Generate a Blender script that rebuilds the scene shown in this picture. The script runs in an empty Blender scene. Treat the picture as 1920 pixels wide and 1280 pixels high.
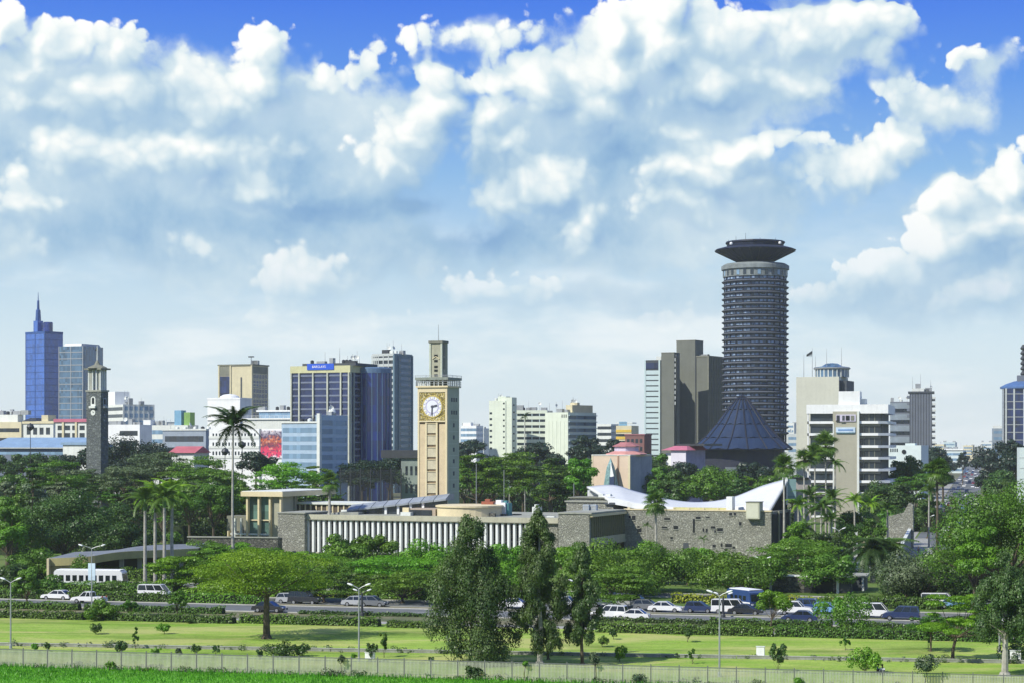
import bpy, bmesh, math, random
import numpy as np
from mathutils import Vector, Matrix

rad = math.radians
S = bpy.context.scene
C = S.collection
F, CX, HZ, H = 3700.0, 960.0, 830.0, 22.7      # focal length (photo px), centre column, horizon row, eye height (m)

# ------------------------------------------------------------------ camera
cam = bpy.data.objects.new('camera', bpy.data.cameras.new('camera'))
C.objects.link(cam)
cam.location = (0, 0, H)
cam.rotation_euler = (rad(90), 0, 0)
cam.data.sensor_width = 36
cam.data.lens = 36 * F / 1920
cam.data.shift_y = (HZ - 640) / 1920
cam.data.clip_start = 1
cam.data.clip_end = 40000
S.camera = cam

# ------------------------------------------------------------------ colour management
S.view_settings.view_transform = 'Standard'
S.view_settings.look = 'None'
S.view_settings.gamma = 1
S.view_settings.exposure = .14
S.view_settings.use_curve_mapping = False
S.cycles.max_bounces = 6
S.cycles.diffuse_bounces = 2
S.cycles.glossy_bounces = 2
S.cycles.transmission_bounces = 3
S.cycles.transparent_max_bounces = 6
S.cycles.volume_bounces = 1

# ------------------------------------------------------------------ sun
SUN_EL = rad(42)
SUN_DIR = Vector((-0.80 * math.cos(SUN_EL), -0.60 * math.cos(SUN_EL), math.sin(SUN_EL))).normalized()
sun = bpy.data.lights.new('sun', 'SUN')
sun.energy = 5.0
sun.angle = rad(0.5)
sun.color = (1.0, 0.955, 0.86)
so = bpy.data.objects.new('sun', sun)
C.objects.link(so)
so.rotation_euler = SUN_DIR.to_track_quat('Z', 'Y').to_euler()

# ------------------------------------------------------------------ world: Nishita sky with cumulus
W = bpy.data.worlds.new('World')
S.world = W
W.use_nodes = True
W.cycles.sampling_method = 'NONE'


class NG:
    """small node-graph helper"""
    def __init__(s, tree):
        s.t = tree; s.n = tree.nodes; s.l = tree.links

    def _in(s, sock, v):
        if v is None: return
        if isinstance(v, bpy.types.NodeSocket): s.l.new(v, sock)
        else: sock.default_value = v

    def math(s, op, a, b=None, c=None, clamp=False):
        n = s.n.new('ShaderNodeMath'); n.operation = op; n.use_clamp = clamp
        for i, v in enumerate((a, b, c)): s._in(n.inputs[i], v)
        return n.outputs[0]

    def vec(s, op, a, b=None, c=None):
        n = s.n.new('ShaderNodeVectorMath'); n.operation = op
        for i, v in enumerate((a, b, c)): s._in(n.inputs[i], v)
        return n.outputs['Value'] if op in ('LENGTH', 'DOT_PRODUCT', 'DISTANCE') else n.outputs[0]

    def noise(s, v, scale, detail=4, rough=.5, out=0, dist=0.0, lac=2.0):
        n = s.n.new('ShaderNodeTexNoise')
        s._in(n.inputs['Vector'], v); n.inputs['Scale'].default_value = scale
        n.inputs['Detail'].default_value = detail; n.inputs['Roughness'].default_value = rough
        n.inputs['Distortion'].default_value = dist; n.inputs['Lacunarity'].default_value = lac
        return n.outputs[out]

    def voronoi(s, v, scale, feat='F1', out='Distance', smooth=None, detail=0.0, rough=.5, rand=1.0):
        n = s.n.new('ShaderNodeTexVoronoi'); n.feature = feat
        s._in(n.inputs['Vector'], v); n.inputs['Scale'].default_value = scale
        if smooth is not None: n.inputs['Smoothness'].default_value = smooth
        n.inputs['Detail'].default_value = detail; n.inputs['Roughness'].default_value = rough
        n.inputs['Randomness'].default_value = rand
        return n.outputs[out]

    def ramp(s, f, stops, interp='LINEAR'):
        n = s.n.new('ShaderNodeValToRGB'); s._in(n.inputs[0], f)
        e = n.color_ramp.elements; n.color_ramp.interpolation = interp
        while len(e) > len(stops): e.remove(e[-1])
        while len(e) < len(stops): e.new(1)
        for el, (p, c) in zip(e, stops):
            el.position = p; el.color = (*c, 1) if len(c) == 3 else c
        return n.outputs[0]

    def mix(s, f, a, b, mode='MIX'):
        n = s.n.new('ShaderNodeMix'); n.data_type = 'RGBA'; n.blend_type = mode
        s._in(n.inputs['Factor'], f)
        for i, v in ((6, a), (7, b)):
            if isinstance(v, tuple): v = (*v, 1) if len(v) == 3 else v
            s._in(n.inputs[i], v)
        return n.outputs[2]

    def maprange(s, v, a, b, c=0.0, d=1.0, smooth=False):
        n = s.n.new('ShaderNodeMapRange'); n.interpolation_type = 'SMOOTHSTEP' if smooth else 'LINEAR'
        s._in(n.inputs[0], v)
        for i, x in enumerate((a, b, c, d)): s._in(n.inputs[i + 1], x)
        return n.outputs[0]


def lin(r, g, b):
    f = lambda c: c / 12.92 if c <= .04045 else ((c + .055) / 1.055) ** 2.4
    return (f(r / 255), f(g / 255), f(b / 255))


def skydir(px, py):
    return Vector(((px - CX) / F, 1, (HZ - py) / F)).normalized()


# cumulus heads: photo column, row, radii, weight (each becomes a direction on the sky sphere)
CLOUDS = [
    (130, 88, 78, 48, 1), (232, 100, 80, 52, 1), (60, 130, 75, 55, .85), (8, 62, 34, 46, 1), (200, 172, 130, 60, .95), (60, 190, 85, 42, .8), (482, 98, 62, 46, 1.1), (470, 155, 80, 55, 1), (400, 205, 95, 62, .95), (335, 150, 85, 48, .7),
    (600, 132, 55, 32, .6), (690, 108, 52, 40, .55), (802, 136, 40, 38, 1.1), (785, 200, 52, 62, .95), (748, 235, 60, 50, .8), (705, 290, 55, 40, .6), (390, 290, 125, 58, 1.15), (250, 300, 135, 62, .95), (130, 292, 85, 58, .85), (462, 335, 85, 46, .95),
    (60, 400, 65, 42, .75), (42, 338, 38, 34, .8), (1152, 66, 48, 48, 1.1), (1252, 28, 52, 48, 1.15), (1242, 92, 95, 62, 1.1), (1352, 72, 85, 52, 1), (1480, 68, 115, 60, 1.05), (1602, 48, 95, 55, 1), (1650, 92, 52, 52, .8), (1132, 142, 92, 60, 1),
    (1010, 175, 52, 58, 1.1), (1092, 195, 85, 52, 1), (1322, 150, 130, 60, .9), (1480, 150, 120, 46, .75), (1205, 190, 92, 46, .75), (905, 215, 64, 42, .8), (922, 275, 72, 42, .65), (1010, 340, 95, 52, 1.05), (948, 382, 72, 46, .9), (1082, 402, 54, 72, .95),
    (1265, 235, 75, 38, .5), (1372, 280, 88, 30, 1.1), (1340, 322, 112, 50, .95), (1300, 382, 85, 52, .7), (1555, 312, 92, 44, .8), (1692, 271, 68, 34, .95), (1625, 300, 75, 40, .85), (1500, 272, 55, 28, .5), (1792, 368, 44, 52, 1.2), (1885, 330, 52, 62, 1.2),
    (1835, 430, 95, 58, 1.05), (1762, 452, 74, 50, .95), (1905, 430, 60, 70, .9), (1700, 165, 40, 46, .42), (1782, 197, 66, 38, .55), (1856, 108, 42, 26, .42), (870, 72, 100, 24, .30), (890, 150, 70, 24, .42), (560, 520, 100, 52, .65), (620, 590, 150, 26, .4),
    (940, 542, 90, 32, .5), (380, 450, 44, 24, .45), (1540, 562, 90, 26, .42), (1250, 600, 120, 28, .4), (1655, 505, 95, 44, .6), (1850, 560, 130, 42, .55), (-120, 220, 130, 80, 1), (2040, 290, 110, 80, 1), (-120, 470, 150, 60, .7), (1480, -70, 160, 36, .9), (480, -190, 200, 50, .9),
]
BANKS = [  # soft grey-blue bodies behind the heads
    (120, 240, 230, 165, 1), (330, 270, 340, 165, 1), (650, 270, 215, 130, 1), (450, 390, 430, 80, 1), (150, 430, 270, 80, .9), (990, 295, 150, 105, 1), (1150, 310, 270, 160, 1), (1290, 155, 280, 110, 1), (1550, 100, 140, 60, .8), (1370, 370, 165, 85, 1),
    (1585, 305, 105, 42, .7), (1080, 450, 340, 70, .8), (1870, 490, 190, 165, 1), (1680, 560, 240, 70, .7), (560, 480, 520, 70, .7), (930, 78, 130, 24, .3), (1760, 198, 110, 52, .6), (1870, 135, 60, 48, .5), (10, 330, 80, 130, .9), (880, 160, 80, 26, .4), (1200, 560, 500, 40, .4),
]
# broad hollows where one cloud bank lies in the shade of another: column, row, radii, depth
SHADES = [
    (760, 385, 330, 60, .9), (560, 300, 70, 90, .55), (400, 420, 300, 45, .55), (200, 450, 220, 70, .5), (930, 300, 110, 50, .45), (1300, 185, 210, 55, .5), (1190, 290, 130, 80, .65),
    (1080, 260, 90, 60, .4), (1250, 350, 60, 80, .55), (1480, 330, 60, 40, .3), (1160, 430, 110, 60, .5), (880, 440, 180, 50, .5), (120, 220, 90, 30, .25),
    (350, 215, 140, 24, .3), (560, 170, 50, 40, .3), (1900, 450, 60, 60, .25), (20, 300, 60, 50, .4), (850, 250, 40, 60, .35), (300, 250, 200, 20, .3),
]


def blob_group(name, blobs, soft):
    g = bpy.data.node_groups.new(name, 'ShaderNodeTree')
    g.interface.new_socket('V', in_out='INPUT', socket_type='NodeSocketVector')
    g.interface.new_socket('D', in_out='OUTPUT', socket_type='NodeSocketFloat')
    G = NG(g)
    gi = g.nodes.new('NodeGroupInput').outputs[0]
    acc = None
    for (px, py, rx, ry, w) in blobs:
        if name == 'cloud_heads': rx *= 1.12; ry *= 1.14
        c = skydir(px, py)
        inv = (F / rx, F / max(rx, ry), F / ry)
        v = G.vec('MULTIPLY_ADD', gi, inv, tuple(-c[i] * inv[i] for i in range(3)))
        d = G.math('MULTIPLY_ADD', G.vec('LENGTH', v), -w, w)
        acc = d if acc is None else G.math('SMOOTH_MAX', acc, d, soft)
    go = g.nodes.new('NodeGroupOutput')
    g.links.new(acc, go.inputs[0])
    return g


def build_world():
    nt = W.node_tree; nt.nodes.clear()
    gB = blob_group('cloud_heads', CLOUDS, .25)
    gS = blob_group('cloud_hollows', SHADES, .3)
    gK = blob_group('cloud_banks', BANKS, .2)
    # density of cloud in a direction
    gd = bpy.data.node_groups.new('cloud_density', 'ShaderNodeTree')
    gd.interface.new_socket('V', in_out='INPUT', socket_type='NodeSocketVector')
    gd.interface.new_socket('D', in_out='OUTPUT', socket_type='NodeSocketFloat')
    G = NG(gd)
    v = gd.nodes.new('NodeGroupInput').outputs[0]
    vw = v
    b = gd.nodes.new('ShaderNodeGroup'); b.node_tree = gB; gd.links.new(vw, b.inputs[0])
    # clouds beyond the frame: the same sort, from noise
    far = G.noise(G.vec('MULTIPLY', vw, (1, 1, 2.6)), 3.2, 2, .55)
    dist = G.vec('DISTANCE', v, tuple(skydir(960, 420)))
    out = G.maprange(dist, .30, .42, 0, 1, True)
    infr = G.math('MULTIPLY_ADD', out, -2.5, b.outputs[0])
    farb = G.math('MULTIPLY_ADD', far, 4.5, -2.45)
    outf = G.math('ADD', farb, G.math('MULTIPLY_ADD', out, 4.0, -4.0))
    base = G.math('MAXIMUM', infr, outf)
    bil = G.math('SUBTRACT', .45, G.voronoi(vw, 30, 'F1'))
    bil2 = G.math('SUBTRACT', .42, G.voronoi(vw, 68, 'F1'))
    fb = G.math('SUBTRACT', G.noise(vw, 26, 2, .5), .5)
    D = G.math('MULTIPLY_ADD', bil, .55, base)
    D = G.math('MULTIPLY_ADD', bil2, .32, D)
    D = G.math('MULTIPLY_ADD', fb, .8, D)
    go = gd.nodes.new('NodeGroupOutput'); gd.links.new(D, go.inputs[0])

    N = NG(nt)
    tc = nt.nodes.new('ShaderNodeTexCoord').outputs['Generated']
    tc = N.vec('NORMALIZE', tc)

    wob = N.vec('SUBTRACT', N.noise(tc, 20, 3, .55, out=1), (.5, .5, .5))
    vw = N.vec('MULTIPLY_ADD', wob, (.046, .0, .034), tc)

    def dens(off=None):
        n = nt.nodes.new('ShaderNodeGroup'); n.node_tree = gd
        nt.links.new(vw if off is None else N.vec('ADD', vw, off), n.inputs[0])
        return n.outputs[0]
    d0 = dens(); d1 = dens((-.008, 0, .010))
    sh = nt.nodes.new('ShaderNodeGroup'); sh.node_tree = gS
    nt.links.new(vw, sh.inputs[0])
    z = nt.nodes.new('ShaderNodeSeparateXYZ'); nt.links.new(tc, z.inputs[0]); z = z.outputs[2]

    fine = N.math('SUBTRACT', N.noise(tc, 58, 6, .64), .5)
    vf = N.vec('MULTIPLY_ADD', wob, (.03, .02, .03), tc)
    puff = N.math('SUBTRACT', .45, N.voronoi(vf, 150, 'F1'))
    edge = N.math('MULTIPLY_ADD', fine, .80, N.math('MULTIPLY_ADD', puff, .42, d0))
    bk = nt.nodes.new('ShaderNodeGroup'); bk.node_tree = gK; nt.links.new(vw, bk.inputs[0])
    bn = N.math('SUBTRACT', N.noise(vw, 15, 4, .6), .5)
    bd = N.math('MULTIPLY_ADD', bn, 1.15, N.math('MULTIPLY_ADD', fine, .45, bk.outputs[0]))
    ba = N.math('MULTIPLY', N.maprange(bd, -.04, .34, 0, 1, True), N.maprange(z, .05, .11, .5, .96, True))
    rel = N.math('SUBTRACT', d0, d1)
    hollow = N.maprange(sh.outputs[0], -.35, .85, 0, 1, True)
    # crisp heads towards the sun, soft ragged bases away from it
    soft = N.math('ADD', N.maprange(rel, -.12, .20, .75, .0), N.math('MULTIPLY', hollow, .35))
    soft = N.math('MULTIPLY_ADD', ba, .12, soft)
    alpha = N.maprange(edge, N.math('MULTIPLY_ADD', soft, -.35, -.10), N.math('MULTIPLY_ADD', soft, .58, .05), 0, 1, True)
    light = N.math('MULTIPLY_ADD', rel, .62, .58)
    light = N.math('SUBTRACT', light, N.math('MULTIPLY', hollow, .34))
    light = N.math('MULTIPLY_ADD', fine, .42, N.math('MULTIPLY_ADD', puff, .30, light))
    ccol = N.ramp(light, [(0.0, lin(134, 172, 212)), (.2, lin(160, 192, 220)), (.42, lin(184, 209, 226)), (.66, lin(214, 230, 237)), (.9, lin(246, 250, 248)), (1.0, lin(253, 254, 252))])

    sky = nt.nodes.new('ShaderNodeTexSky'); sky.sky_type = 'NISHITA'; sky.sun_disc = False
    sky.sun_elevation = SUN_EL
    sky.sun_rotation = math.atan2(SUN_DIR.x, SUN_DIR.y)
    sky.air_density = 1.0; sky.dust_density = .6; sky.ozone_density = 4.0
    skyc = N.mix(1.0, sky.outputs[0], (.10, .10, .10), 'MULTIPLY')
    # a clear, strongly coloured tropical blue overhead, paling through thin haze to the horizon
    blue = N.ramp(N.maprange(z, 0, .26, 0, 1), [(0.0, lin(234, 245, 248)), (.18, lin(216, 234, 243)), (.36, lin(186, 215, 236)), (.52, lin(140, 186, 232)), (.68, lin(92, 150, 234)), (.84, lin(62, 120, 234)), (1.0, lin(50, 106, 228))])
    blue = N.mix(N.maprange(z, .26, .9, 0, .75), blue, (.03, .10, .42))
    skym = N.mix(.88, skyc, blue)
    # far veils of thin cloud low over the horizon
    vv = N.vec('MULTIPLY', tc, (1, 1, 3.2))
    veil = N.noise(vv, 9, 5, .58)
    veilm = N.math('MULTIPLY', N.maprange(veil, .46, .70, 0, 1, True), N.maprange(z, .02, .16, .85, 0, True))
    low = N.mix(veilm, skym, lin(242, 248, 249))
    veil2 = N.noise(N.vec('ADD', vv, (3, 1, 7)), 12, 4, .55)
    veil2m = N.math('MULTIPLY', N.maprange(veil2, .5, .72, 0, 1, True), N.math('MULTIPLY', N.maprange(z, .045, .10, 0, .55, True), N.maprange(z, .12, .17, 1, 0, True)))
    low = N.mix(veil2m, low, lin(176, 205, 226))
    # clouds fade into haze low down
    fade = N.maprange(z, .045, .125, .18, 1, True)
    bl = N.math('SUBTRACT', N.math('MULTIPLY_ADD', bn, 1.4, N.math('MULTIPLY_ADD', fine, .5, N.maprange(z, .09, .19, .52, .80))), N.math('MULTIPLY', hollow, .50))
    bcol = N.ramp(bl, [(0.0, lin(122, 163, 206)), (.3, lin(156, 190, 218)), (.6, lin(188, 212, 228)), (1.0, lin(220, 234, 239))])
    col = N.mix(ba, low, bcol)
    a = N.math('MULTIPLY', alpha, fade)
    col = N.mix(a, col, ccol)
    # ground half: dull
    col = N.mix(N.maprange(z, -.04, -.01, 1, 0), col, (.12, .14, .10))
    bg = nt.nodes.new('ShaderNodeBackground'); nt.links.new(col, bg.inputs[0]); bg.inputs[1].default_value = .95
    o = nt.nodes.new('ShaderNodeOutputWorld'); nt.links.new(bg.outputs[0], o.inputs[0])


build_world()

# ------------------------------------------------------------------ mesh helpers
R = random.Random(7)


def wx(px, Y): return (px - CX) * Y / F
def wz(py, Y): return H + (HZ - py) * Y / F
def gY(py): return H * F / (py - HZ)                 # distance of a ground point seen at row py


class MB:
    """collects shapes, links them as ONE mesh object"""
    def __init__(s): s.v = []; s.f = []; s.smooth = False

    def add(s, vs, fs):
        o = len(s.v); s.v += [tuple(v) for v in vs]; s.f += [tuple(i + o for i in f) for f in fs]
        return s

    def box(s, x0, x1, y0, y1, z0, z1):
        return s.add([(x0, y0, z0), (x1, y0, z0), (x1, y1, z0), (x0, y1, z0), (x0, y0, z1), (x1, y0, z1), (x1, y1, z1), (x0, y1, z1)],
                     [(0, 3, 2, 1), (4, 5, 6, 7), (0, 1, 5, 4), (1, 2, 6, 5), (2, 3, 7, 6), (3, 0, 4, 7)])

    def prism(s, pts, z0, z1, top=1.0, c=None):
        n = len(pts)
        if c is None: c = (sum(p[0] for p in pts) / n, sum(p[1] for p in pts) / n)
        tp = [(c[0] + (p[0] - c[0]) * top, c[1] + (p[1] - c[1]) * top, z1) for p in pts]
        return s.add([(p[0], p[1], z0) for p in pts] + tp, [tuple(range(n - 1, -1, -1)), tuple(range(n, 2 * n))] + [(i, (i + 1) % n, n + (i + 1) % n, n + i) for i in range(n)])

    def lathe(s, prof, seg=24, c=(0, 0), a0=0.0, cap=True):
        vs = []; fs = []
        for r, z in prof:
            for k in range(seg):
                a = a0 + 2 * math.pi * k / seg
                vs.append((c[0] + r * math.cos(a), c[1] + r * math.sin(a), z))
        for i in range(len(prof) - 1):
            for k in range(seg):
                k2 = (k + 1) % seg
                fs.append((i * seg + k, i * seg + k2, (i + 1) * seg + k2, (i + 1) * seg + k))
        if cap:
            fs.append(tuple(range(seg - 1, -1, -1))); fs.append(tuple((len(prof) - 1) * seg + k for k in range(seg)))
        return s.add(vs, fs)

    def tube(s, p, q, r0, r1=None, seg=6):
        r1 = r0 if r1 is None else r1
        p = Vector(p); q = Vector(q); d = (q - p)
        if d.length < 1e-6: return s
        d.normalize(); a = d.orthogonal().normalized(); b = d.cross(a)
        vs = []
        for c, r in ((p, r0), (q, r1)):
            for k in range(seg):
                t = 2 * math.pi * k / seg
                vs.append(c + (a * math.cos(t) + b * math.sin(t)) * r)
        return s.add(vs, [(k, (k + 1) % seg, seg + (k + 1) % seg, seg + k) for k in range(seg)] + [tuple(range(seg - 1, -1, -1)), tuple(range(seg, 2 * seg))])

    def path(s, pts, rs, seg=7):
        for i in range(len(pts) - 1): s.tube(pts[i], pts[i + 1], rs[i], rs[i + 1], seg)
        return s

    def mesh(s, name):
        me = bpy.data.meshes.new(name); me.from_pydata(s.v, [], s.f)
        if s.smooth: me.polygons.foreach_set('use_smooth', [True] * len(me.polygons))
        me.update()
        return me

    def build(s, name, mat, parent=None, loc=None, rz=0.0, kind=None):
        return link(name, s.mesh(name), mat, parent, loc, rz, kind)


def link(name, me, mat, parent=None, loc=None, rz=0.0, kind=None):
    if mat is not None and not me.materials: me.materials.append(mat)
    o = bpy.data.objects.new(name, me); C.objects.link(o)
    if mat is not None and me.materials[0] is not mat:
        o.material_slots[0].link = 'OBJECT'; o.material_slots[0].material = mat
    if parent is not None: o.parent = parent
    if loc is not None: o.location = loc
    if rz: o.rotation_euler.z = rz
    if kind: o['kind'] = kind
    return o


def tag(o, label, cat, group=None):
    o['label'] = label; o['category'] = cat
    if group: o['group'] = group
    return o


def thing(name, label, cat, loc=(0, 0, 0), rz=0.0, group=None):
    o = bpy.data.objects.new(name, None); C.objects.link(o)
    o.location = loc; o.rotation_euler = (0, 0, rz); o.empty_display_size = 1
    return tag(o, label, cat, group)


def struct(name, mb, mat, **k):
    return mb.build(name, mat, kind='structure', **k)


# ------------------------------------------------------------------ materials
MATS = {}


def surf(name, col, rough=.8, var=.12, scale=.35, streak=0.0, spec=.3, metal=0.0, bump=0.0, bscale=3.0, col2=None, mid=.5):
    """painted / stone / metal surface: base colour with broad and fine noise, optional rain streaks"""
    if name in MATS: return MATS[name]
    m = bpy.data.materials.new(name); m.use_nodes = True; MATS[name] = m
    nt = m.node_tree; G = NG(nt); p = nt.nodes['Principled BSDF']
    tc = nt.nodes.new('ShaderNodeTexCoord').outputs['Object']
    n = G.noise(tc, scale, 5, .6)
    n2 = G.noise(tc, scale * 9, 4, .6)
    f = G.math('MULTIPLY_ADD', G.math('SUBTRACT', n2, .5), .6, n)
    dark = tuple(c * (1 - var * 1.6) for c in col) if col2 is None else col2
    lite = tuple(min(1, c * (1 + var)) for c in col)
    c = G.mix(G.maprange(f, .3, .7), dark, lite)
    if streak:
        sv = G.vec('MULTIPLY', tc, (1, 1, .06))
        s_ = G.maprange(G.noise(sv, .9, 5, .65), .5, .75)
        c = G.mix(G.math('MULTIPLY', s_, streak), c, tuple(x * .35 for x in col))
    nt.links.new(c, p.inputs['Base Color'])
    p.inputs['Roughness'].default_value = rough
    p.inputs['Specular IOR Level'].default_value = spec
    p.inputs['Metallic'].default_value = metal
    if bump:
        b = nt.nodes.new('ShaderNodeBump'); b.inputs['Distance'].default_value = bump; b.inputs['Strength'].default_value = .6
        nt.links.new(G.noise(tc, bscale, 4, .6), b.inputs['Height']); nt.links.new(b.outputs[0], p.inputs['Normal'])
    return m


def glass(name, col, rough=.12, var=.5, cell=(1.5, 1.5, 3.4), spec=.7):
    """window glass of a far building: dark tinted, mirror-like, panes differing a little"""
    if name in MATS: return MATS[name]
    m = bpy.data.materials.new(name); m.use_nodes = True; MATS[name] = m
    nt = m.node_tree; G = NG(nt); p = nt.nodes['Principled BSDF']
    tc = nt.nodes.new('ShaderNodeTexCoord').outputs['Object']
    q = G.vec('DIVIDE', tc, cell)
    q = G.vec('FLOOR', q)
    w = nt.nodes.new('ShaderNodeTexWhiteNoise'); nt.links.new(q, w.inputs[0])
    c = G.mix(w.outputs['Value'], tuple(x * (1 - var) for x in col), tuple(min(1, x * (1 + var)) for x in col))
    big = G.noise(tc, .05, 3, .5)
    c = G.mix(G.maprange(big, .4, .65, 0, .35), c, tuple(min(1, x * 1.7 + .01) for x in col))
    nt.links.new(c, p.inputs['Base Color'])
    nt.links.new(G.math('MULTIPLY_ADD', w.outputs['Value'], .15, rough), p.inputs['Roughness'])
    p.inputs['Specular IOR Level'].default_value = spec
    return m


def stone_mat(name, c1, c2, mortar, scale=1.6):
    """random rubble stone"""
    if name in MATS: return MATS[name]
    m = bpy.data.materials.new(name); m.use_nodes = True; MATS[name] = m
    nt = m.node_tree; G = NG(nt); p = nt.nodes['Principled BSDF']
    tc = nt.nodes.new('ShaderNodeTexCoord').outputs['Object']
    tw = G.vec('MULTIPLY_ADD', G.vec('SUBTRACT', G.noise(tc, 1.2, 2, out=1), (.5, .5, .5)), (.3, .3, .3), tc)
    tw = G.vec('MULTIPLY', tw, (1, 1, 1.5))
    v = G.voronoi(tw, scale, out='Color')
    sep = nt.nodes.new('ShaderNodeSeparateColor'); nt.links.new(v, sep.inputs[0])
    e = G.voronoi(tw, scale, feat='DISTANCE_TO_EDGE')
    c = G.ramp(sep.outputs[0], [(0, c1), (.55, tuple((a + b) / 2 for a, b in zip(c1, c2))), (.85, c2), (1, tuple(min(1, x * 1.35) for x in c2))])
    c = G.mix(G.math('MULTIPLY', G.maprange(e, .02, .08, 1, 0), .8), c, mortar)
    c = G.mix(G.maprange(G.noise(tc, .12, 4), .35, .7, 0, .35), c, tuple(x * .6 for x in c1))
    nt.links.new(c, p.inputs['Base Color']); p.inputs['Roughness'].default_value = .9
    b = nt.nodes.new('ShaderNodeBump'); b.inputs['Distance'].default_value = .12
    nt.links.new(G.math('ADD', G.maprange(e, 0, .12), sep.outputs[1]), b.inputs['Height']); nt.links.new(b.outputs[0], p.inputs['Normal'])
    return m


def leaf_mat(name, c1, c2, tr=.3, warm=None):
    if name in MATS: return MATS[name]
    m = bpy.data.materials.new(name); m.use_nodes = True; MATS[name] = m
    nt = m.node_tree; nt.nodes.clear(); G = NG(nt)
    geo = nt.nodes.new('ShaderNodeNewGeometry')
    oi = nt.nodes.new('ShaderNodeObjectInfo')
    tc = nt.nodes.new('ShaderNodeTexCoord').outputs['Object']
    f = G.math('ADD', G.math('MULTIPLY', geo.outputs['Random Per Island'], .38), G.maprange(G.noise(tc, .40, 3), .38, .62, 0, .62))
    c = G.mix(f, c1, c2)
    h = nt.nodes.new('ShaderNodeHueSaturation'); nt.links.new(c, h.inputs['Color'])
    nt.links.new(G.maprange(oi.outputs['Random'], 0, 1, .487, .513), h.inputs['Hue'])
    nt.links.new(G.maprange(G.math('FRACT', G.math('MULTIPLY', oi.outputs['Random'], 7.3)), 0, 1, .82, 1.15), h.inputs['Value'])
    c = h.outputs[0]
    d = nt.nodes.new('ShaderNodeBsdfDiffuse'); nt.links.new(c, d.inputs[0])
    t = nt.nodes.new('ShaderNodeBsdfTranslucent'); nt.links.new(G.mix(1, c, (1.2, 1.25, .6), 'MULTIPLY'), t.inputs[0])
    g = nt.nodes.new('ShaderNodeBsdfGlossy'); g.inputs['Roughness'].default_value = .45; g.inputs[0].default_value = (1, 1, 1, 1)
    m1 = nt.nodes.new('ShaderNodeMixShader'); m1.inputs[0].default_value = tr; nt.links.new(d.outputs[0], m1.inputs[1]); nt.links.new(t.outputs[0], m1.inputs[2])
    m2 = nt.nodes.new('ShaderNodeMixShader'); m2.inputs[0].default_value = .025; nt.links.new(m1.outputs[0], m2.inputs[1]); nt.links.new(g.outputs[0], m2.inputs[2])
    o = nt.nodes.new('ShaderNodeOutputMaterial'); nt.links.new(m2.outputs[0], o.inputs[0])
    return m


def grass_mat(name, a, b, c_, stripes=True, dry=.4):
    m = bpy.data.materials.new(name); m.use_nodes = True; MATS[name] = m
    nt = m.node_tree; G = NG(nt); p = nt.nodes['Principled BSDF']
    tc = nt.nodes.new('ShaderNodeTexCoord').outputs['Object']
    n = G.noise(tc, .06, 6, .62)
    c = G.mix(G.maprange(n, .35, .65), a, b)
    if stripes:
        st = G.vec('MULTIPLY', tc, (.035, .42, 1)) 
        s1 = G.noise(st, 1.0, 4, .6)
        c = G.mix(G.maprange(s1, .42, .66, 0, dry), c, c_)
    n3 = G.noise(tc, 1.1, 6, .75)
    c = G.mix(G.maprange(n3, .42, .72, 0, .42), c, tuple(x * .42 for x in a))
    n4 = G.noise(G.vec('MULTIPLY', tc, (1, .5, 1)), 4.5, 3, .7)
    c = G.mix(G.maprange(n4, .45, .75, 0, .35), c, tuple(min(1, x * 1.5) for x in b))
    wp = G.noise(G.vec('MULTIPLY', tc, (.05, .11, 1)), 1.0, 7, .68, dist=.6)
    c = G.mix(G.maprange(wp, .49, .60, 0, .60), c, c_)
    wq = G.noise(G.vec('ADD', G.vec('MULTIPLY', tc, (.03, .09, 1)), (9, 4, 0)), 1.0, 6, .65)
    c = G.mix(G.maprange(wq, .50, .62, 0, .65), c, tuple(x * .55 for x in a))
    nt.links.new(c, p.inputs['Base Color']); p.inputs['Roughness'].default_value = .95
    p.inputs['Specular IOR Level'].default_value = .1
    bp = nt.nodes.new('ShaderNodeBump'); bp.inputs['Distance'].default_value = .12
    nt.links.new(n3, bp.inputs['Height']); nt.links.new(bp.outputs[0], p.inputs['Normal'])
    return m


white = surf('white_paint', (.74, .76, .74), .6, .05, .2, .18)
offwhite = surf('off_white_paint', (.62, .65, .60), .7, .07, .2, .25)
cream = surf('cream_render', (.58, .53, .35), .8, .07, .25, .2)
beige = surf('beige_render', (.47, .42, .29), .8, .08, .25, .25)
concrete = surf('grey_concrete', (.30, .31, .26), .9, .10, .3, .35, bump=.02)
dconc = surf('dark_concrete', (.20, .205, .16), .9, .12, .3, .3)
dgrey = surf('dark_grey_paint', (.06, .07, .08), .7, .12, .5)
ironm = surf('dark_metal', (.05, .055, .06), .5, .1, 1, metal=.3)
galv = surf('galvanised_metal', (.34, .36, .36), .5, .1, 1, metal=.4)
void = surf('shadowed_opening', (.015, .018, .02), .9, .1, 1)
gdark = glass('dark_glass', (.022, .030, .038))
gblue = glass('blue_glass', (.035, .10, .34), .08, .3)
gdeep = glass('deep_blue_glass', (.010, .025, .15), .10)
gpale = glass('pale_blue_glass', (.16, .26, .36), .15, .25)
gnavy = glass('navy_glass', (.018, .028, .085), .12, .6)
bark = surf('bark', (.10, .08, .055), .95, .3, 2, bump=.03)
palebark = surf('pale_bark', (.36, .35, .30), .9, .2, 2, bump=.02)
asphalt = surf('asphalt', (.13, .14, .14), .9, .14, .12, bump=.01, bscale=8)
paving = surf('pale_paving', (.30, .30, .27), .9, .12, .2)
kerb = surf('kerb_stone', (.42, .42, .38), .9, .1, .5)
pinkm = surf('faded_pink_paint', (.45, .14, .20), .7, .12, .3)
peach = surf('peach_render', (.60, .48, .36), .8, .06, .2, .12)
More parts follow.
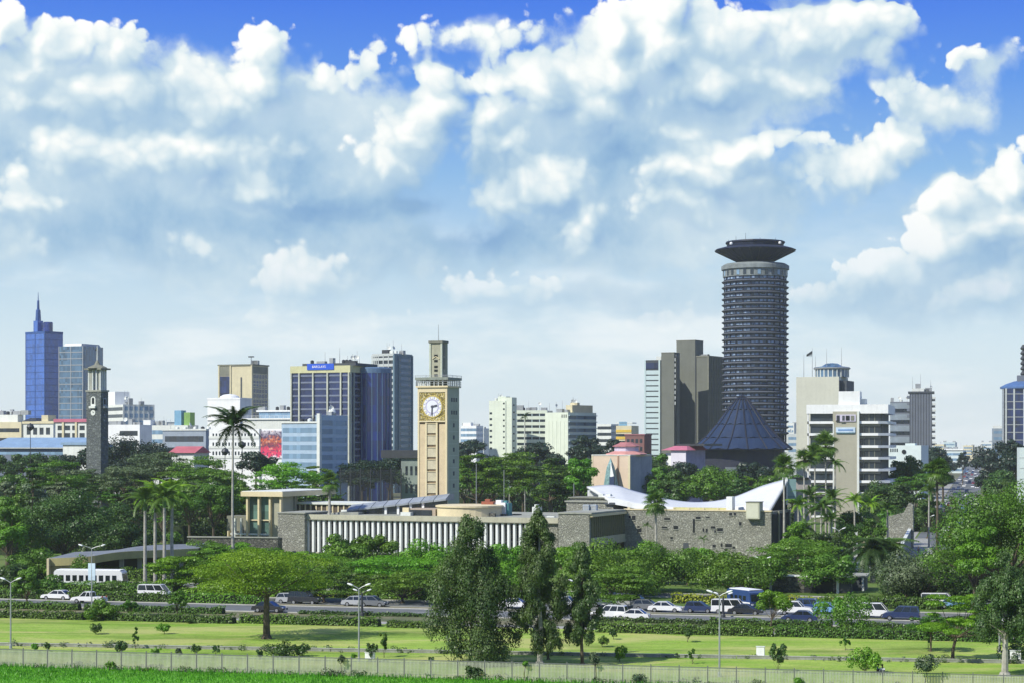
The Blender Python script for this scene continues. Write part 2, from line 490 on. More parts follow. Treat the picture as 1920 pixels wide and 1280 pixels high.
lilac = surf('lilac_render', (.55, .52, .62), .8, .06, .2, .12)
rubble = stone_mat('rubble_stone', (.27, .27, .22), (.37, .375, .31), (.21, .215, .175), 2.6)
rubble_dark = stone_mat('dark_rubble_stone', (.075, .075, .065), (.15, .15, .125), (.05, .05, .045), 1.6)
tin = surf('blue_tin_roof', (.22, .33, .45), .5, .1, .3, .2)
redtin = surf('red_tin_roof', (.42, .12, .14), .6, .12, .3)

# ------------------------------------------------------------------ the ground, roads, paths
u_, n_ = (math.cos(rad(15.6)), -math.sin(rad(15.6))), (math.sin(rad(15.6)), math.cos(rad(15.6)))


def rp(s, t):
    """road frame: s along the highway (to the right), t = its distance at the centre line of the view"""
    t = t / 1.0383
    return (s * u_[0] + t * n_[0], s * u_[1] + t * n_[1])


def strip(name, pts, z, mat, kind='structure'):
    """flat sheet with subdivided quads between two lists of points"""
    a, b = pts
    vs = [(x, y, z) for x, y in a] + [(x, y, z) for x, y in b]; n = len(a)
    return MB().add(vs, [(i, i + 1, n + i + 1, n + i) for i in range(n - 1)]).build(name, mat, kind=kind)


earth = surf('dry_earth', (.17, .15, .09), .95, .2, .05, col2=(.06, .09, .03))
MB().add([(-4400, -150, 0), (4400, -150, 0), (4400, 5200, 0), (-4400, 5200, 0)], [(0, 1, 2, 3)]).build('ground', earth, kind='structure')
lawn_m = grass_mat('lawn_grass', (.15, .29, .028), (.29, .43, .065), (.46, .43, .17))
verge_m = grass_mat('verge_grass', (.075, .27, .012), (.11, .36, .02), (.14, .32, .04), True, .3)
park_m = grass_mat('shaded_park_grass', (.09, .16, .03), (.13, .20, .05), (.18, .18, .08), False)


def fence_pt(s): return (s * math.cos(rad(13.2)), 188.5 - s * math.sin(rad(13.2)))


SS = [i * 10 - 130 for i in range(27)]
strip('grass_slope', ([(x, 60) for x in SS], [fence_pt(s) for s in SS]), .012, verge_m)
strip('lawn', ([fence_pt(s) for s in SS], [rp(s - 50, 246) for s in SS]), .008, lawn_m)
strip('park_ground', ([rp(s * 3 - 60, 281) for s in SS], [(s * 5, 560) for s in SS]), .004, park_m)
SL = [i * 20 - 260 for i in range(24)]
strip('footpath', ([rp(s, 243.2) for s in SL], [rp(s, 246.4) for s in SL]), .013, paving)
strip('highway', ([rp(s, 256) for s in SL], [rp(s, 266) for s in SL]), .016, asphalt)
strip('highway_far_lanes', ([rp(s, 268.8) for s in SL], [rp(s, 279.5) for s in SL]), .016, asphalt)
strip('service_road', ([rp(s, 297) for s in SL], [rp(s, 304) for s in SL]), .016, asphalt)


def kerbline(name, t, w=.25, h=.13):
    a = rp(-260, t); b = rp(200, t); c = rp(200, t + w); d = rp(-260, t + w)
    MB().prism([a, b, c, d], .0, h).build(name, kerb, kind='structure')


for t in (255.74, 266.01, 268.53, 279.51, 296.74, 304.01): kerbline('kerb', t)
MB().prism([rp(-260, 266.27), rp(200, 266.27), rp(200, 268.52), rp(-260, 268.52)], 0, .11).build('median_strip', earth, kind='structure')
paint = surf('road_paint', (.62, .62, .58), .8, .15, 1)
mk = MB()
for t in (261, 274):
    for i in range(60):
        s = -250 + i * 7.5
        a, b, c, d = rp(s, t - .07), rp(s + 3, t - .07), rp(s + 3, t + .07), rp(s, t + .07)
        mk.add([(*a, .021), (*b, .021), (*c, .021), (*d, .021)], [(0, 1, 2, 3)])
mk.build('lane_markings', paint, kind='structure')

# the avenue running away on the right, and the car park beside it
av = lambda t: -8 + .238 * t
strip('avenue', ([(av(t) - 7.5, t) for t in range(420, 3300, 60)], [(av(t) + 7.5, t) for t in range(420, 3300, 60)]), .02, asphalt)
strip('avenue_pavement', ([(av(t) - 12.5, t) for t in range(420, 1300, 40)], [(av(t) - 8, t) for t in range(420, 1300, 40)]), .024, paving)
strip('car_park', ([(wx(1560, 345), 345), (wx(1596, 400), 400), (wx(1630, 470), 470)], [(wx(1668, 345), 345), (wx(1685, 400), 400), (wx(1692, 470), 470)]), .028, asphalt)
strip('drive', ([(wx(1700, 345), 345), (wx(1705, 400), 400), (wx(1712, 470), 470)], [(wx(1760, 345), 345), (wx(1750, 400), 400), (wx(1742, 470), 470)]), .036, paving)

# ------------------------------------------------------------------ buildings
class Bld:
    """a block whose front-right corner stands at column xc, distance Y; its front runs left to column xl, its side back to column xr.
    Local frame: x in [-W, 0] along the front, y in [0, D] back along the side, z up from the ground."""
    def __init__(s, name, label, xl, xc, xr, Y, phi=22.0, D=None, cat='building', group=None):
        a = rad(phi); Xc = wx(xc, Y); k = (xl - CX) / F; k2 = (xr - CX) / F
        s.W = (Xc - k * Y) / (math.cos(a) + k * math.sin(a))
        s.D = D if D is not None else (k2 * Y - Xc) / (math.sin(a) - k2 * math.cos(a))
        s.Y = Y; s.Xc = Xc; s.a = a
        s.o = thing(name, label, cat, (Xc, Y, 0), -a, group)
        s.pp = F / Y                                    # photo pixels per metre here

    def z(s, py): return wz(py, s.Y)

    def x(s, px):
        """local x on the front face seen at column px"""
        k = (px - CX) / F
        return -(s.Xc - k * s.Y) / (math.cos(s.a) + k * math.sin(s.a))

    def y(s, px):
        """local y on the side face seen at column px"""
        k = (px - CX) / F
        return (k * s.Y - s.Xc) / (math.sin(s.a) - k * math.cos(s.a))

    def box(s, name, mat, x0, x1, y0, y1, z0, z1, kind=None):
        return MB().box(x0, x1, y0, y1, z0, z1).build(name, mat, s.o, kind=kind)

    def body(s, mat, ztop, name='wall', inset=0.0, z0=0.0):
        return s.box(name, mat, -s.W + inset, -inset, inset, s.D - inset, z0, ztop)

    def bands(s, name, mat, zs, h, out, face='FS', x0=None, x1=None, y0=None, y1=None, depth=.3):
        """one shared band mesh per face, one object per storey"""
        x0 = -s.W if x0 is None else x0; x1 = 0 if x1 is None else x1; y0 = 0 if y0 is None else y0; y1 = s.D if y1 is None else y1
        if 'F' in face: me = MB().box(x0, x1, -out, depth, 0, h).mesh(name)
        if 'S' in face: me2 = MB().box(-depth, out, y0, y1, 0, h).mesh(name)
        for z in zs:
            if 'F' in face: link(name, me, mat, s.o, (0, 0, z))
            if 'S' in face: link(name, me2, mat, s.o, (0, 0, z))

    def piers(s, name, mat, xs, w, z0, z1, out, face='F', depth=.3):
        me = MB().box(-w / 2, w / 2, -out, depth, z0, z1).mesh(name) if face == 'F' else MB().box(-depth, out, -w / 2, w / 2, z0, z1).mesh(name)
        for x in xs: link(name, me, mat, s.o, (x, 0, 0) if face == 'F' else (0, x, 0))

    def grid(s, name, mat, a0, a1, z0, z1, nx, nz, fw, fh, face='F', out=.04, parts=None, depth=.15):
        """windows in rows and columns: single parts where each is about 10 px, else one joined part"""
        px = max((a1 - a0) / nx * fw * (math.cos(s.a) if face == 'F' else math.sin(s.a)), (z1 - z0) / nz * fh) * s.pp
        w = (a1 - a0) / nx * fw / 2; h = (z1 - z0) / nz * fh / 2
        if parts is None: parts = px >= 9 and nx * nz <= 300
        cs = [(a0 + (i + .5) * (a1 - a0) / nx, z0 + (j + .5) * (z1 - z0) / nz) for i in range(nx) for j in range(nz)]
        if parts:
            me = (MB().box(-w, w, -out, depth, -h, h) if face == 'F' else MB().box(-depth, out, -w, w, -h, h)).mesh(name)
            for a, z in cs: link(name, me, mat, s.o, (a, 0, z) if face == 'F' else (0, a, z))
        else:
            m = MB()
            for a, z in cs:
                if face == 'F': m.box(a - w, a + w, -out, depth, z - h, z + h)
                else: m.box(-depth, out, a - w, a + w, z - h, z + h)
            m.build(name + 's' if not name.endswith('s') else name, mat, s.o, kind='stuff')

    def mast(s, x, y, z, h, r=.12, name='mast'):
        MB().path([(x, y, z), (x, y, z + h * .5), (x, y, z + h)], [r, r * .7, r * .3], 5).build(name, galv, s.o)

    def clutter(s, x0, x1, y, z, n, mat=None, seed=1, hmax=2.5):
        """roof-top tanks, aerials and plant"""
        rr = random.Random(seed)
        for i in range(n):
            x = x0 + (x1 - x0) * (i + rr.random()) / n; k = rr.random()
            if k < .35: MB().lathe([(.7, z), (.7, z + 1.2), (.2, z + 1.5)], 10, (x, y)).build('water_tank', ironm if rr.random() < .6 else offwhite, s.o)
            elif k < .7: w = .8 + rr.random() * 1.4; MB().box(x - w, x + w, y - 1, y + 1, z, z + .8 + rr.random() * hmax * .6).build('roof_plant', mat or galv, s.o)
            else:
                MB().path([(x, y, z), (x, y, z + hmax * (1 + rr.random()))], [.1, .05], 4).build('aerial', galv, s.o)
                if rr.random() < .5:
                    MB().lathe([(.05, 0), (.55, .12), (.9, .4), (.85, .42), (.05, .1)], 10).build('dish', offwhite, s.o, (x, y, z + hmax * .8)).rotation_euler = (rad(70), 0, rr.random() * 2)


def rail(b, pts, z, h=1.0, mat=None):
    m = MB()
    for (p, q) in zip(pts[:-1], pts[1:]):
        m.tube((*p, z + h), (*q, z + h), .06, seg=4); m.tube((*p, z + h * .5), (*q, z + h * .5), .04, seg=4)
        n = max(1, int(math.dist(p, q) / 2))
        for i in range(n + 1):
            t = i / n; x = p[0] + (q[0] - p[0]) * t; y = p[1] + (q[1] - p[1]) * t
            m.tube((x, y, z), (x, y, z + h), .05, seg=4)
    return m.build('railing', mat or galv, b.o)


def text(s, size, mat, parent, loc, rot, name='lettering'):
    cu = bpy.data.curves.new(name, 'FONT'); cu.body = s; cu.size = size; cu.extrude = .04; cu.align_x = 'CENTER'; cu.align_y = 'CENTER'; cu.resolution_u = 2
    tmp = bpy.data.objects.new(name, cu); C.objects.link(tmp)
    dg = bpy.context.evaluated_depsgraph_get(); dg.update()
    me = bpy.data.meshes.new_from_object(tmp.evaluated_get(dg)); bpy.data.objects.remove(tmp)
    me.materials.clear()
    o = link(name, me, mat, parent, loc); o.rotation_euler = rot
    return o


# ---- blue glass tower with the spire (far left)
b = Bld('glass_tower', 'tall blue glass tower with a pointed spire at the far left', 48, 84, 118, 1300, 40)
zt = b.z(625); b.body(gblue, zt, 'curtain_wall')
b.bands('floor_line', surf('blue_panel', (.03, .08, .25), .4), [zt - i * 4.2 for i in range(1, 20)], .35, .12)
b.piers('corner_mullion', surf('blue_panel', (.03, .08, .25), .4), [-b.W + .2, -b.W * .5, -.2], .4, 0, zt, .2)
b.box('parapet', surf('blue_panel', (.03, .08, .25), .4), -b.W - .2, .2, -.2, b.D, zt, zt + 1.4)
b.box('spire_base', gblue, -b.W * .72, -b.W * .72 + 4.5, 2, 6.5, zt + 1.4, b.z(600))
x = -b.W * .72 + 2.2
MB().lathe([(1.9, b.z(600)), (1.5, b.z(580)), (.9, b.z(578)), (.7, b.z(562)), (.3, b.z(560)), (.12, b.z(546))], 8, (x, 4.2)).build('spire', surf('blue_panel', (.03, .08, .25), .4), b.o)
MB().lathe([(3.2, zt + 1.4), (3.2, b.z(605)), (2.8, b.z(603))], 16, (x + 8.2, 6)).build('lift_house', gdeep, b.o)
b = Bld('glass_block', 'blue-grey glass block with a curved top beside the spire tower', 110, 156, 159, 1240, 22, D=22)
zt = b.z(648)
pts = [(-b.W, 0)] + [(-2.2 + 2.2 * math.sin(t), 2.2 - 2.2 * math.cos(t)) for t in [i * math.pi / 12 for i in range(7)]] + [(0, b.D), (-b.W, b.D)]
MB().prism(pts, 0, zt).build('curtain_wall', glass('steel_glass', (.07, .13, .20), .12, .5), b.o)
pts2 = [(-b.W + 3, 1), (-2, 1), (-1, 4), (-1, b.D - 1), (-b.W + 3, b.D - 1)]
MB().prism(pts2, zt, zt + 1.6, .9).build('roof', galv, b.o)
b.bands('floor_line', galv, [zt - 4 * i for i in range(1, 12)], .5, .15, 'F')
b.piers('mullion', galv, [-b.W * .5, -.3, -b.W + .3], .5, 0, zt, .2)

# ---- white office by the stone tower
b = Bld('office_block', 'white ribbon-window office behind the grey stone tower', 200, 231, 289, 980, 60)
zt = b.z(757)
b.body(offwhite, zt); b.bands('window_band', gdark, [zt - 3 - 3.5 * i for i in range(8)], 1.7, .03, 'F', x0=-b.W + .6, x1=-.6)
b.bands('window_band', gpale, [zt - 3 - 3.5 * i for i in range(8)], 2.0, .05, 'S', y0=.8, y1=b.D - .6)
b.piers('pier', offwhite, [.2 + i * (b.D - .4) / 6 for i in range(7)], .7, 0, zt, .15, 'S')
b.box('stair_house', white, -b.W, -b.W * .55, .5, b.D * .5, zt, b.z(732))
b.clutter(-b.W * .4, -.5, 4, zt, 9, seed=5, hmax=4); b.clutter(-.8, -.4, b.D * .6, zt, 4, seed=8, hmax=3)

# ---- low cream buildings along the left
b = Bld('arcade_building', 'low cream building with a window strip at the left edge', -30, 40, 60, 820, 22)
zt = b.z(790); b.body(cream, zt); b.bands('window_band', gdark, [zt - 4.2, zt - 8.2], 1.6, .05, 'F', x0=-b.W + 1, x1=-1)
b.box('penthouse', offwhite, -b.W + 4, -4, 3, b.D - 1, zt, b.z(776)); b.clutter(-b.W + 5, -1, 5, b.z(776), 6, seed=3)
b = Bld('arcade_building', 'low cream arcaded building in front of the blue glass tower', 44, 100, 112, 790, 22)
zt = b.z(793); b.body(offwhite, zt, z0=0); b.box('cornice', cream, -b.W - .4, .4, -.4, b.D, zt, zt + 1)
b.grid('window', gdark, -b.W + 1, -1, zt - 9, zt - 1, 4, 2, .62, .7)
b.box('tower_room', cream, -b.W * .42, -b.W * .2, 0.5, 6, zt + 1, b.z(777))
MB().prism([(-b.W - .5, -.5), (-b.W * .55, -.5), (-b.W * .55, 9), (-b.W - .5, 9)], zt + 1, b.z(782), .4).build('hip_roof', ironm, b.o)
b = Bld('shop_building', 'low building with a faded pink roof left of the stone tower', 104, 165, 176, 760, 22)
zt = b.z(790); b.body(offwhite, zt); b.box('roof', pinkm, -b.W - .5, .5, -.6, b.D, zt, b.z(784))
b.grid('window', gdark, -b.W + .5, -1, zt - 9.5, zt - .8, 4, 3, .7, .62); b.piers('column', cream, [-b.W * .75, -b.W * .35], .9, 0, zt, .5)
b = Bld('warehouse', 'long shed with a pale blue tin roof at the left edge', -20, 138, 150, 660, 22, D=24)
zt = b.z(838); b.body(surf('slate_blue_render', (.14, .17, .22), .8), zt)
MB().add([(-b.W - 1, -1, zt), (1, -1, zt), (1, b.D + 1, zt), (-b.W - 1, b.D + 1, zt), (-b.W - 1, b.D / 2, zt + 3.4), (1, b.D / 2, zt + 3.4)], [(0, 1, 5, 4), (2, 3, 4, 5), (1, 2, 5), (3, 0, 4), (3, 2, 1, 0)]).build('roof', tin, b.o)
b.bands('window_band', gpale, [zt - 2.4], .9, .05, 'F'); b.bands('gutter', offwhite, [zt - .3], .25, 1.1, 'F')
b = Bld('warehouse', 'small shed with a light blue roof beside the stone tower', 118, 168, 176, 640, 22, D=10)
zt = b.z(833); b.body(offwhite, zt); b.box('roof', tin, -b.W - .5, .5, -.5, b.D + .5, zt, zt + .8)

# ---- mid-left low city
b = Bld('office_block', 'low white office right of the stone tower', 200, 262, 285, 800, 22)
zt = b.z(795); b.body(white, zt); b.bands('window_band', gdark, [zt - 4.5, zt - 8.5], 2, .05, 'F', x0=-b.W * .6, x1=-1); b.clutter(-b.W, -1, 4, zt, 6, seed=11)
b = Bld('office_block', 'low white office with a green roof room in the middle distance', 262, 352, 372, 870, 22)
zt = b.z(796); b.body(offwhite, zt); b.bands('window_band', gpale, [zt - 4 - 4 * i for i in range(3)], 1.8, .05, 'F', x0=-b.W + 1, x1=-1); b.clutter(-b.W, -1, 5, zt, 9, seed=12)
b.box('roof_room', surf('green_paint', (.20, .36, .10), .7), -2.5, 0.6, 1, 5, zt, b.z(772))
b.box('roof_room', surf('sky_blue_paint', (.18, .36, .50), .7), -b.W * .3, -b.W * .16, 1, 5, zt, b.z(768)); b.box('roof_room', white, -b.W * .95, -b.W * .8, 1, 5, zt, b.z(786))
b = Bld('office_block', 'grey-blue low building behind the dark round tree crowns', 305, 386, 398, 700, 22)
zt = b.z(806); b.body(surf('blue_grey_render', (.28, .33, .38), .8), zt); b.bands('window_band', gdark, [zt - 4, zt - 8], 2, .05, 'F', x0=-b.W + 1, x1=-1); b.box('cornice', offwhite, -b.W - .3, .3, -.3, b.D, zt, zt + .6); b.clutter(-b.W, -1, 5, zt, 7, seed=14)
b = Bld('shed', 'shed with a bright red tin roof above the left trees', 322, 364, 372, 600, 22, D=8)
zt = b.z(848); b.body(offwhite, zt)
MB().add([(-b.W - .8, -.8, zt), (.8, -.8, zt), (.8, b.D + .8, zt), (-b.W - .8, b.D + .8, zt), (-b.W - .8, b.D / 2, zt + 2), (.8, b.D / 2, zt + 2)], [(0, 1, 5, 4), (2, 3, 4, 5), (1, 2, 5), (3, 0, 4), (3, 2, 1, 0)]).build('roof', redtin, b.o)
b = Bld('office_block', 'plain white block below the beige tower', 389, 450, 472, 860, 22)
zt = b.z(748); b.body(white, zt); b.box('parapet', white, -b.W - .15, .15, -.15, b.D, zt, zt + .8)
MB().lathe([(4.5, zt + .8), (4.0, zt + 1.6), (2.5, zt + 2.3), (.2, zt + 2.6)], 20, (-b.W * .5, b.D * .5)).build('shallow_dome', white, b.o)
b.bands('slot', dgrey, [zt - 4.6], .35, .03, 'F', x0=-b.W * .7, x1=-b.W * .35); b.box('canopy', white, -b.W, -b.W * .1, -.5, 0, zt - 9, zt - 8.6)

# ---- beige tower
b = Bld('office_tower', 'beige office tower with dark glass strips and a roof aerial', 410, 473, 503, 1100, 22)
zt = b.z(684); b.body(cream, zt); xa, xb = b.x(413), b.x(431)
b.box('glass_strip', gnavy, xa, xb, -.15, 1, b.z(800), b.z(704)); b.box('louvre_panel', dconc, xa, xb, -.15, 1, b.z(703), b.z(686))
b.piers('pier', cream, [b.x(411), b.x(432.5), b.x(472)], .8, 0, zt, .5)
b.box('vertical_slot', dgrey, b.x(451), b.x(454), -.05, .3, b.z(745), b.z(706))
b.bands('spandrel', cream, [zt - 4.8 - 3.6 * i for i in range(14)], .4, .06, 'S')
b.grid('window', gnavy, 1, b.D - 1, b.z(800), b.z(700), 5, 11, .8, .8, 'S'); b.box('louvre_panel', dconc, -.3, .1, 1, b.D - 1, b.z(699), b.z(686))
b.box('cornice', dconc, -b.W - .5, .5, -.5, b.D + .5, zt, zt + .7)
b.mast(b.x(466), 3, zt, 5, .4); MB().box(b.x(462), b.x(470), 2, 4, zt + 4.6, zt + 5.2).build('platform', ironm, b.o); b.clutter(b.x(470), -.5, 5, zt + .7, 4, seed=20)

# ---- pale block in front, hoarding with the painted mural
b = Bld('office_block', 'white block with rows of small windows behind the lone tall palm', 392, 486, 490, 640, 22, D=14)
zt = b.z(803); b.body(white, zt); b.bands('spandrel', offwhite, [zt - 3.2 * i for i in range(1, 4)], .9, .18, 'F')
b.grid('window', gdark, -b.W + 1, -1, zt - 9.4, zt - .6, 14, 3, .5, .42)
b = Bld('hoarding', 'red poster hoarding with painted figures beside the pale blue block', 489, 529, 531, 628, 22, D=1.2, cat='billboard')
mural = bpy.data.materials.new('mural_paint'); mural.use_nodes = True
nt = mural.node_tree; G = NG(nt); tc = nt.nodes.new('ShaderNodeTexCoord').outputs['Object']
sx = nt.nodes.new('ShaderNodeSeparateXYZ'); nt.links.new(tc, sx.inputs[0])
nn = G.noise(tc, .55, 4, .6); zz = G.math('ADD', sx.outputs[2], G.math('MULTIPLY', G.math('SUBTRACT', nn, .5), 6))
c = G.ramp(G.maprange(zz, b.z(858), b.z(803)), [(0, (.75, .7, .72)), (.10, (.72, .05, .14)), (.34, (.60, .04, .09)), (.45, (.20, .05, .07)), (.62, (.55, .13, .05)), (.75, (.10, .06, .12)), (1, (.62, .6, .62))])
c = G.mix(G.maprange(G.voronoi(tc, .8, out='Distance'), .1, .35, .8, 0), c, (.75, .42, .28))
c = G.mix(G.maprange(G.noise(tc, 1.4, 2), .55, .62, 0, .9), c, (.05, .04, .09))
nt.links.new(c, nt.nodes['Principled BSDF'].inputs['Base Color'])
b.box('poster', mural, -b.W, 0, -.1, .2, b.z(858), b.z(806)); b.box('frame', galv, -b.W - .3, -b.W - .05, -.2, .5, 0, b.z(803)); b.box('frame', galv, .05, .35, -.2, .5, 0, b.z(803))
b.box('back_wall', white, -b.W, 0, .25, 1.2, 0, b.z(803))
b = Bld('office_block', 'long pale terrace of white roofs behind the lone palm', 455, 600, 612, 800, 22, D=16)
zt = b.z(785); b.body(offwhite, zt); b.box('terrace', white, -b.W - .4, .4, -.6, b.D, zt, zt + .6); b.box('upper_storey', gpale, -b.W + 6, -4, 3, b.D, zt + .6, b.z(770)); b.box('roof', white, -b.W + 5, -3, 2.4, b.D, b.z(770), b.z(767))
rail(b, [(-b.W, 0), (0, 0)], zt + .6, 1.0, white); b.clutter(-b.W + 6, -6, 5, b.z(767), 8, seed=21)
paleb = surf('pale_blue_panel', (.34, .45, .55), .6, .08, .4)
b = Bld('glass_office', 'pale blue glass office with a white corner pier behind the trees', 528, 599, 652, 590, 35)
zt = b.z(792); b.body(paleb, zt)
b.bands('window_band', gpale, [zt - 2.9 - 2.6 * i for i in range(6)], 1.5, .04, 'F', x0=-b.W + .5, x1=-.6)
b.bands('window_band', gpale, [b.z(778) - 2.9 - 2.6 * i for i in range(7)], 1.5, .04, 'S', y0=.6, y1=b.D - .5)
b.box('wing_top', paleb, -1.5, 0, 0, b.D, zt, b.z(777)); b.box('corner_pier', offwhite, -.8, .35, -.35, .6, 0, b.z(774)); b.box('cornice', offwhite, -b.W - .3, -.8, -.3, .4, zt, zt + .5)
b.clutter(-b.W * .8, -b.W * .2, 4, zt, 5, ironm, 22, 1.6); b.clutter(-1.2, -.6, b.D * .5, b.z(777), 4, seed=23)
MB().lathe([(.9, 0), (1.2, .9), (.9, 1.8), (.1, 2.1)], 12).build('radar_dome', white, b.o, (-1, 7, b.z(777)))

# ---- blue and yellow tower with the sign
b = Bld('office_tower', 'broad office tower of navy glass framed in pale yellow with a blue sign', 546, 656, 688, 750, 24)
zt = b.z(684); yel = surf('pale_yellow_render', (.52, .52, .30), .8, .08, .3, .2); gframe = surf('grey_green_frame', (.28, .33, .30), .7)
b.body(gnavy, zt - .1, 'curtain_wall')
b.box('parapet', yel, -b.W - .3, .3, -.3, b.D, b.z(697), zt)
b.box('roof_slab', dgrey, b.x(562), 1.5, 2, b.D + 6, zt, b.z(679))
xs = [b.x(p) for p in (547, 562, 588, 615, 640, 655)]
b.piers('pier', surf('pale_stone_pier', (.50, .52, .42), .8), xs, .55, 0, b.z(697), .7)
FL = [b.z(704) - 2.55 * i for i in range(17)]
for i in range(5): b.bands('spandrel', surf('slate_spandrel', (.16, .19, .26), .6), FL, .62, .18, 'F', x0=xs[i] + .3, x1=xs[i + 1] - .3)
b.bands('spandrel', surf('slate_spandrel', (.16, .19, .26), .6), FL, .62, .18, 'S', y0=b.D * .2, y1=b.D * .75)
b.piers('pier', gframe, [.3, b.D * .2, b.D * .78, b.D * .92], .6, 0, b.z(697), .5, 'S')
sg = b.box('sign', surf('sign_blue', (.03, .10, .55), .4, .02), b.x(577), b.x(627), -.55, -.3, b.z(691.5), b.z(680))
white_sign = surf('sign_white', (.85, .85, .85), .5, .02)
text('BARCLAYS', 1.25, white_sign, sg, ((b.x(577) + b.x(627)) / 2 - .6, -.56, b.z(685.8)), (rad(90), 0, 0))
b.mast(b.x(625), 5, zt, 7, .15); b.clutter(b.x(630), 1, 6, b.z(679), 9, ironm, 31, 2.6); b.clutter(b.x(570), b.x(620), 6, b.z(679), 5, galv, 32, 3)
cx_, cy_ = 5.5, b.D + 6
b2 = MB(); b2.smooth = False
b2.lathe([(7.0, 0), (7.0, b.z(697))], 28, (2.2, b.D + 1)); b2.build('round_glass_bay', gdeep, b.o)
MB().lathe([(7.15, b.z(697)), (7.15, b.z(688)), (6.5, b.z(686))], 28, (2.2, b.D + 1)).build('bay_crown', surf('slate_blue_panel', (.10, .17, .27), .5), b.o)
me = MB().box(-.16, .16, -.15, .15, 0, b.z(697)).mesh('fin')
for k in range(9):
    a = rad(-100 + k * 17); link('fin', me, surf('slate_blue_panel', (.10, .17, .27), .5), b.o, (2.2 + 7.1 * math.cos(a), b.D + 1 + 7.1 * math.sin(a), 0), a)

# ---- round-cornered tower behind it
b = Bld('office_tower', 'tall grey-white tower with close rows of dark windows behind the navy tower', 690, 738, 773, 900, 30)
zt = b.z(664); pale = surf('pale_grey_concrete', (.46, .50, .48), .8, .08, .3, .2)
r_ = b.W * .5
arc = [(-b.W + r_ - r_ * math.cos(t), r_ * .55 - r_ * .55 * math.sin(t)) for t in [i * math.pi / 16 for i in range(9)]]
poly = arc + [(0, 0), (0, b.D), (-b.W, b.D)]
for i in range(19):
    MB().prism(poly, zt - 2.5 - 2.8 * i, zt - 1.3 - 2.8 * i).build('spandrel', pale, b.o)
inner = [(x * .99 - .1, y + .35) for x, y in arc] + [(-.3, .35), (-.3, b.D), (-b.W + .4, b.D)]
MB().prism(inner, 0, zt - .4).build('window_wall', gdark, b.o)
MB().prism(poly, zt - .6, zt + .6).build('parapet', pale, b.o); MB().prism(poly, 0, zt - 54).build('base', pale, b.o)
me = MB().box(-.22, .22, -.12, .5, 0, zt).mesh('pier')
for x, y in arc[1:-1] + [(-r_ * .8, 0), (-r_ * .4, 0)]: link('pier', me, pale, b.o, (x, y, 0))
stl = surf('steel_blue_panel', (.12, .19, .23), .5)
b.box('side_wall', stl, -.5, .15, .05, b.D, 0, zt + .3); b.bands('window_band', glass('steel_glass', (.07, .13, .20)), [zt - 3 - 2.8 * i for i in range(19)], 1.4, .2, 'S', y0=b.D * .28, y1=b.D * .9)
b.piers('pier', stl, [.3, b.D * .25, b.D - .3], .8, 0, zt, .5, 'S')
b.clutter(-b.W * .6, -1, 4, zt + .6, 8, ironm, 41, 3.2); b.clutter(-.9, -.3, b.D * .5, zt + .3, 5, galv, 42, 3)
b = Bld('office_block', 'grey flat-roofed building just left of the clock tower', 752, 800, 812, 560, 22, D=12)
zt = b.z(858); b.body(surf('grey_green_render', (.20, .24, .21), .8), zt); b.box('roof_slab', ironm, -b.W - 6, .5, -.8, b.D, zt, b.z(843)); b.grid('window', gdark, -b.W + 1, -1, 2, zt - 1, 4, 3, .5, .5)
b = Bld('office_block', 'small white office far behind, right of the clock tower', 864, 893, 906, 1450, 22)
zt = b.z(797); b.body(white, zt); b.bands('window_band', gpale, [zt - 4 - 4 * i for i in range(6)], 2, .05, 'FS'); b.box('stair_house', white, -b.W * .9, -b.W * .4, 1, 6, zt, b.z(791)); b.clutter(-b.W, 0, 4, zt, 4, seed=51)

# ---- white hospital-like slabs in the centre
hosp = surf('pale_green_white_render', (.60, .66, .54), .8, .05, .2, .2); hshade = surf('pale_blue_render', (.45, .55, .55), .8, .05)
b = Bld('hospital_slab', 'white slab block with small dark windows up its left edge', 917, 948, 965, 940, 30)
zt = b.z(750); b.body(hosp, zt); b.grid('window', gdark, -b.W + .2, -b.W + 1.8, b.z(845), b.z(768), 1, 7, .85, .35); b.grid('window', gdark, -1.6, -.3, b.z(845), b.z(750), 1, 9, .7, .3)
b.box('stair_tower', hosp, -.5, 3.2, .4, 5, 0, b.z(744)); b.box('lift_house', hosp, -b.W * .6, -1, 2, 6, zt, b.z(742)); b.bands('window_band', gdark, [b.z(760) - 3.4 * i for i in range(7)], .8, 3.25, 'S', y0=1.5, y1=3); b.clutter(-b.W, 0, 3, zt, 4, seed=52)
b = Bld('hospital_wing', 'white wing of dark ribbon windows between the two pale slabs', 955, 1026, 1030, 960, 14, D=12)
zt = b.z(768); b.body(gdark, zt - .1, 'window_wall'); b.bands('spandrel', hosp, [zt - 1.6 - 2.85 * i for i in range(8)], 1.6, .25, 'F'); b.piers('pier', hshade, [-b.W * k / 5 for k in range(6)], .4, 0, zt, .15); b.clutter(-b.W, -2, 5, zt, 8, seed=53, hmax=4)
b = Bld('hospital_slab', 'white windowless slab with a grey ribbon-window side right of it', 1022, 1065, 1118, 930, 40)
zt = b.z(772); b.body(hosp, zt); b.grid('window', gdark, -b.W * .3, -.5, zt - 3, zt - .5, 3, 1, .45, .6); b.piers('rib', hosp, [-b.W * k / 6 for k in range(1, 6)], .25, 0, zt - 4, .12)
b.bands('window_band', glass('steel_glass', (.07, .13, .20)), [zt - 3.2 - 3.0 * i for i in range(7)], 1.7, .03, 'S', y0=.5, y1=b.D); b.bands('sun_shelf', hshade, [zt - 1.6 - 3.0 * i for i in range(7)], .35, .8, 'S', y0=.3, y1=b.D)
b.box('penthouse', cream, -4.5, -.6, 4, b.D - 2, zt, b.z(758)); b.clutter(-5, -1, b.D * .4, b.z(758), 8, cream, 54, 2.2); b.clutter(-b.W, -2, 3, zt, 5, seed=55, hmax=4)
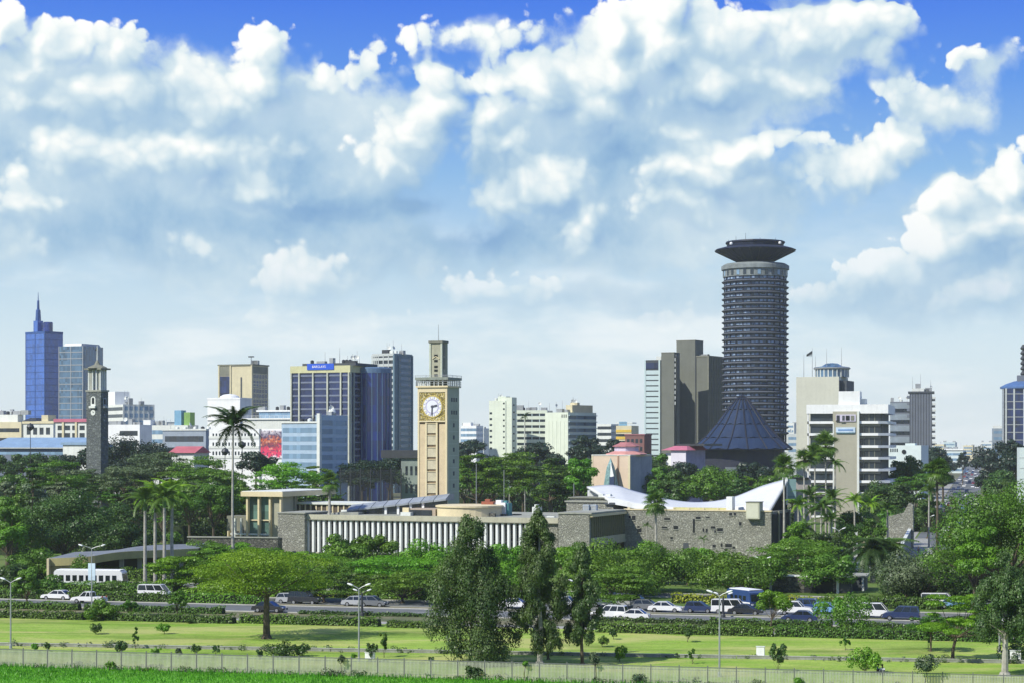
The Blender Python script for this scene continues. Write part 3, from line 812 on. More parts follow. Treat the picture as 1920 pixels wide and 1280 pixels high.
b = Bld('office_block', 'distant white and grey ribbon building left of the yellow one', 1119, 1146, 1160, 1120, 30)
zt = b.z(794); b.body(offwhite, zt); b.bands('window_band', gdark, [zt - 3 - 3.6 * i for i in range(5)], 1.7, .05, 'F', x0=-b.W + .5); b.bands('window_band', glass('steel_glass', (.07, .13, .20)), [zt - 3 - 3.6 * i for i in range(5)], 2.2, .05, 'S')
b = Bld('office_block', 'distant yellow-banded building with a blue roof sign', 1155, 1184, 1190, 1080, 20, D=14)
zt = b.z(797); b.body(cream, zt); b.bands('spandrel', surf('yellow_paint', (.62, .43, .06), .7), [zt - 3.6 - 3.8 * i for i in range(4)], 1.4, .2, 'F'); b.bands('window_band', gdark, [zt - 5.9 - 3.8 * i for i in range(3)], 1.4, .05, 'F'); b.box('roof_sign', surf('sky_blue_paint', (.18, .36, .50)), -b.W * .8, -b.W * .3, 0, .4, zt, zt + 2.2); b.box('canopy', offwhite, -b.W, .5, 0, 8, b.z(793), b.z(791))
b = Bld('office_block', 'reddish brown low block left of the pale green tower', 1172, 1208, 1214, 900, 20, D=12)
zt = b.z(815); b.body(surf('red_brown_render', (.20, .10, .09), .8), zt); b.grid('window', gdark, -b.W + .5, -.5, zt - 8, zt - .8, 4, 2, .6, .5); b.box('parapet', surf('dull_red_band', (.28, .12, .13), .8), -b.W - .3, .3, -.3, b.D, zt, zt + .6)

# ---- grey slab towers left of the round tower
b = Bld('slab_tower', 'narrow tower of pale green-blue glass bands, left of the blank grey slabs', 1208, 1238, 1243, 940, 16, D=20)
zt = b.z(674); pgreen = surf('pale_green_panel', (.50, .62, .62), .5, .04)
b.body(dgrey, zt, 'wall'); b.bands('glass_panel', pgreen, [b.z(701) - 2.55 * i for i in range(17)], 1.95, .2, 'F', x0=-b.W + .9, x1=-.8)
b.box('dark_glass_top', gnavy, -b.W + .6, -.4, -.25, .2, b.z(690), b.z(679)); b.piers('pier', pgreen, [-b.W + .4, -.4], .8, 0, zt, .35); b.box('roof_room', offwhite, -b.W * .3, 0, 2, 8, zt, b.z(667))
slab = surf('olive_grey_concrete', (.15, .16, .135), .9, .07, .15, .15)
b = Bld('slab_tower', 'blank olive-grey slab tower, the narrow left one beside the glass bands', 1240, 1264, 1270, 930, 22, D=9)
b.body(slab, b.z(661)); b.box('coping', dconc, -b.W - .1, .1, -.1, b.D, b.z(661), b.z(659.5)); b.box('vertical_window', gdark, .0, .12, 1, 4, 5, b.z(664)); b.grid('bright_window', offwhite, .3, .9, b.z(760), b.z(668), 1, 9, .8, .6, 'S', .5)
b = Bld('slab_tower', 'tallest blank olive-grey slab tower, just left of the round tower', 1269, 1328, 1356, 950, 30)
zt = b.z(668); b.body(slab, zt); b.box('lift_tower', slab, b.x(1269), b.x(1304), -.4, 9, 0, b.z(638)); b.box('coping', dconc, b.x(1269) - .1, b.x(1304) + .1, -.5, 9.1, b.z(638), b.z(636.5))
b.box('recess', dgrey, b.x(1304) + .05, b.x(1304) + .35, -.42, .2, 0, zt); b.bands('joint', surf('olive_dark_joint', (.16, .155, .11), .9), [zt - 12 * i for i in range(1, 5)], .12, .03, 'F', x0=b.x(1305), x1=-.05)
b.piers('rib', dconc, [b.D * k / 9 for k in range(10)], .4, 0, zt, .35, 'S'); b.box('coping', dconc, b.x(1305), .3, -.2, b.D, zt, zt + .6); b.clutter(b.x(1310), -1, 4, zt, 3, seed=61)

# ---- the round conference tower with its saucer roof
kicc_ring = surf('slate_concrete_ring', (.085, .095, .115), .85, .1, .3, .15); kdark = surf('slate_dark_panel', (.014, .020, .042), .6, .15, .3)
kglass = glass('tower_glass', (.045, .075, .13), .15, .9, (1.6, 1.6, 50))
KY = 900; k = thing('round_tower', 'very tall round tower of ringed storeys with a flying-saucer roof', 'tower', (wx(1416, KY), KY, 0))
kz = lambda py: wz(py, KY)
RB = 14.3
MB().lathe([(RB - 1.0, 0), (RB - 1.0, kz(497))], 48).build('core_wall', kdark, k)
NF = 27; z0 = kz(812); z1 = kz(520); dz = (z1 - z0) / NF
ring = MB().lathe([(RB - .9, -.95), (RB + .35, -.55), (RB + .95, -.12), (RB + .95, .12), (RB + .2, .50), (RB - .9, .62)], 48, cap=False).mesh('ring')
lite_pane = surf('pale_blind', (.28, .37, .50), .35, .3, .5)
PA = MB().box(-.62, .62, -.10, .10, -.42, .48).mesh('pane')
gl = MB().lathe([(RB - .35, -.55), (RB - .35, .6)], 48, cap=False).mesh('glass_band')
pm = []
for v in range(4):                                  # four arrangements of pale blinds and dark panes
    rr = random.Random(v + 70); m = MB()
    for j in range(48):
        if rr.random() < .42:
            a = 2 * math.pi * (j + .5) / 48; c_, s_ = math.cos(a), math.sin(a); q = RB - .28; t = .70
            m.add([(c_ * q + s_ * t, s_ * q - c_ * t, -.42), (c_ * q - s_ * t, s_ * q + c_ * t, -.42), (c_ * q - s_ * t, s_ * q + c_ * t, .5), (c_ * q + s_ * t, s_ * q - c_ * t, .5)], [(0, 1, 2, 3)])
    pm.append(m.mesh('blinds'))
for i in range(NF):
    z = z0 + dz * (i + .5)
    link('ring', ring, kicc_ring, k, (0, 0, z - dz * .42))
    g = link('glass_band', gl, kglass, k, (0, 0, z + dz * .12), rz=i * .13)
    link('blinds', pm[i % 4], lite_pane, k, (0, 0, z + dz * .12), rz=(i * 5 % 48) * 2 * math.pi / 48, kind='stuff')
fin = MB().box(-.25, .25, -.25, .45, z0 - 4, kz(505)).mesh('vertical_fin')
for j in range(24):
    a = 2 * math.pi * j / 24; link('vertical_fin', fin, kdark, k, ((RB - .3) * math.cos(a), (RB - .3) * math.sin(a), 0), a + math.pi / 2)
MB().lathe([(RB + .3, kz(521)), (RB + .3, kz(508)), (RB + 1.1, kz(507)), (RB + 1.1, kz(500)), (RB - .5, kz(496)), (9, kz(494))], 48).build('crown_wall', surf('weathered_crown_concrete', (.20, .23, .23), .8, .2, .3, .4), k)
cw = MB().box(-.7, .7, -.1, .1, kz(519), kz(510)).mesh('window')
for j in range(28):
    a = 2 * math.pi * j / 28; link('window', cw, gpale if j % 3 == 0 else gdark, k, ((RB + .32) * math.cos(a), (RB + .32) * math.sin(a), 0), a + math.pi / 2)
MB().lathe([(7.8, kz(497)), (8.4, kz(490))], 32).build('neck', dgrey, k)
MB().lathe([(8.4, kz(491.5)), (9.6, kz(489)), (18.3, kz(471.5)), (18.6, kz(470)), (18.1, kz(468.5)), (14.0, kz(464)), (13.6, kz(464))], 16, a0=math.pi / 16).build('saucer', kdark, k)
MB().lathe([(12.6, kz(465)), (13.0, kz(459)), (13.6, kz(456.5)), (13.4, kz(454)), (9, kz(452)), (.5, kz(450.5))], 16, a0=math.pi / 16).build('saucer_roof', kdark, k)
for j, (px, y0_) in enumerate([(1367, 461), (1457, 460)]):
    MB().lathe([(.1, -.7), (.6, -.4), (.75, .15), (.5, .6), (.1, .75)], 10).build('dish', white, k, ((px - 1416) * KY / F, -14.5 + abs(px - 1416) * .12, kz(y0_)))
for px, t in ((1380, 443), (1398, 437), (1425, 445), (1454, 446), (1366, 450)):
    MB().path([((px - 1416) * KY / F, 0, kz(456)), ((px - 1416) * KY / F, 0, kz(t))], [.15, .06], 4).build('aerial', ironm, k)
for a in range(0, 360, 15):
    MB().tube((8.6 * math.cos(rad(a)), 8.6 * math.sin(rad(a)), kz(491)), (18.4 * math.cos(rad(a)), 18.4 * math.sin(rad(a)), kz(471.3)), .16, seg=4).build('saucer_rib', dgrey, k)

# ---- the folded cone hall in front of it
CY = 815; cz = lambda py: wz(py, CY); cm = CY / F
c_ = thing('conical_hall', 'dark blue conical hall with a folded tent-like roof at the foot of the round tower', 'building', (wx(1391, CY), CY, 0))
cone_m = surf('dark_slate_roof', (.012, .028, .072), .7, .12, .25, .2, spec=.25)
prof = [(95, 841), (70, 820), (48, 795), (28, 768), (12, 749), (5, 742)]
seg = 16
me = MB()
for j in range(1):
    a0, a1 = -math.pi / seg, math.pi / seg
    for i in range(len(prof) - 1):
        r0, r1 = prof[i][0] * cm, prof[i + 1][0] * cm; za, zb = cz(prof[i][1]), cz(prof[i + 1][1])
        me.add([(r0 * math.cos(a0), r0 * math.sin(a0), za), (r0 * .985, 0, za + .5), (r0 * math.cos(a1), r0 * math.sin(a1), za), (r1 * math.cos(a1), r1 * math.sin(a1), zb), (r1 * .985, 0, zb + .1), (r1 * math.cos(a0), r1 * math.sin(a0), zb)], [(0, 1, 4, 5), (1, 2, 3, 4)])
panel = me.mesh('roof_panel')
ridge = MB().path([(r * cm, 0, cz(y) + .12) for r, y in prof], [.30] * 6, 5).mesh('ridge')
for j in range(seg):
    a = 2 * math.pi * (j + .5) / seg
    link('roof_panel', panel, cone_m, c_, rz=a); link('ridge', ridge, surf('black_ridge', (.012, .014, .025), .6), c_, rz=a + math.pi / seg)
MB().lathe([(20.2, cz(843)), (20.9, cz(841)), (20.5, cz(840.5))], 32).build('eave', kdark, c_)
MB().lathe([(16.6, 0), (16.6, cz(842))], 32).build('drum_wall', surf('dark_brick_drum', (.022, .025, .042), .8, .1, .4), c_)
MB().lathe([(1.0, cz(744)), (1.2, cz(741)), (.3, cz(740))], 12).build('cap', kdark, c_)
for (r, y) in ((48, 795), (70, 820)): MB().lathe([(r * cm + .1, cz(y) - .1), (r * cm + .12, cz(y) + .12)], seg, cap=False, a0=0).build('seam', surf('black_ridge', (.012, .014, .025)), c_)
MB().box(-9, 9, -21, -16, cz(900), cz(887)).build('porch', surf('blue_grey_concrete', (.17, .20, .21), .8), c_); MB().box(-8.5, 8.6, -20, -15, cz(884), cz(874)).build('upper_porch', surf('blue_grey_concrete', (.17, .20, .21), .8), c_)

b = Bld('church_hall', 'white and lilac hall with a flat dusky pink roof beside the conical hall', 1258, 1286, 1322, 700, 30)
zt = b.z(843); b.body(surf('lilac_white_render', (.62, .60, .66), .8, .05, .2, .15), zt); b.box('side_wall', surf('shade_violet_side', (.25, .25, .36), .8), -.2, .1, .2, b.D, 0, zt)  # side sheet darker than the body, violet shade put into its colour
MB().add([(-b.W - 3.5, -1, zt), (1, -1, zt), (1, b.D, zt), (-b.W - 3.5, b.D, zt), (-b.W, 3, b.z(835)), (-1, 3, b.z(835)), (-1, b.D, b.z(835)), (-b.W, b.D, b.z(835))], [(0, 1, 5, 4), (1, 2, 6, 5), (2, 3, 7, 6), (3, 0, 4, 7), (4, 5, 6, 7), (3, 2, 1, 0)]).build('roof', pinkm, b.o)
b.box('roof_edge', ironm, -6, 5, 5, b.D + 4, b.z(835), b.z(831)); b.box('annex', white, -b.W - 2.4, -b.W, 1, 6, 0, zt - 1)

# ---- peach church with pink octagon and the tall spire-like sculpture
b = Bld('church', 'peach-walled church block with a pink octagonal roof drum', 1110, 1181, 1222, 560, 30, cat='church')
zt = b.z(853); b.body(peach, zt); b.box('side_wall', surf('shade_grey_side', (.26, .29, .33), .8, .1, .3, .2), -.2, .12, .15, b.D, 0, zt - .3)  # grey sheet over the peach body: the side's shade put into colour
b.box('pier', surf('brown_render', (.40, .26, .18), .8), b.x(1158), b.x(1160.5), -.25, .3, 0, zt); b.box('pier', cream, -.5, .12, -.12, .4, 0, zt)
b.box('pier', cream, -b.W - .1, -b.W + .35, -.12, .4, 0, zt); b.box('parapet', offwhite, -b.W - .1, .25, -.15, b.D, zt, zt + .25)
cx2, cy2 = -b.W * .35, b.D * .45
MB().lathe([(6.0, zt + .25), (5.9, zt + .5), (3.6, b.z(845))], 8, (cx2, cy2), a0=rad(22.5)).build('lower_roof', surf('rose_tile', (.52, .25, .22), .8, .1, 1), b.o)
MB().lathe([(3.5, b.z(848)), (3.5, b.z(836))], 8, (cx2, cy2), a0=rad(22.5)).build('drum', lilac, b.o)
MB().lathe([(4.1, b.z(836.3)), (4.0, b.z(835)), (2.2, b.z(830)), (1.8, b.z(828))], 8, (cx2, cy2), a0=rad(22.5)).build('upper_roof', surf('rose_tile_dark', (.36, .15, .15), .8, .1, 1), b.o)
teal = surf('verdigris_copper', (.20, .34, .34), .6, .35, 1.2, .3)
sx_ = b.x(1141)
m = MB(); m.smooth = True
m.add([(-1.9, 0, 0), (1.9, 0, 0), (2.3, 1.6, 0), (-2.3, 1.6, 0), (-1.25, -.1, 3.2), (1.5, -.1, 3.2), (1.5, 1.6, 3.2), (-1.35, 1.6, 3.2), (-.75, 0, 6.0), (.95, 0, 6.0), (.95, 1.5, 6), (-.8, 1.5, 6), (.15, .6, 8.6)],
      [(0, 1, 5, 4), (1, 2, 6, 5), (2, 3, 7, 6), (3, 0, 4, 7), (4, 5, 9, 8), (5, 6, 10, 9), (6, 7, 11, 10), (7, 4, 8, 11), (8, 9, 12), (9, 10, 12), (10, 11, 12), (11, 8, 12), (3, 2, 1, 0)])
m.smooth = False
sp = thing('monument', 'slender verdigris and white spire monument standing before the peach church wall', 'monument', (b.o.location.x + sx_ * math.cos(b.a), b.o.location.y - 3.6 - sx_ * math.sin(b.a), b.z(914)), -b.a)
m.build('spire', teal, sp); MB().box(-2.2, 2.2, -.3, 1.9, -b.z(914), 0).build('plinth', concrete, sp)
MB().add([(.4, -.25, 3.0), (1.6, -.25, 3.4), (.55, -.1, 7.4)], [(0, 1, 2)]).add([(.4, .1, 3.0), (1.6, .1, 3.4), (.55, .1, 7.4)], [(2, 1, 0)]).build('white_blade', white, sp)
MB().box(.2, 1.7, -.28, .2, 0, 3.2).build('dark_panel', surf('deep_blue_panel', (.03, .05, .11), .5), sp)

# ---- white office with brown recesses and the pale slab behind (right of the round tower)
b = Bld('concrete_tower', 'tall blank pale concrete tower with a round glazed roof room and a flag', 1493, 1573, 1590, 830, 22)
pc = surf('pale_warm_concrete', (.50, .51, .42), .85, .06, .12, .15); zt = b.z(705); b.body(pc, zt); b.box('dark_side', dgrey, -1, .15, .2, b.D, b.z(760), b.z(712)); b.box('dark_side_top', dgrey, -2, 2.6, 3, b.D, b.z(740), b.z(712))
MB().lathe([(7.0, zt), (7.0, b.z(690)), (7.5, b.z(689)), (7.5, b.z(686)), (4.4, b.z(684)), (2.5, b.z(679)), (.5, b.z(678))], 24, (b.x(1551), 9)).build('round_roof_room', glass('steel_glass', (.07, .13, .20)), b.o)
me = MB().box(-.2, .2, -.15, .2, zt, b.z(689)).mesh('mullion')
for j in range(24):
    a = 2 * math.pi * j / 24; link('mullion', me, offwhite, b.o, (b.x(1551) + 7.05 * math.cos(a), 9 + 7.05 * math.sin(a), 0), a + math.pi / 2)
MB().lathe([(7.6, b.z(690)), (7.9, b.z(688)), (7.6, b.z(687))], 24, (b.x(1551), 9)).build('ring_beam', galv, b.o)
for px, t in ((1503, 662), (1519, 650), (1525, 665), (1546, 652), (1574, 650)): b.mast(b.x(px), 4, zt, b.z(t) - zt, .16)
f = MB(); 
for i in range(6):
    x0_, x1_ = i * .42, (i + 1) * .42; h0, h1 = .35 * math.sin(i), .35 * math.sin(i + 1)
    f.add([(x0_, h0 * .5, -.1 * i - .2 + i * .0), (x1_, h1 * .5, .28 * i), (x1_, h1 * .5, .28 * i + 1.0), (x0_, h0 * .5, .9 + .25 * i - .2)], [(0, 1, 2, 3), (3, 2, 1, 0)])
f.build('flag', dgrey, b.o, (b.x(1508), 4, b.z(665)))
b = Bld('office_block', 'white office with dark balcony bands and a beige sign shaft, right foreground', 1514, 1658, 1671, 600, 14)
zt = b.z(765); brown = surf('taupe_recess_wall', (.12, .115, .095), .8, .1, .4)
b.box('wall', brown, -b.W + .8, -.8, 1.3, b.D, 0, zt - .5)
lev = [b.z(y) for y in (792.5, 815, 838, 860, 882, 904, 926, 948, 970)]
xl_, xr_ = b.x(1562), b.x(1611)
slabm = MB().box(-b.W, xl_, -.2, 2, -.1, .66).box(-b.W, -b.W + .4, -.2, 2, -.1, 1.0).mesh('balcony')
slabr = MB().add([(xr_, -.2, -.1), (-1.8, -.2, -.1), (1.6, 2.6, -.1), (1.6, b.D, -.1), (xr_, b.D, -.1), (xr_, -.2, .68), (-1.8, -.2, .68), (1.6, 2.6, .68), (1.6, b.D, .68), (xr_, b.D, .68)], [(4, 3, 2, 1, 0), (5, 6, 7, 8, 9), (0, 1, 6, 5), (1, 2, 7, 6), (2, 3, 8, 7), (3, 4, 9, 8), (4, 0, 5, 9)]).mesh('balcony')
gb = MB().box(-b.W + .8, xl_, .9, 1.32, .7, 3.0).mesh('window_band'); gb2 = MB().box(xr_, -1.0, .9, 1.32, .7, 3.0).mesh('window_band')
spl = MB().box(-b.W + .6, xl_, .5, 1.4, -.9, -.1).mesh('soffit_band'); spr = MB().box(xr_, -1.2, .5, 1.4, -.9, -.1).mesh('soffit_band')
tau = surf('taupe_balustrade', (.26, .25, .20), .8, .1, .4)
for z in lev:
    link('balcony', slabm, white, b.o, (0, 0, z)); link('balcony', slabr, white, b.o, (0, 0, z))
    link('window_band', gb, gdark, b.o, (0, 0, z)); link('window_band', gb2, gdark, b.o, (0, 0, z)); link('soffit_band', spl, tau, b.o, (0, 0, z)); link('soffit_band', spr, tau, b.o, (0, 0, z))
b.box('parapet', white, -b.W - .3, 1.2, -.35, b.D, b.z(774), b.z(757)); b.box('penthouse', white, b.x(1572), b.x(1612), .5, 9, b.z(757), b.z(732)); b.box('lift_house', offwhite, b.x(1612), b.x(1622), 3, 9, b.z(757), b.z(746))
b.box('edge_wall', white, -b.W, -b.W + .35, -.1, 1.2, 0, b.z(774))
shaft = surf('beige_grey_render', (.36, .35, .27), .85, .05, .15, .1)
b.box('shaft', shaft, xl_, xr_, -.9, 2, 0, b.z(770)); b.box('shaft_edge', offwhite, xr_ - .6, xr_ + .05, -1.05, 2, 0, b.z(769.5)); b.box('shaft_edge', offwhite, xl_, xl_ + .35, -1.0, 2, 0, b.z(790))
b.box('sign_board', lilac, b.x(1568), b.x(1605), -1.2, -.9, b.z(789), b.z(776))
for px, w, h_, mm in ((1572, 2.4, 10, ironm), (1582, 1.8, 9, dgrey), (1590, 2.9, 9, void), (1599, 2.6, 9, dconc)):
    cxp = b.x(px); b.box('sign_letter', mm, cxp - w * .2, cxp + w * .2, -1.3, -1.18, b.z(782.5 + h_ / 2), b.z(782.5 - h_ / 2))
b.box('sign_letter', ironm, b.x(1568), b.x(1575), -1.3, -1.18, b.z(789), b.z(787)); b.box('sign_letter', dgrey, b.x(1577), b.x(1585), -1.3, -1.18, b.z(791), b.z(789.4))
b.box('banner', surf('pale_blue_banner', (.50, .62, .72), .6), b.x(1568), b.x(1604), -1.2, -.9, b.z(810), b.z(800)); b.box('banner_stripe', surf('mid_blue_banner', (.16, .28, .50), .6), b.x(1572), b.x(1600), -1.26, -1.19, b.z(806.5), b.z(803.5))
b.box('banner_stripe', surf('dark_teal_banner', (.08, .17, .20), .6), b.x(1568), b.x(1603), -1.26, -1.19, b.z(811.5), b.z(809.5))
me = MB().box(-.09, .09, .8, .92, .7, 3.0).mesh('mullion')
for z in lev[:6]:
    for x in [xr_ + 1.2 + i * 1.7 for i in range(int((-1 - xr_) / 1.7))]: link('mullion', me, dconc, b.o, (x, 0, z))
st = MB()
for i, z in enumerate(lev[5:]): st.box(.9, 2.1, 4 + i * .4, 7, z, z + 2.4)
b.box('stair_wall', white, 1.7, 2.2, 4, 8, lev[6] - 1.5, lev[5]); b.box('stair_wall', white, 1.7, 2.2, 3, 6, lev[7], lev[6] - 1.5)
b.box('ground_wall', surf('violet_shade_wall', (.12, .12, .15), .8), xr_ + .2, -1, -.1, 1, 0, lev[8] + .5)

b = Bld('concrete_tower', 'grey stepped office tower with notched balconies right of the white office', 1669, 1706, 1712, 1100, 14, D=20)
tg = surf('blue_grey_tower_concrete', (.145, .165, .195), .85, .08, .2, .1)
zt = b.z(752); b.body(tg, zt); b.bands('window_band', gdark, [zt - 6 - 6.3 * i for i in range(5)], 1.8, .05, 'F'); b.bands('spandrel', surf('pale_blue_grey', (.23, .28, .32), .8), [zt - 3.9 - 6.3 * i for i in range(6)], 3.2, .35, 'F'); b.clutter(-b.W, 0, 5, zt, 4, seed=71)
b = Bld('concrete_tower', 'taller dark grey tower section with white balcony ends and roof aerials', 1706, 1747, 1750, 1090, 12, D=22)
zt = b.z(736); b.body(tg, zt); b.box('roof_slab', dgrey, -b.W - 1, 1.5, -.5, b.D, zt, zt + 1); b.piers('rib', dgrey, [-b.W * k_ / 8 for k_ in range(9)], .35, 0, zt, .2)
b.bands('balcony', offwhite, [zt - 3 - 3.5 * i for i in range(18)], .9, 0, 'F', x0=.1, x1=2.2, depth=4); b.bands('balcony_soffit', dgrey, [zt - 4.4 - 3.5 * i for i in range(18)], 1.2, -.2, 'F', x0=.1, x1=1.9, depth=4)
b.bands('balcony', tg, [zt - 3 - 3.5 * i for i in range(4)], 1.6, 0, 'F', x0=-b.W - 1.6, x1=-b.W, depth=4)
b.box('roof_room', offwhite, -b.W * .9, -b.W * .35, 2, 10, zt + 1, b.z(727)); b.box('roof_room', galv, -b.W * .75, -b.W * .5, 2.5, 8, b.z(727), b.z(718)); b.clutter(-b.W * .3, 0, 4, zt + 1, 3, seed=72, hmax=3)
for px, t in ((1711, 708), (1726, 702), (1745, 714)): b.mast(b.x(px), 4, zt + 1, b.z(t) - zt, .15)
b = Bld('office_block', 'low white building with a single dark round window among the right trees', 1666, 1727, 1741, 800, 22)
zt = b.z(834); wg = surf('pale_mint_render', (.56, .64, .62), .8, .05); b.body(wg, zt); b.box('roof_room', wg, -b.W * .5, -b.W * .2, 1, 5, zt, b.z(830)); b.grid('window', gdark, -b.W + .5, -b.W * .7, zt - 3, zt - 1, 4, 1, .6, .7)
MB().lathe([(.9, 0), (.9, .2)], 14).build('round_window', void, b.o, (b.x(1695), -.05, zt - 2.6)).rotation_euler = (rad(90), 0, 0); b.grid('window', gdark, -b.W + .5, -b.W * .6, zt - 9, zt - 7.5, 5, 1, .6, .7)
b = Bld('office_block', 'distant pale green-white building at the end of the avenue', 1770, 1806, 1811, 1500, 22, D=14)
zt = b.z(843); b.body(surf('pale_mint_render', (.56, .64, .62)), zt); b.bands('cornice', white, [zt], 1, .8, 'F'); b.bands('window_band', gpale, [zt - 4 - 4 * i for i in range(4)], 1.8, .05, 'F', x0=-b.W + 1, x1=-1); b.clutter(-b.W, -1, 5, zt + 1, 5, seed=73)
b = Bld('office_tower', 'navy glass tower with a bright blue domed roof at the right edge', 1884, 1919, 1960, 1000, 10, D=20)
zt = b.z(727); b.body(gnavy, zt, 'curtain_wall'); b.bands('floor_line', galv, [zt - 3 - 3.9 * i for i in range(15)], .45, .15, 'F'); b.piers('pier', surf('pale_grey_concrete', (.46, .50, .48)), [-b.W + .6, -b.W * .5], .8, 0, zt, .4); b.piers('pier', ironm, [-b.W - .2], .5, 0, zt, .1)
bm_ = surf('bright_blue_roof', (.07, .14, .30), .5); MB().lathe([(11, zt), (11, zt + .9), (8, b.z(718)), (4, b.z(713)), (1, b.z(711))], 20, (0, 9)).build('roof', bm_, b.o)
b.box('mast_base', tg, -2.5, 3, 5, 10, b.z(716), b.z(702))
for i in range(6): MB().lathe([(1.2, 0), (1.7, .8), (1.2, 1.6), (.6, 2.6)], 10).build('aerial_drum', ironm, b.o, (.6, 7, b.z(702) + i * 2.6))
b.mast(.6, 7, b.z(660), 3, .3)
b = Bld('office_block', 'small grey-blue block left of the navy tower at the right edge', 1860, 1882, 1886, 1150, 14, D=12)
zt = b.z(802); b.body(surf('pale_blue_grey', (.23, .28, .32)), zt); b.box('crown', offwhite, -b.W + .5, -.5, .4, 8, zt, b.z(797)); b.bands('window_band', gpale, [zt - 3 - 3.6 * i for i in range(8)], 1.5, .05, 'F', x0=-b.W + 1, x1=-1)
b = Bld('office_block', 'sliver of a pale green wall at the right edge above the big tree', 1912, 1990, 1995, 560, 10, D=10)
b.body(surf('pale_mint_render', (.56, .64, .62)), b.z(838)); b.bands('joint', galv, [b.z(838) - 3 * i for i in range(1, 4)], .15, .04, 'F')

# ---- far skyline seen over the trees: one block each
rr = random.Random(5)
for i, (px, w, top, Y) in enumerate([(8, 30, 770, 1500), (300, 26, 790, 1500), (420, 20, 775, 1700), (505, 18, 778, 1600), (672, 20, 800, 1600), (900, 14, 802, 1900), (1125, 14, 800, 1900), (1482, 14, 792, 1700), (1486, 20, 812, 1300), (1760, 20, 832, 2400), (1780, 22, 828, 2600), (1815, 18, 834, 2500), (1850, 20, 828, 2300), (1872, 18, 820, 2100)]):
    col = rr.choice([offwhite, hshade, surf('pale_grey_concrete', (.46, .50, .48)), cream])
    b = Bld('far_building', '', px - w / 2, px + w / 2, px + w / 2 + 4, Y, 22, D=14)
    tag(b.o, ['tiny far pale block at the left edge of the skyline', 'tiny far block left of the palm skyline', 'tiny far block behind the plain white block', 'tiny far block between beige tower and navy tower', 'tiny far block behind the navy tower', 'tiny far block right of the clock tower', 'tiny far block left of the yellow-banded building', 'tiny far block touching the right side of the round tower', 'tiny nearer block at the foot of the round tower', 'tiny far block at the left of the avenue gap', 'tiny far block in the middle left of the avenue gap', 'tiny far block right at the avenue end', 'tiny far block above the avenue trees', 'tiny far block left of the right-edge towers'][i], 'building')
    zt = b.z(top); b.body(col, zt); b.bands('window_band', gpale, [zt - 4 - 4 * j for j in range(3)], 1.8, .06, 'F', x0=-b.W + .8, x1=-.8); b.clutter(-b.W, 0, 4, zt, 2, seed=90 + i)

# ---- grey stone clock tower at the left
st_ = stone_mat('grey_blue_stone', (.095, .11, .11), (.15, .17, .165), (.09, .10, .10), 1.3)
b = Bld('stone_tower', 'dark grey stone clock tower with an open white colonnade and a flag', 162, 189, 203, 560, 27, cat='clock tower')
zt = b.z(733); b.body(st_, zt); b.box('cornice', concrete, -b.W - .2, .2, -.2, b.D + .2, zt, zt + .45)
def arch(bm, x0, x1, z0, z1, ya, yb, n=8):
    r = (x1 - x0) / 2; cx = (x0 + x1) / 2
    pts = [(x0, z0), (x1, z0)] + [(cx + r * math.cos(t), z1 - r + r * math.sin(t)) for t in [i * math.pi / n for i in range(n + 1)]]
    m_ = len(pts); return bm.add([(x, ya, z) for x, z in pts] + [(x, yb, z) for x, z in pts], [tuple(range(m_)), tuple(range(2 * m_ - 1, m_ - 1, -1))] + [(i, m_ + i, m_ + (i + 1) % m_, (i + 1) % m_) for i in range(m_)])
xm = b.x(175)
arch(MB(), xm - .85, xm + .85, b.z(763), b.z(742), -.12, .1).build('window_frame', offwhite, b.o); arch(MB(), xm - .42, xm + .42, b.z(756), b.z(744), -.16, .1).build('window', void, b.o)
MB().box(xm - 1.1, xm + 1.1, -.7, 0, b.z(764), b.z(760)).build('balcony', offwhite, b.o)
MB().lathe([(.8, 0), (.8, .12)], 20).build('clock_face', offwhite, b.o, (xm, -.04, b.z(772.5))).rotation_euler = (rad(90), 0, 0)
MB().box(xm - .05, xm + .05, -.22, -.17, b.z(772.5), b.z(769.5)).box(xm, xm + .4, -.22, -.17, b.z(772.8), b.z(772)).build('clock_hands', void, b.o)
ym = b.D * .5
MB().box(0, .12, ym - .7, ym + .7, b.z(763), b.z(745)).build('window_frame', surf('shade_frame', (.28, .32, .34)), b.o); MB().box(0, .16, ym - .35, ym + .35, b.z(757), b.z(747)).build('window', void, b.o); MB().box(0, .6, ym - .9, ym + .9, b.z(764), b.z(760)).build('balcony', galv, b.o)
for z in (b.z(775), b.z(786), b.z(800)): b.box('slit_window', galv, 0, .1, ym - .15, ym + .15, z - .4, z)
cm_ = MB().lathe([(.28, zt + .45), (.24, b.z(692))], 10).mesh('column')
nC = 4
for i in range(nC):
    for j in range(nC):
        if i in (0, nC - 1) or j in (0, nC - 1): link('column', cm_, offwhite, b.o, (-b.W + .5 + (b.W - 1) * i / (nC - 1), .5 + (b.D - 1) * j / (nC - 1), 0))
MB().box(-b.W + .4, -b.W + 1.5, .4, 1.2, zt, b.z(692)).build('corner_pier', concrete, b.o); MB().box(-1.2, -.4, .4, 1.4, zt, b.z(692)).build('corner_pier', concrete, b.o)
b.box('roof_slab', dconc, -b.W - .5, .5, -.5, b.D + .5, b.z(692), b.z(689)); MB().lathe([(b.W * .58, b.z(689)), (b.W * .5, b.z(686.5)), (.9, b.z(682)), (.6, b.z(678)), (.1, b.z(673))], 8, (-b.W / 2, b.D / 2), a0=rad(22.5)).build('low_dome', dconc, b.o)
MB().path([(-b.W / 2, b.D / 2, b.z(679)), (-b.W / 2, b.D / 2, b.z(647))], [.22, .13], 6).build('flagpole', offwhite, b.o)
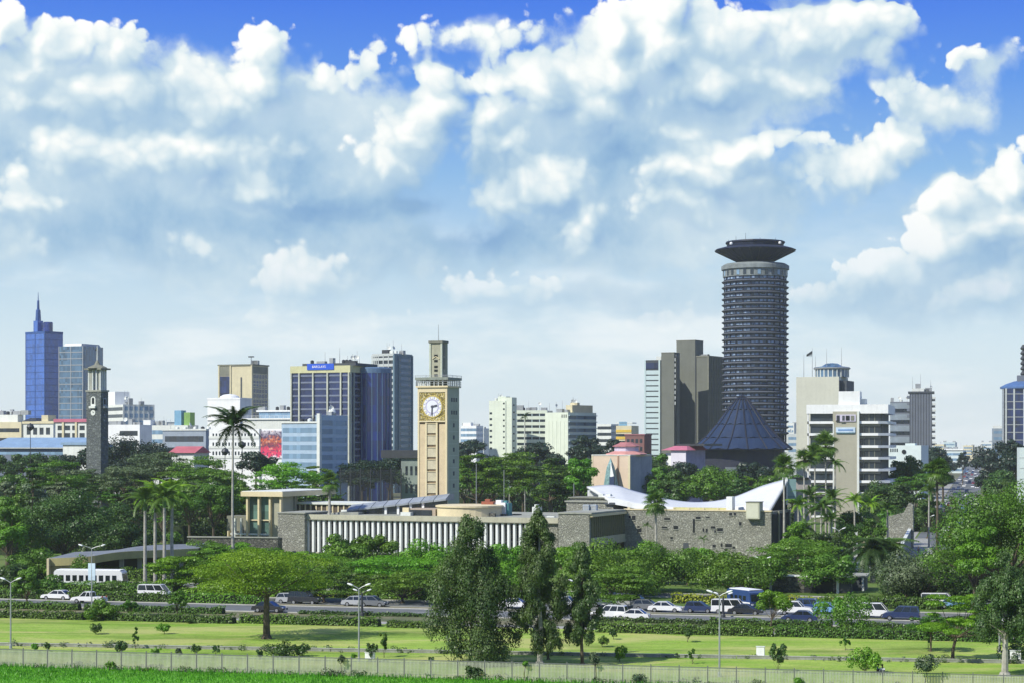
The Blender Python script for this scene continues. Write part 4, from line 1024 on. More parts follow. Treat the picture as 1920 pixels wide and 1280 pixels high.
MB().add([(-b.W / 2, b.D / 2, b.z(648)), (-b.W / 2 - .9, b.D / 2, b.z(654)), (-b.W / 2 - .5, b.D / 2 + .1, b.z(657)), (-b.W / 2, b.D / 2, b.z(656))], [(0, 1, 2, 3), (3, 2, 1, 0)]).build('flag', ironm, b.o)

# ------------------------------------------------------------------ the parliament clock tower
b = Bld('clock_tower', 'cream square clock tower with a white dial and a thin turret on top', 783, 838, 861, 440, 22, cat='clock tower')
T_ = b; W_, D_ = b.W, b.D
tcream = surf('warm_cream_stone', (.62, .54, .34), .8, .05, .3, .12); tpeach = surf('peach_stone_panel', (.56, .46, .29), .8, .08, .5, .12); tside = surf('shade_green_stone_side', (.36, .40, .30), .8, .08, .3, .2)  # side stone carries its green-grey shade in the colour, unlike the cream front
zt = b.z(725)
b.box('core_wall', surf('brown_recess', (.20, .15, .09), .8), -W_ + .1, -.15, .45, D_ - .1, 0, zt)
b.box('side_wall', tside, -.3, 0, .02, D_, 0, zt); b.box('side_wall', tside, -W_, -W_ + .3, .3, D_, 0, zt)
# frame of the front
b.box('corner_pier', tcream, -W_, -W_ + .42, 0, .6, 0, zt); b.box('corner_pier', tcream, -.42, .03, -.02, .6, 0, zt)
b.box('lintel', tcream, -W_ + .42, -.42, -.03, .6, b.z(734), zt); b.box('sill', tcream, -W_ + .42, -.42, -.1, .6, b.z(790), b.z(787.5))
x1_, x2_, x3_, x4_ = b.x(797), b.x(800), b.x(817), b.x(820)
b.box('panel', tpeach, -W_ + .42, x1_, .15, .6, 0, b.z(794)); b.box('panel', tpeach, b.x(823), -.42, .15, .6, 0, b.z(794))
b.box('inner_pier', tcream, x1_, x2_, .05, .6, 0, b.z(790)); b.box('inner_pier', tcream, x3_, x4_, .05, .6, 0, b.z(790))
me = MB().box(x2_, x3_, .25, .6, 0, 2.05).mesh('spandrel'); lvz = [b.z(y) for y in (948, 925, 902.5, 880, 857, 834, 812)]
for z in lvz: link('spandrel', me, surf('pale_tan_spandrel', (.50, .46, .32), .8), b.o, (0, 0, z + .15))
me = MB().box(x2_, x3_, .10, .6, 0, .13).mesh('ledge')
for z in lvz: link('ledge', me, tcream, b.o, (0, 0, z + 2.2))
me = MB().box(x2_, x3_, .50, .62, 0, .5).mesh('window')
for z in lvz: link('window', me, void, b.o, (0, 0, z + 2.33))
for py in (794, 812): pass
# mosaic panel and dial
mos = bpy.data.materials.new('gold_mosaic'); mos.use_nodes = True; nt = mos.node_tree; G = NG(nt)
tc = nt.nodes.new('ShaderNodeTexCoord').outputs['Object']
cc = G.ramp(G.voronoi(G.vec('ADD', tc, (.1, 0, .2)), 2.6, out='Distance'), [(.10, (.62, .52, .22)), (.32, (.42, .32, .06)), (.55, (.14, .11, .02))])
cc = G.mix(G.maprange(G.noise(tc, 3.5, 2), .55, .68, 0, .8), cc, (.66, .62, .42)); nt.links.new(cc, nt.nodes['Principled BSDF'].inputs['Base Color']); nt.nodes['Principled BSDF'].inputs['Roughness'].default_value = .5
b.box('mosaic_panel', mos, -W_ + .42, -.42, .12, .6, b.z(787.5), b.z(734))
zc = b.z(761); xc_ = b.x(810.5)
def disc(name, r, y0, y1, mat, seg=40, r0=None):
    m = MB()
    if r0 is None: m.lathe([(r, 0), (r, y1 - y0)], seg)
    else: m.lathe([(r0, 0), (r, 0), (r, y1 - y0), (r0, y1 - y0), (r0, 0)], seg, cap=False)
    o = m.build(name, mat, b.o, (xc_, y1, zc)); o.rotation_euler = (rad(90), 0, 0); return o
disc('dial_rim', 2.52, -.02, .12, surf('gold_rim', (.45, .36, .10), .5), r0=2.25)
disc('clock_face', 2.30, .0, .12, surf('dial_white', (.66, .68, .72), .5, .04))
disc('inner_ring', 1.62, -.03, .0, surf('dial_violet_grey', (.40, .38, .52), .6), r0=1.38); disc('inner_disc', 1.38, -.04, .0, surf('dial_white', (.66, .68, .72)))
num = MB().box(-.13, .13, -.08, .0, 1.72, 2.18).mesh('hour_mark')
for h in range(12):
    o = link('hour_mark', num, surf('dial_cream', (.80, .78, .62), .5) if h % 1 == 0 else white, b.o, (xc_, 0, zc)); o.rotation_euler = (0, rad(30 * h), 0)
    o = link('hour_gap', MB().box(-.07, .07, -.05, .0, 1.75, 2.2).mesh('hour_gap'), surf('dial_violet_grey', (.40, .38, .52)), b.o, (xc_, 0, zc)); o.rotation_euler = (0, rad(30 * h + 15), 0)
hand = surf('hand_grey', (.07, .07, .10), .5)
o = MB().box(-.13, .13, -.16, -.09, -.3, 2.0).build('minute_hand', hand, b.o, (xc_, 0, zc)); o.rotation_euler = (0, rad(182), 0)
o = MB().box(-.17, .17, -.2, -.12, -.3, 1.25).build('hour_hand', hand, b.o, (xc_, 0, zc)); o.rotation_euler = (0, rad(77), 0)
# side windows
for y in (748, 772): b.grid('window', dgrey, D_ * .30, D_ * .85, b.z(y) - .45, b.z(y) + .45, 3, 1, .6, 1, 'S', .03, parts=True)
me = MB().box(-.2, .04, -.42, .42, -.45, .45).mesh('window')
for y in (796, 819, 842, 864, 887, 910): link('window', me, dgrey, b.o, (0, D_ * .55, b.z(y)))
me = MB().box(-.1, .05, D_ * .15, D_ * .95, -.06, .06).mesh('string_course')
for y in (786, 808, 831, 853, 876, 899, 922): link('string_course', me, surf('pale_side_course', (.46, .50, .40), .8), b.o, (0, 0, b.z(y)))
# gallery
b.box('gallery_floor', tcream, -W_ - .35, .35, -.35, D_ + .35, zt, b.z(722)); b.box('gallery_roof', surf('grey_slab', (.22, .25, .21), .8), -W_ - .45, .45, -.45, D_ + .45, b.z(711), b.z(706))
pm_ = MB().box(-.1, .1, -.1, .1, b.z(722), b.z(711)).mesh('post')
for i in range(8):
    t = i / 7
    for (x, y) in ((-W_ - .1 + (W_ + .2) * t, -.1), (.1, -.1 + (D_ + .2) * t), (-W_ - .1, -.1 + (D_ + .2) * t)): link('post', pm_, surf('pale_post', (.55, .58, .54), .7), b.o, (x, y, 0))
rail(b, [(-W_ - .3, -.3), (.3, -.3), (.3, D_ + .3)], b.z(722), 1.0); rail(b, [(-W_ - .4, -.4), (.4, -.4), (.4, D_ + .4)], b.z(706), .45)
tx, ty = -W_ * .5 , D_ * .5
tur = surf('weathered_turret_stone', (.34, .34, .25), .85, .12, .6, .35)
TW = 1.38
zz1, zz2 = b.z(722), b.z(641)
MB().box(tx - TW, tx + TW, ty - TW, ty + TW, zz1, zz2).build('turret', tur, b.o)
for s1 in (-1, 1):
    for s2 in (-1, 1): MB().box(tx + s1 * TW - .2, tx + s1 * TW + .2, ty + s2 * TW - .2, ty + s2 * TW + .2, zz1, zz2).build('turret_pier', surf('pale_side_course', (.46, .50, .40)), b.o)
MB().box(tx - TW - .35, tx + TW + .35, ty - TW - .35, ty + TW + .35, zz2, zz2 + .45).build('turret_cap', dconc, b.o)
me = MB().box(-.42, .42, -.06, .1, -.22, .28).mesh('turret_window'); me2 = MB().box(-.1, .06, -.55, .5, -1.2, 1.4).mesh('turret_opening')
for y in (675, 686, 693, 702, 665): link('turret_window', me, void, b.o, (tx, ty - TW, b.z(y)))
for y in (655, 680): link('turret_opening', me2, dconc, b.o, (tx + TW, ty, b.z(y)))
for s_ in (-1, 1): MB().tube((tx - .9 * s_, ty - TW - .1, b.z(671)), (tx, ty - TW - .1, b.z(666)), .1, seg=4).build('roof_brace', tcream, b.o)
MB().path([(tx, ty, zz2), (tx, ty, b.z(607))], [.09, .04], 5).build('aerial', galv, b.o)

# ------------------------------------------------------------------ parliament
# long wing with white fins
b = Bld('parliament_wing', 'long parliament wing with a row of tall white fins over dark glass', 570, 1046, 1050, 385, 22, D=34)
P = b; zt = b.z(973); W_ = b.W
b.box('window_wall', gdark, -W_ + 1, -.2, .9, 1.3, .4, zt - 1.0); b.box('wall', rubble, -W_, 0, 1.3, b.D, 0, zt - .1)
b.box('roof_slab', concrete, -W_ - .4, .2, -.5, b.D, zt - .1, zt + .12); b.box('fascia', surf('buff_fascia', (.42, .41, .31), .8, .08, .4, .3), -W_ - .5, .3, -.65, -.35, zt - .75, zt + .3)
b.box('gutter_line', dconc, -W_ - .5, .3, -.72, -.66, zt - .82, zt - .68)
b.box('end_pier', tcream, -W_ - .1, -W_ + .35, -.35, 1.3, 0, zt - .75); b.box('floor_slab', surf('buff_fascia', (.42, .41, .31)), -W_, 0, .1, .95, .1, .4)
b.box('transom', dconc, -W_ + 1, -.2, .82, .9, 3.1, 3.45)
fin = MB().box(-.23, .23, -.35, .5, .4, zt - .75).mesh('fin')
xf = b.x(987); n_f = 40
for i in range(n_f): link('fin', fin, white, b.o, (-W_ + 1.0 + (xf + W_ - 1.0) * i / (n_f - 1), 0, 0))
me = MB().box(-.05, .05, .78, .92, .4, zt - 1).mesh('mullion')
for i in range(n_f - 1): link('mullion', me, dconc, b.o, (-W_ + 1.0 + (xf + W_ - 1.0) * (i + .5) / (n_f - 1), 0, 0))
b.box('stone_end', rubble, b.x(989), 0, -.1, 1.3, 0, zt - .75)
# parapet hatches, skylights, roof plant
rr = random.Random(3)
for i in range(22):
    x = -W_ * rr.uniform(.05, .98); y = rr.uniform(3, 26); w = rr.uniform(.4, 1.4); b.box('roof_hatch', rr.choice([concrete, dconc, offwhite, rubble_dark]), x - w, x + w, y, y + rr.uniform(.6, 2), zt + .1, zt + rr.uniform(.3, .9))
sk = thing('skylight_roof', 'long grey barrel skylight ramping up towards the foot of the clock tower', 'roof', (wx(650, 412), 412, 0), -rad(13))
grey_gl = surf('grey_lead_sheet', (.26, .29, .31), .45, .15, .3, .3)
L = 21.5
for i in range(8):
    x0_, x1_ = L * i / 8, L * (i + 1) / 8; za, zb = wz(955 - 22 * i / 8, 412 + 0), wz(955 - 22 * (i + 1) / 8, 412)
    MB().add([(x0_, 0, za), (x1_ - .15, 0, zb), (x1_ - .15, 3.5, zb + 1.0), (x0_, 3.5, za + 1.0), (x1_ - .15, 7, zb + .9), (x0_, 7, za + .9), (x0_, 0, za - .35), (x1_ - .15, 0, zb - .35), (x1_ - .15, 7, zb - .35), (x0_, 7, za - .35)],
             [(0, 1, 2, 3), (3, 2, 4, 5), (6, 7, 1, 0), (7, 8, 4, 2, 1), (9, 6, 0, 3, 5), (9, 8, 7, 6)]).build('roof_panel', grey_gl, sk)
    if i in (3, 4, 5, 6): MB().box(x0_, x0_ + .5, .5, 1.0, zt, za - .3).build('post', white, sk)
MB().add([(0, .9, zt), (L, .9, zt), (L, .9, wz(935, 412)), (0, .9, wz(956, 412))], [(0, 1, 2, 3)]).build('clerestory_glass', gdark, sk)
MB().box(-1, 3.5, -3, 1, zt, zt + .6).build('kerb', concrete, sk)
dr = thing('curved_roof_room', 'low curved cream roof room right of the clock tower foot', 'roof', (wx(880, 402), 402, 0), -rad(22))
MB().lathe([(6.6, zt), (6.6, wz(950, 402)), (6.9, wz(949, 402)), (6.9, wz(946, 402)), (6.2, wz(945, 402))], 32).build('drum', tcream, dr); MB().box(-13, -6, -3.5, 3, zt, wz(953, 402)).build('flat_roof', surf('tan_roofing', (.40, .33, .25), .8), dr); MB().box(-13.2, -11.8, -3.9, -3, zt, wz(951, 402)).build('end_block', tcream, dr)
MB().box(-11.5, -6.8, -3.7, -3.5, zt + .2, wz(955, 402)).build('window', gdark, dr)
for px, py, w, mm in ((917, 940, 1.3, surf('rust_red_plant', (.30, .10, .06), .8)), (938, 942, 1.5, white), (950, 943, .8, surf('teal_tank', (.06, .22, .22), .6)), (1007, 950, .7, offwhite)):
    t = thing('roof_plant', {917: 'rusty red plant on the wing roof, right of the cream roof room', 938: 'white box on the wing roof beside the rusty plant', 950: 'teal tank on the wing roof right of the white box', 1007: 'small pale box near the right end of the wing roof'}[px], 'roof plant', (wx(px, 404), 404, zt + .1), rad(-22))
    MB().box(-w, w, -1, 1, 0, wz(py, 404) - zt).build('casing', mm, t); MB().box(-w * .5, w * .3, -.6, .6, wz(py, 404) - zt, wz(py, 404) - zt + .5).build('vent', mm, t)
# stone block left of the wing
b = Bld('stone_block', 'plain rubble stone block at the left end of the finned wing', 521, 571, 574, 404, 22, D=12)
b.body(rubble, b.z(962)); b.box('coping', concrete, -b.W - .2, .2, -.2, b.D, b.z(962), b.z(960))
b = Bld('retaining_wall', 'dark rubble retaining wall left of the plain stone block', 352, 521, 523, 400, 10, D=3, cat='wall')
b.body(rubble_dark, b.z(1008)); b.box('coping', concrete, -b.W - .1, .1, -.2, 1, b.z(1008), b.z(1006))
# pavilion with thin slab roof
b = Bld('pavilion', 'tall glazed pavilion with a thin cream slab roof left of the stone block', 464, 530, 545, 425, 22, D=16)
zt = b.z(930); b.box('roof_slab', tcream, -b.W - 1.0, .6, -1.2, b.D + 8, zt, b.z(921)); b.box('roof_top', offwhite, -b.W - .8, .4, -1.0, b.D + 7.5, b.z(921), b.z(920))
b.box('end_wall', surf('grey_buff_stone', (.33, .33, .25), .85, .08, .4), b.x(508), -.6, .2, 6, 0, zt); b.box('glass_wall', glass('green_glass', (.10, .18, .15), .15, .3, (3, 3, 4)), -b.W, b.x(508), .6, .8, 2.6, zt)
b.box('lower_glass', gdark, -b.W, b.x(508), .9, 1.1, 0, 2.5); b.piers('column', tcream, [-b.W + .2, b.x(487), b.x(508), -.25], .42, 0, zt, .6)
b.box('transom', tcream, -b.W, b.x(508), .2, .6, b.z(976), b.z(974)); b.box('back_wall', dconc, -b.W, -.3, 6, 7, 0, zt - .1); b.box('balustrade', offwhite, -b.W - 4, b.x(508), -.4, -.1, b.z(1003), b.z(1000))
b.piers('column', offwhite, [-b.W - 1.5, -b.W - 3.0], .3, 0, b.z(972), .3); b.box('low_link', dconc, -b.W - 6, -b.W, 1.5, 6, 0, b.z(968)); b.grid('bay', tcream, -b.W - 5.5, -b.W - .3, 1, 3.6, 5, 1, .25, 1, out=-1.2)
b = Bld('slatted_block', 'low block with a row of slatted openings behind the fan palm', 541, 700, 702, 428, 22, D=10)
zt = b.z(944); b.body(surf('buff_fascia', (.42, .41, .31)), zt - 1.0); b.box('roof_slab', offwhite, -b.W - .3, .3, -.6, b.D, zt - .2, zt + .25); b.box('opening_band', surf('brown_opening', (.10, .08, .06), .8), -b.W + .2, -.3, -.05, .3, zt - 2.6, zt - .35)
b.piers('post', tcream, [-b.W + .2 + (b.W - .5) * i / 15 for i in range(16)], .3, zt - 2.7, zt - .2, .25); b.box('sill', tcream, -b.W, 0, -.2, .1, zt - 3.0, zt - 2.7)
# projecting wing right of the fins with slatted side
b = Bld('parliament_wing', 'projecting stone wing with a side of upright brown slats and a cast shadow', 1047, 1105, 1170, 378, 22)
Bp = b; zt = b.z(963); bend = b.D
b.box('front_wall', rubble, -b.W, 0, 0, 1, 0, zt); b.box('inner_wall', dconc, -b.W + .5, -1.6, 1, b.D, 0, zt - .2); b.box('roof', concrete, -b.W, .5, -.2, b.D, zt, zt + .3)
b.box('coping', tcream, -.9, .6, .2, b.D, zt - .55, zt - .05); b.box('slat_backing', surf('brown_opening', (.10, .08, .06)), -1.6, -.1, 1, b.D, zt - 4.6, zt - .6)
me = MB().box(-.15, .28, -.14, .14, zt - 4.6, zt - .6).mesh('slat')
for i in range(16): link('slat', me, surf('olive_brown_slat', (.20, .19, .11), .8), b.o, (0, 1.4 + (b.D - 2) * i / 15, 0))
b.box('lower_spandrel', surf('buff_fascia', (.42, .41, .31)), -.4, .35, .9, b.D, zt - 6.2, zt - 4.6); b.box('under_glass', gdark, -1.5, -1.0, 1, b.D, .0, zt - 6.2)
for i in range(2):
    t = thing('air_unit', ['left blue-grey air unit on the stone wing roof', 'right blue-grey air unit on the stone wing roof'][i], 'air conditioner', (wx(1100 + 14 * i, 392), 392, zt + .3), rad(-22)); MB().box(-.62, .62, -.5, .5, 0, 1.1).build('casing', surf('pale_blue_grey_unit', (.36, .42, .48), .6), t); MB().box(-.5, .5, -.55, -.5, .15, .95).build('grille', galv, t)
b = Bld('stone_block', 'raised rubble block on the roof behind the air units', 1062, 1150, 1190, 402, 22, D=9)
b.body(rubble, b.z(941)); b.box('coping', concrete, -b.W - .3, .4, -.3, b.D, b.z(941), b.z(938.5)); b.box('dark_slab', dgrey, b.x(1135), .5, -.5, 3, b.z(945), b.z(941)); b.box('upper_block', rubble, -b.W, b.x(1144), 2, b.D, b.z(938.5), b.z(934)); b.box('upper_coping', dconc, -b.W - .2, b.x(1146), 1.6, b.D, b.z(934), b.z(932))
for px in (1117, 1131): b.box('roof_vent', offwhite, b.x(px) - .5, b.x(px) + .5, 3, 4, b.z(932), b.z(926))
# long stone wall with scattered openings
sX, sY = Bp.Xc + Bp.D * math.sin(Bp.a), Bp.Y + Bp.D * math.cos(Bp.a)
b = Bld('stone_hall', 'long rubble stone hall wall pierced by small scattered dark openings', 1170, 1446, 1480, 385.8, 22, cat='building')
Q = b; zt = b.z(958.5)
b.body(rubble, zt); b.box('coping', tcream, -b.W, .1, -.15, .9, zt, zt + .25); b.box('shaded_side_sheet', void, -.1, .12, .6, b.D, 0, zt - .5); b.piers('side_pier', dconc, [b.D * .35, b.D * .65, b.D * .95], .5, 0, zt, .4, 'S')  # near-black sheet on the side face, its shade given as colour
for (px, py, w, h_) in [(1188, 970, .9, 1.1), (1181, 968, .5, .6), (1197, 987, .6, .5), (1199, 993, 1.0, 1.1), (1251, 972, 1.5, .5), (1246, 988, 1.4, .45), (1267, 988, 1.1, .9), (1259, 1008, .6, .6), (1309, 970, 1.2, .6), (1327, 969, 1.0, .3), (1337, 988, 1.1, .6), (1350, 992, 1.4, .8), (1319, 993, .4, .8), (1325, 994, .4, 1.0), (1341, 996, .4, .5), (1370, 963, .7, .7), (1378, 963, .5, .7), (1388, 981, .6, .9), (1339, 1023, .8, .7), (1353, 1021, .4, .9), (1366, 1022, 1.6, .9), (1376, 1026, .7, .5), (1361, 1030, .7, .6), (1301, 985, .5, 3.4)]:
    w *= .82; h_ *= .8; x = b.x(px); z = wz(py, b.Y + (-x) * math.sin(b.a)); b.box('window', void if w < 1.6 else gdark, x - w / 2, x + w / 2, -.05, .2, z - h_ / 2, z + h_ / 2)
    b.box('window_sill', concrete, x - w / 2 - .1, x + w / 2 + .1, -.16, .1, z - h_ / 2 - .12, z - h_ / 2)
b.box('door', dgrey, b.x(1281), b.x(1291), -.06, .2, 0, 2.9)
b.box('projecting_bay', surf('pale_olive_render', (.46, .47, .36), .8, .06), b.x(1402), b.x(1427), -1.3, 1.4, b.z(972), b.z(941)); b.box('bay_panel', surf('pale_olive_light', (.52, .53, .42), .8, .06), b.x(1404), b.x(1425), -1.36, -1.3, b.z(970), b.z(944)); b.box('bay_cap', dconc, b.x(1401), b.x(1428), -1.4, 1.5, b.z(941), b.z(939.5))
b.box('white_pier', white, b.x(1362), b.x(1373), -.1, 2, zt + .25, b.z(931)); b.box('yellow_strip', surf('pale_yellow_strip', (.52, .50, .24), .8), b.x(1262), b.x(1362), .6, 1.5, zt + .25, b.z(952.5)); b.piers('strip_post', tcream, [b.x(p) for p in (1262, 1290, 1318, 1345, 1361)], .3, zt + .25, b.z(952.5), -.4)
# swept white roof of the chamber
ch = thing('chamber_roof', 'white saddle-shaped chamber roof sweeping up at its right end', 'roof', (0, 0, 0))
near = [(1140, 934, 402), (1170, 939, 401), (1200, 945, 400), (1260, 951, 398), (1320, 953.5, 396), (1370, 951, 393.5), (1410, 951, 391), (1442, 960, 389)]
far = [(1100, 911, 418), (1150, 908, 417.5), (1190, 919, 417), (1250, 934, 415), (1310, 940, 413), (1370, 932, 410), (1430, 909, 405), (1478, 896, 402)]
def P3(t): return Vector((wx(t[0], t[2]), t[2], wz(t[1], t[2])))
def cr(pts, t):
    n = len(pts) - 1; i = min(int(t * n), n - 1); f = t * n - i
    p0, p1, p2, p3 = pts[max(i - 1, 0)], pts[i], pts[i + 1], pts[min(i + 2, n)]
    return .5 * ((2 * p1) + (p2 - p0) * f + (2 * p0 - 5 * p1 + 4 * p2 - p3) * f * f + (3 * p1 - p0 - 3 * p2 + p3) * f ** 3)
Np = [P3(t) for t in near]; Fp = [P3(t) for t in far]; nu, nv = 36, 8
vs = []; fs = []
for i in range(nu + 1):
    a, c = cr(Np, i / nu), cr(Fp, i / nu)
    for j in range(nv + 1): vs.append(a.lerp(c, j / nv))
K = nv + 1
for i in range(nu):
    for j in range(nv): fs.append((i * K + j, (i + 1) * K + j, (i + 1) * K + j + 1, i * K + j + 1))
m = MB(); m.add(vs, fs); m.smooth = True; rf = m.build('roof_shell', surf('white_roof_membrane', (.60, .62, .61), .6, .04, .2, .15), ch)
md = rf.modifiers.new('solid', 'SOLIDIFY'); md.thickness = .5; md.offset = -1
fa = MB()
for i in range(nu):
    a, c = cr(Np, i / nu), cr(Np, (i + 1) / nu); fa.add([a + Vector((0, -.12, -.95)), c + Vector((0, -.12, -.95)), c + Vector((0, -.12, .12)), a + Vector((0, -.12, .12)), a + Vector((0, .3, -.95)), c + Vector((0, .3, -.95)), c + Vector((0, .3, .12)), a + Vector((0, .3, .12))], [(0, 1, 2, 3), (3, 2, 6, 7), (1, 0, 4, 5)])
fa.build('fascia', white, ch)
# gable strips and glazing under its high right end
q0, q1 = P3((1446, 958, 389)), P3((1479, 894, 402))
MB().add([(q0.x - .2, 389.6, 0), (q1.x - .3, 402, 0), (q1.x - .3, 402, q1.z - .6), (q0.x - .2, 389.6, q0.z - .8)], [(0, 1, 2, 3), (3, 2, 1, 0)]).build('gable_wall', void, ch)
MB().box(wx(1476, 402), wx(1492, 402), 401.5, 402, wz(935, 402), wz(897, 402)).build('gable_glass', glass('teal_pane', (.16, .26, .26), .2, .2, (2, 2, 2)), ch); MB().box(wx(1468, 402), wx(1476, 402), 401.2, 402.4, wz(945, 402), wz(894, 402)).build('gable_edge', white, ch)
MB().box(wx(1492, 404), wx(1520, 404), 403.5, 406, 0, wz(897, 404)).build('pink_grey_wall', surf('pink_grey_render', (.40, .37, .36), .8), ch); MB().box(wx(1488, 404), wx(1515, 404), 402.8, 406, wz(898, 404), wz(894, 404)).build('flat_roof', void, ch)
MB().box(wx(1150, 408), wx(1440, 408), 407, 412, 0, wz(957, 408)).build('chamber_wall', rubble_dark, ch); MB().box(wx(1103, 420), wx(1150, 420), 418.5, 424, 0, wz(912, 420) - .8).build('rear_wall', white, ch)

# curved canopy at the left
cn = thing('curved_canopy', 'low curved grey-roofed canopy with a mustard fascia, left of the royal palms', 'canopy', (0, 0, 0))
CA = [(90, 1046, 322), (130, 1044.5, 322), (170, 1042, 323), (200, 1037, 325), (235, 1033, 328), (280, 1031, 333), (330, 1029, 340), (372, 1027, 346)]
Pc = [P3(t) for t in CA]; N1 = 28; mus = surf('mustard_fascia', (.36, .33, .15), .8, .08, .4, .3)
fa = MB(); tp = MB(); bk = MB()
for i in range(N1):
    a, c = cr(Pc, i / N1), cr(Pc, (i + 1) / N1); d = Vector((0, 0, -1.25)); e = Vector((0, .25, 0))
    fa.add([a + d, c + d, c, a, a + d + e, c + d + e, c + e, a + e], [(0, 1, 2, 3), (3, 2, 6, 7), (0, 4, 5, 1)])
    B_ = Vector((1.5, 13, .35)); tp.add([a + e, c + e, c + B_, a + B_], [(0, 1, 2, 3)]); tp.add([a + e - Vector((0, 0, .3)), c + e - Vector((0, 0, .3)), c + B_ - Vector((0, 0, .5)), a + B_ - Vector((0, 0, .5))], [(3, 2, 1, 0)])
    G_ = Vector((1.5, 11, 0)); a2, c2 = a + G_, c + G_; bk.add([(a2.x, a2.y, 0), (c2.x, c2.y, 0), (c2.x, c2.y, c2.z + .2), (a2.x, a2.y, a2.z + .2)], [(0, 1, 2, 3)])
fa.build('fascia', mus, cn); tp.build('roof', surf('slate_grey_roofing', (.17, .19, .21), .8, .1, .2), cn); bk.build('back_wall', surf('brown_opening', (.10, .08, .06)), cn)
for px, Y in ((175, 326), (228, 329), (262, 333), (300, 337), (340, 343)):
    MB().box(-.35, .35, -.3, .3, 0, wz(1036, Y) - .3).build('column', surf('buff_fascia', (.42, .41, .31)), cn, (wx(px, Y), Y, 0))
MB().box(wx(90, 322), wx(90, 322) + 6.5, 322.4, 322.7, 0, wz(1046, 322) - 1.2).build('end_wall', mus, cn); MB().box(wx(88, 321.5), wx(92, 321.5), 321.3, 324, 0, wz(1046, 322)).build('end_pier', tcream, cn)

# ------------------------------------------------------------------ vegetation
NR = np.random.default_rng(11)
L_ACACIA = leaf_mat('acacia_leaf', (.10, .23, .014), (.23, .42, .03), .26)
L_BRIGHT = leaf_mat('bright_leaf', (.085, .23, .015), (.19, .40, .03), .32)
L_MID = leaf_mat('mid_green_leaf', (.058, .145, .016), (.140, .27, .03), .26)
L_DARK = leaf_mat('dark_leaf', (.030, .078, .018), (.085, .155, .032), .2)
L_GREY = leaf_mat('grey_green_leaf', (.07, .12, .055), (.15, .20, .10), .2)
L_EUCA = leaf_mat('gum_leaf', (.036, .078, .020), (.105, .17, .045), .22)
L_BLUE = leaf_mat('far_dark_leaf', (.016, .035, .024), (.035, .065, .04), .12)
L_PALM = leaf_mat('palm_leaf', (.05, .12, .015), (.12, .21, .03), .2)
L_PALMD = leaf_mat('dark_palm_leaf', (.018, .05, .010), (.05, .10, .018), .15)
L_PALMY = leaf_mat('yellow_palm_leaf', (.12, .28, .012), (.26, .42, .03), .3)
L_DRY = leaf_mat('dry_palm_skirt', (.13, .11, .06), (.24, .20, .11), .1)
L_HEDGE = leaf_mat('hedge_leaf', (.05, .12, .014), (.12, .22, .03), .2)
L_GOLD = leaf_mat('golden_hedge_leaf', (.16, .24, .015), (.32, .38, .03), .25)


def cards(P, N, size, rng, aspect=1.0, droop=0.0):
    """leaf cards: a bent diamond per point P facing N"""
    n = len(P); N = N / np.linalg.norm(N, axis=1, keepdims=True)
    r = rng.normal(size=(n, 3)); 
    if droop: r = r * (1 - droop) + np.array([0, 0, 1.0]) * droop * 2
    a = np.cross(N, r); a /= np.linalg.norm(a, axis=1, keepdims=True) + 1e-9; b = np.cross(N, a)
    s = (size * rng.uniform(.6, 1.35, n))[:, None]
    bend = N * s * .25
    V = np.stack([P - a * s * aspect * .5 - bend, P - b * s * .5 + bend * .3, P + a * s * aspect * .5 - bend, P + b * s * .5 + bend * .3], 1)
    return V.reshape(-1, 3)


def quads_mesh(name, V):
    nf = len(V) // 4; me = bpy.data.meshes.new(name)
    me.vertices.add(len(V)); me.vertices.foreach_set('co', V.astype(np.float32).ravel())
    me.loops.add(len(V)); me.loops.foreach_set('vertex_index', np.arange(len(V), dtype=np.int32))
    me.polygons.add(nf); me.polygons.foreach_set('loop_start', np.arange(0, len(V), 4, dtype=np.int32))
    try: me.polygons.foreach_set('loop_total', np.full(nf, 4, dtype=np.int32))
    except Exception: pass
    me.update(calc_edges=True); return me


def clump_cards(cen, rad3, n, size, rng, up=.18, rnd=.34, fill=.3, droop=0.0, aspect=1.0):
    """n cards spread over the shells of ellipsoid clumps (cen [k,3], rad3 [k,3])"""
    k = len(cen); w = rad3[:, 0] * rad3[:, 2]; idx = rng.choice(k, n, p=w / w.sum())
    d = rng.normal(size=(n, 3)); d /= np.linalg.norm(d, axis=1, keepdims=True)
    d[:, 2] = np.where(rng.random(n) < .35, np.abs(d[:, 2]), d[:, 2])
    rr = np.where(rng.random(n) < fill, rng.uniform(.3, .9, n), rng.normal(1.0, .09, n))
    P = cen[idx] + d * rad3[idx] * rr[:, None]
    N = d / rad3[idx] * rad3[idx].mean(1, keepdims=True) + rng.normal(size=(n, 3)) * rnd + np.array([0, 0, up])
    return cards(P, N, size, rng, aspect, droop)


_c = np.array([[-1, -1, -1], [1, -1, -1], [1, 1, -1], [-1, 1, -1], [-1, -1, 1], [1, -1, 1], [1, 1, 1], [-1, 1, 1]], float)
def _cube_sphere():
    q = []; g = (-1, -1 / 3, 1 / 3, 1)
    for ax in range(3):
        for sg in (-1, 1):
            for i in range(3):
                for j in range(3):
                    f = []
                    for (a, b) in ((i, j), (i + 1, j), (i + 1, j + 1), (i, j + 1)):
                        p = [0, 0, 0]; p[ax] = sg; p[(ax + 1) % 3] = g[a]; p[(ax + 2) % 3] = g[b] * sg; f.append(p)
                    q.append(f)
    q = np.array(q, float); return q / np.linalg.norm(q, axis=2, keepdims=True)
CS = _cube_sphere()


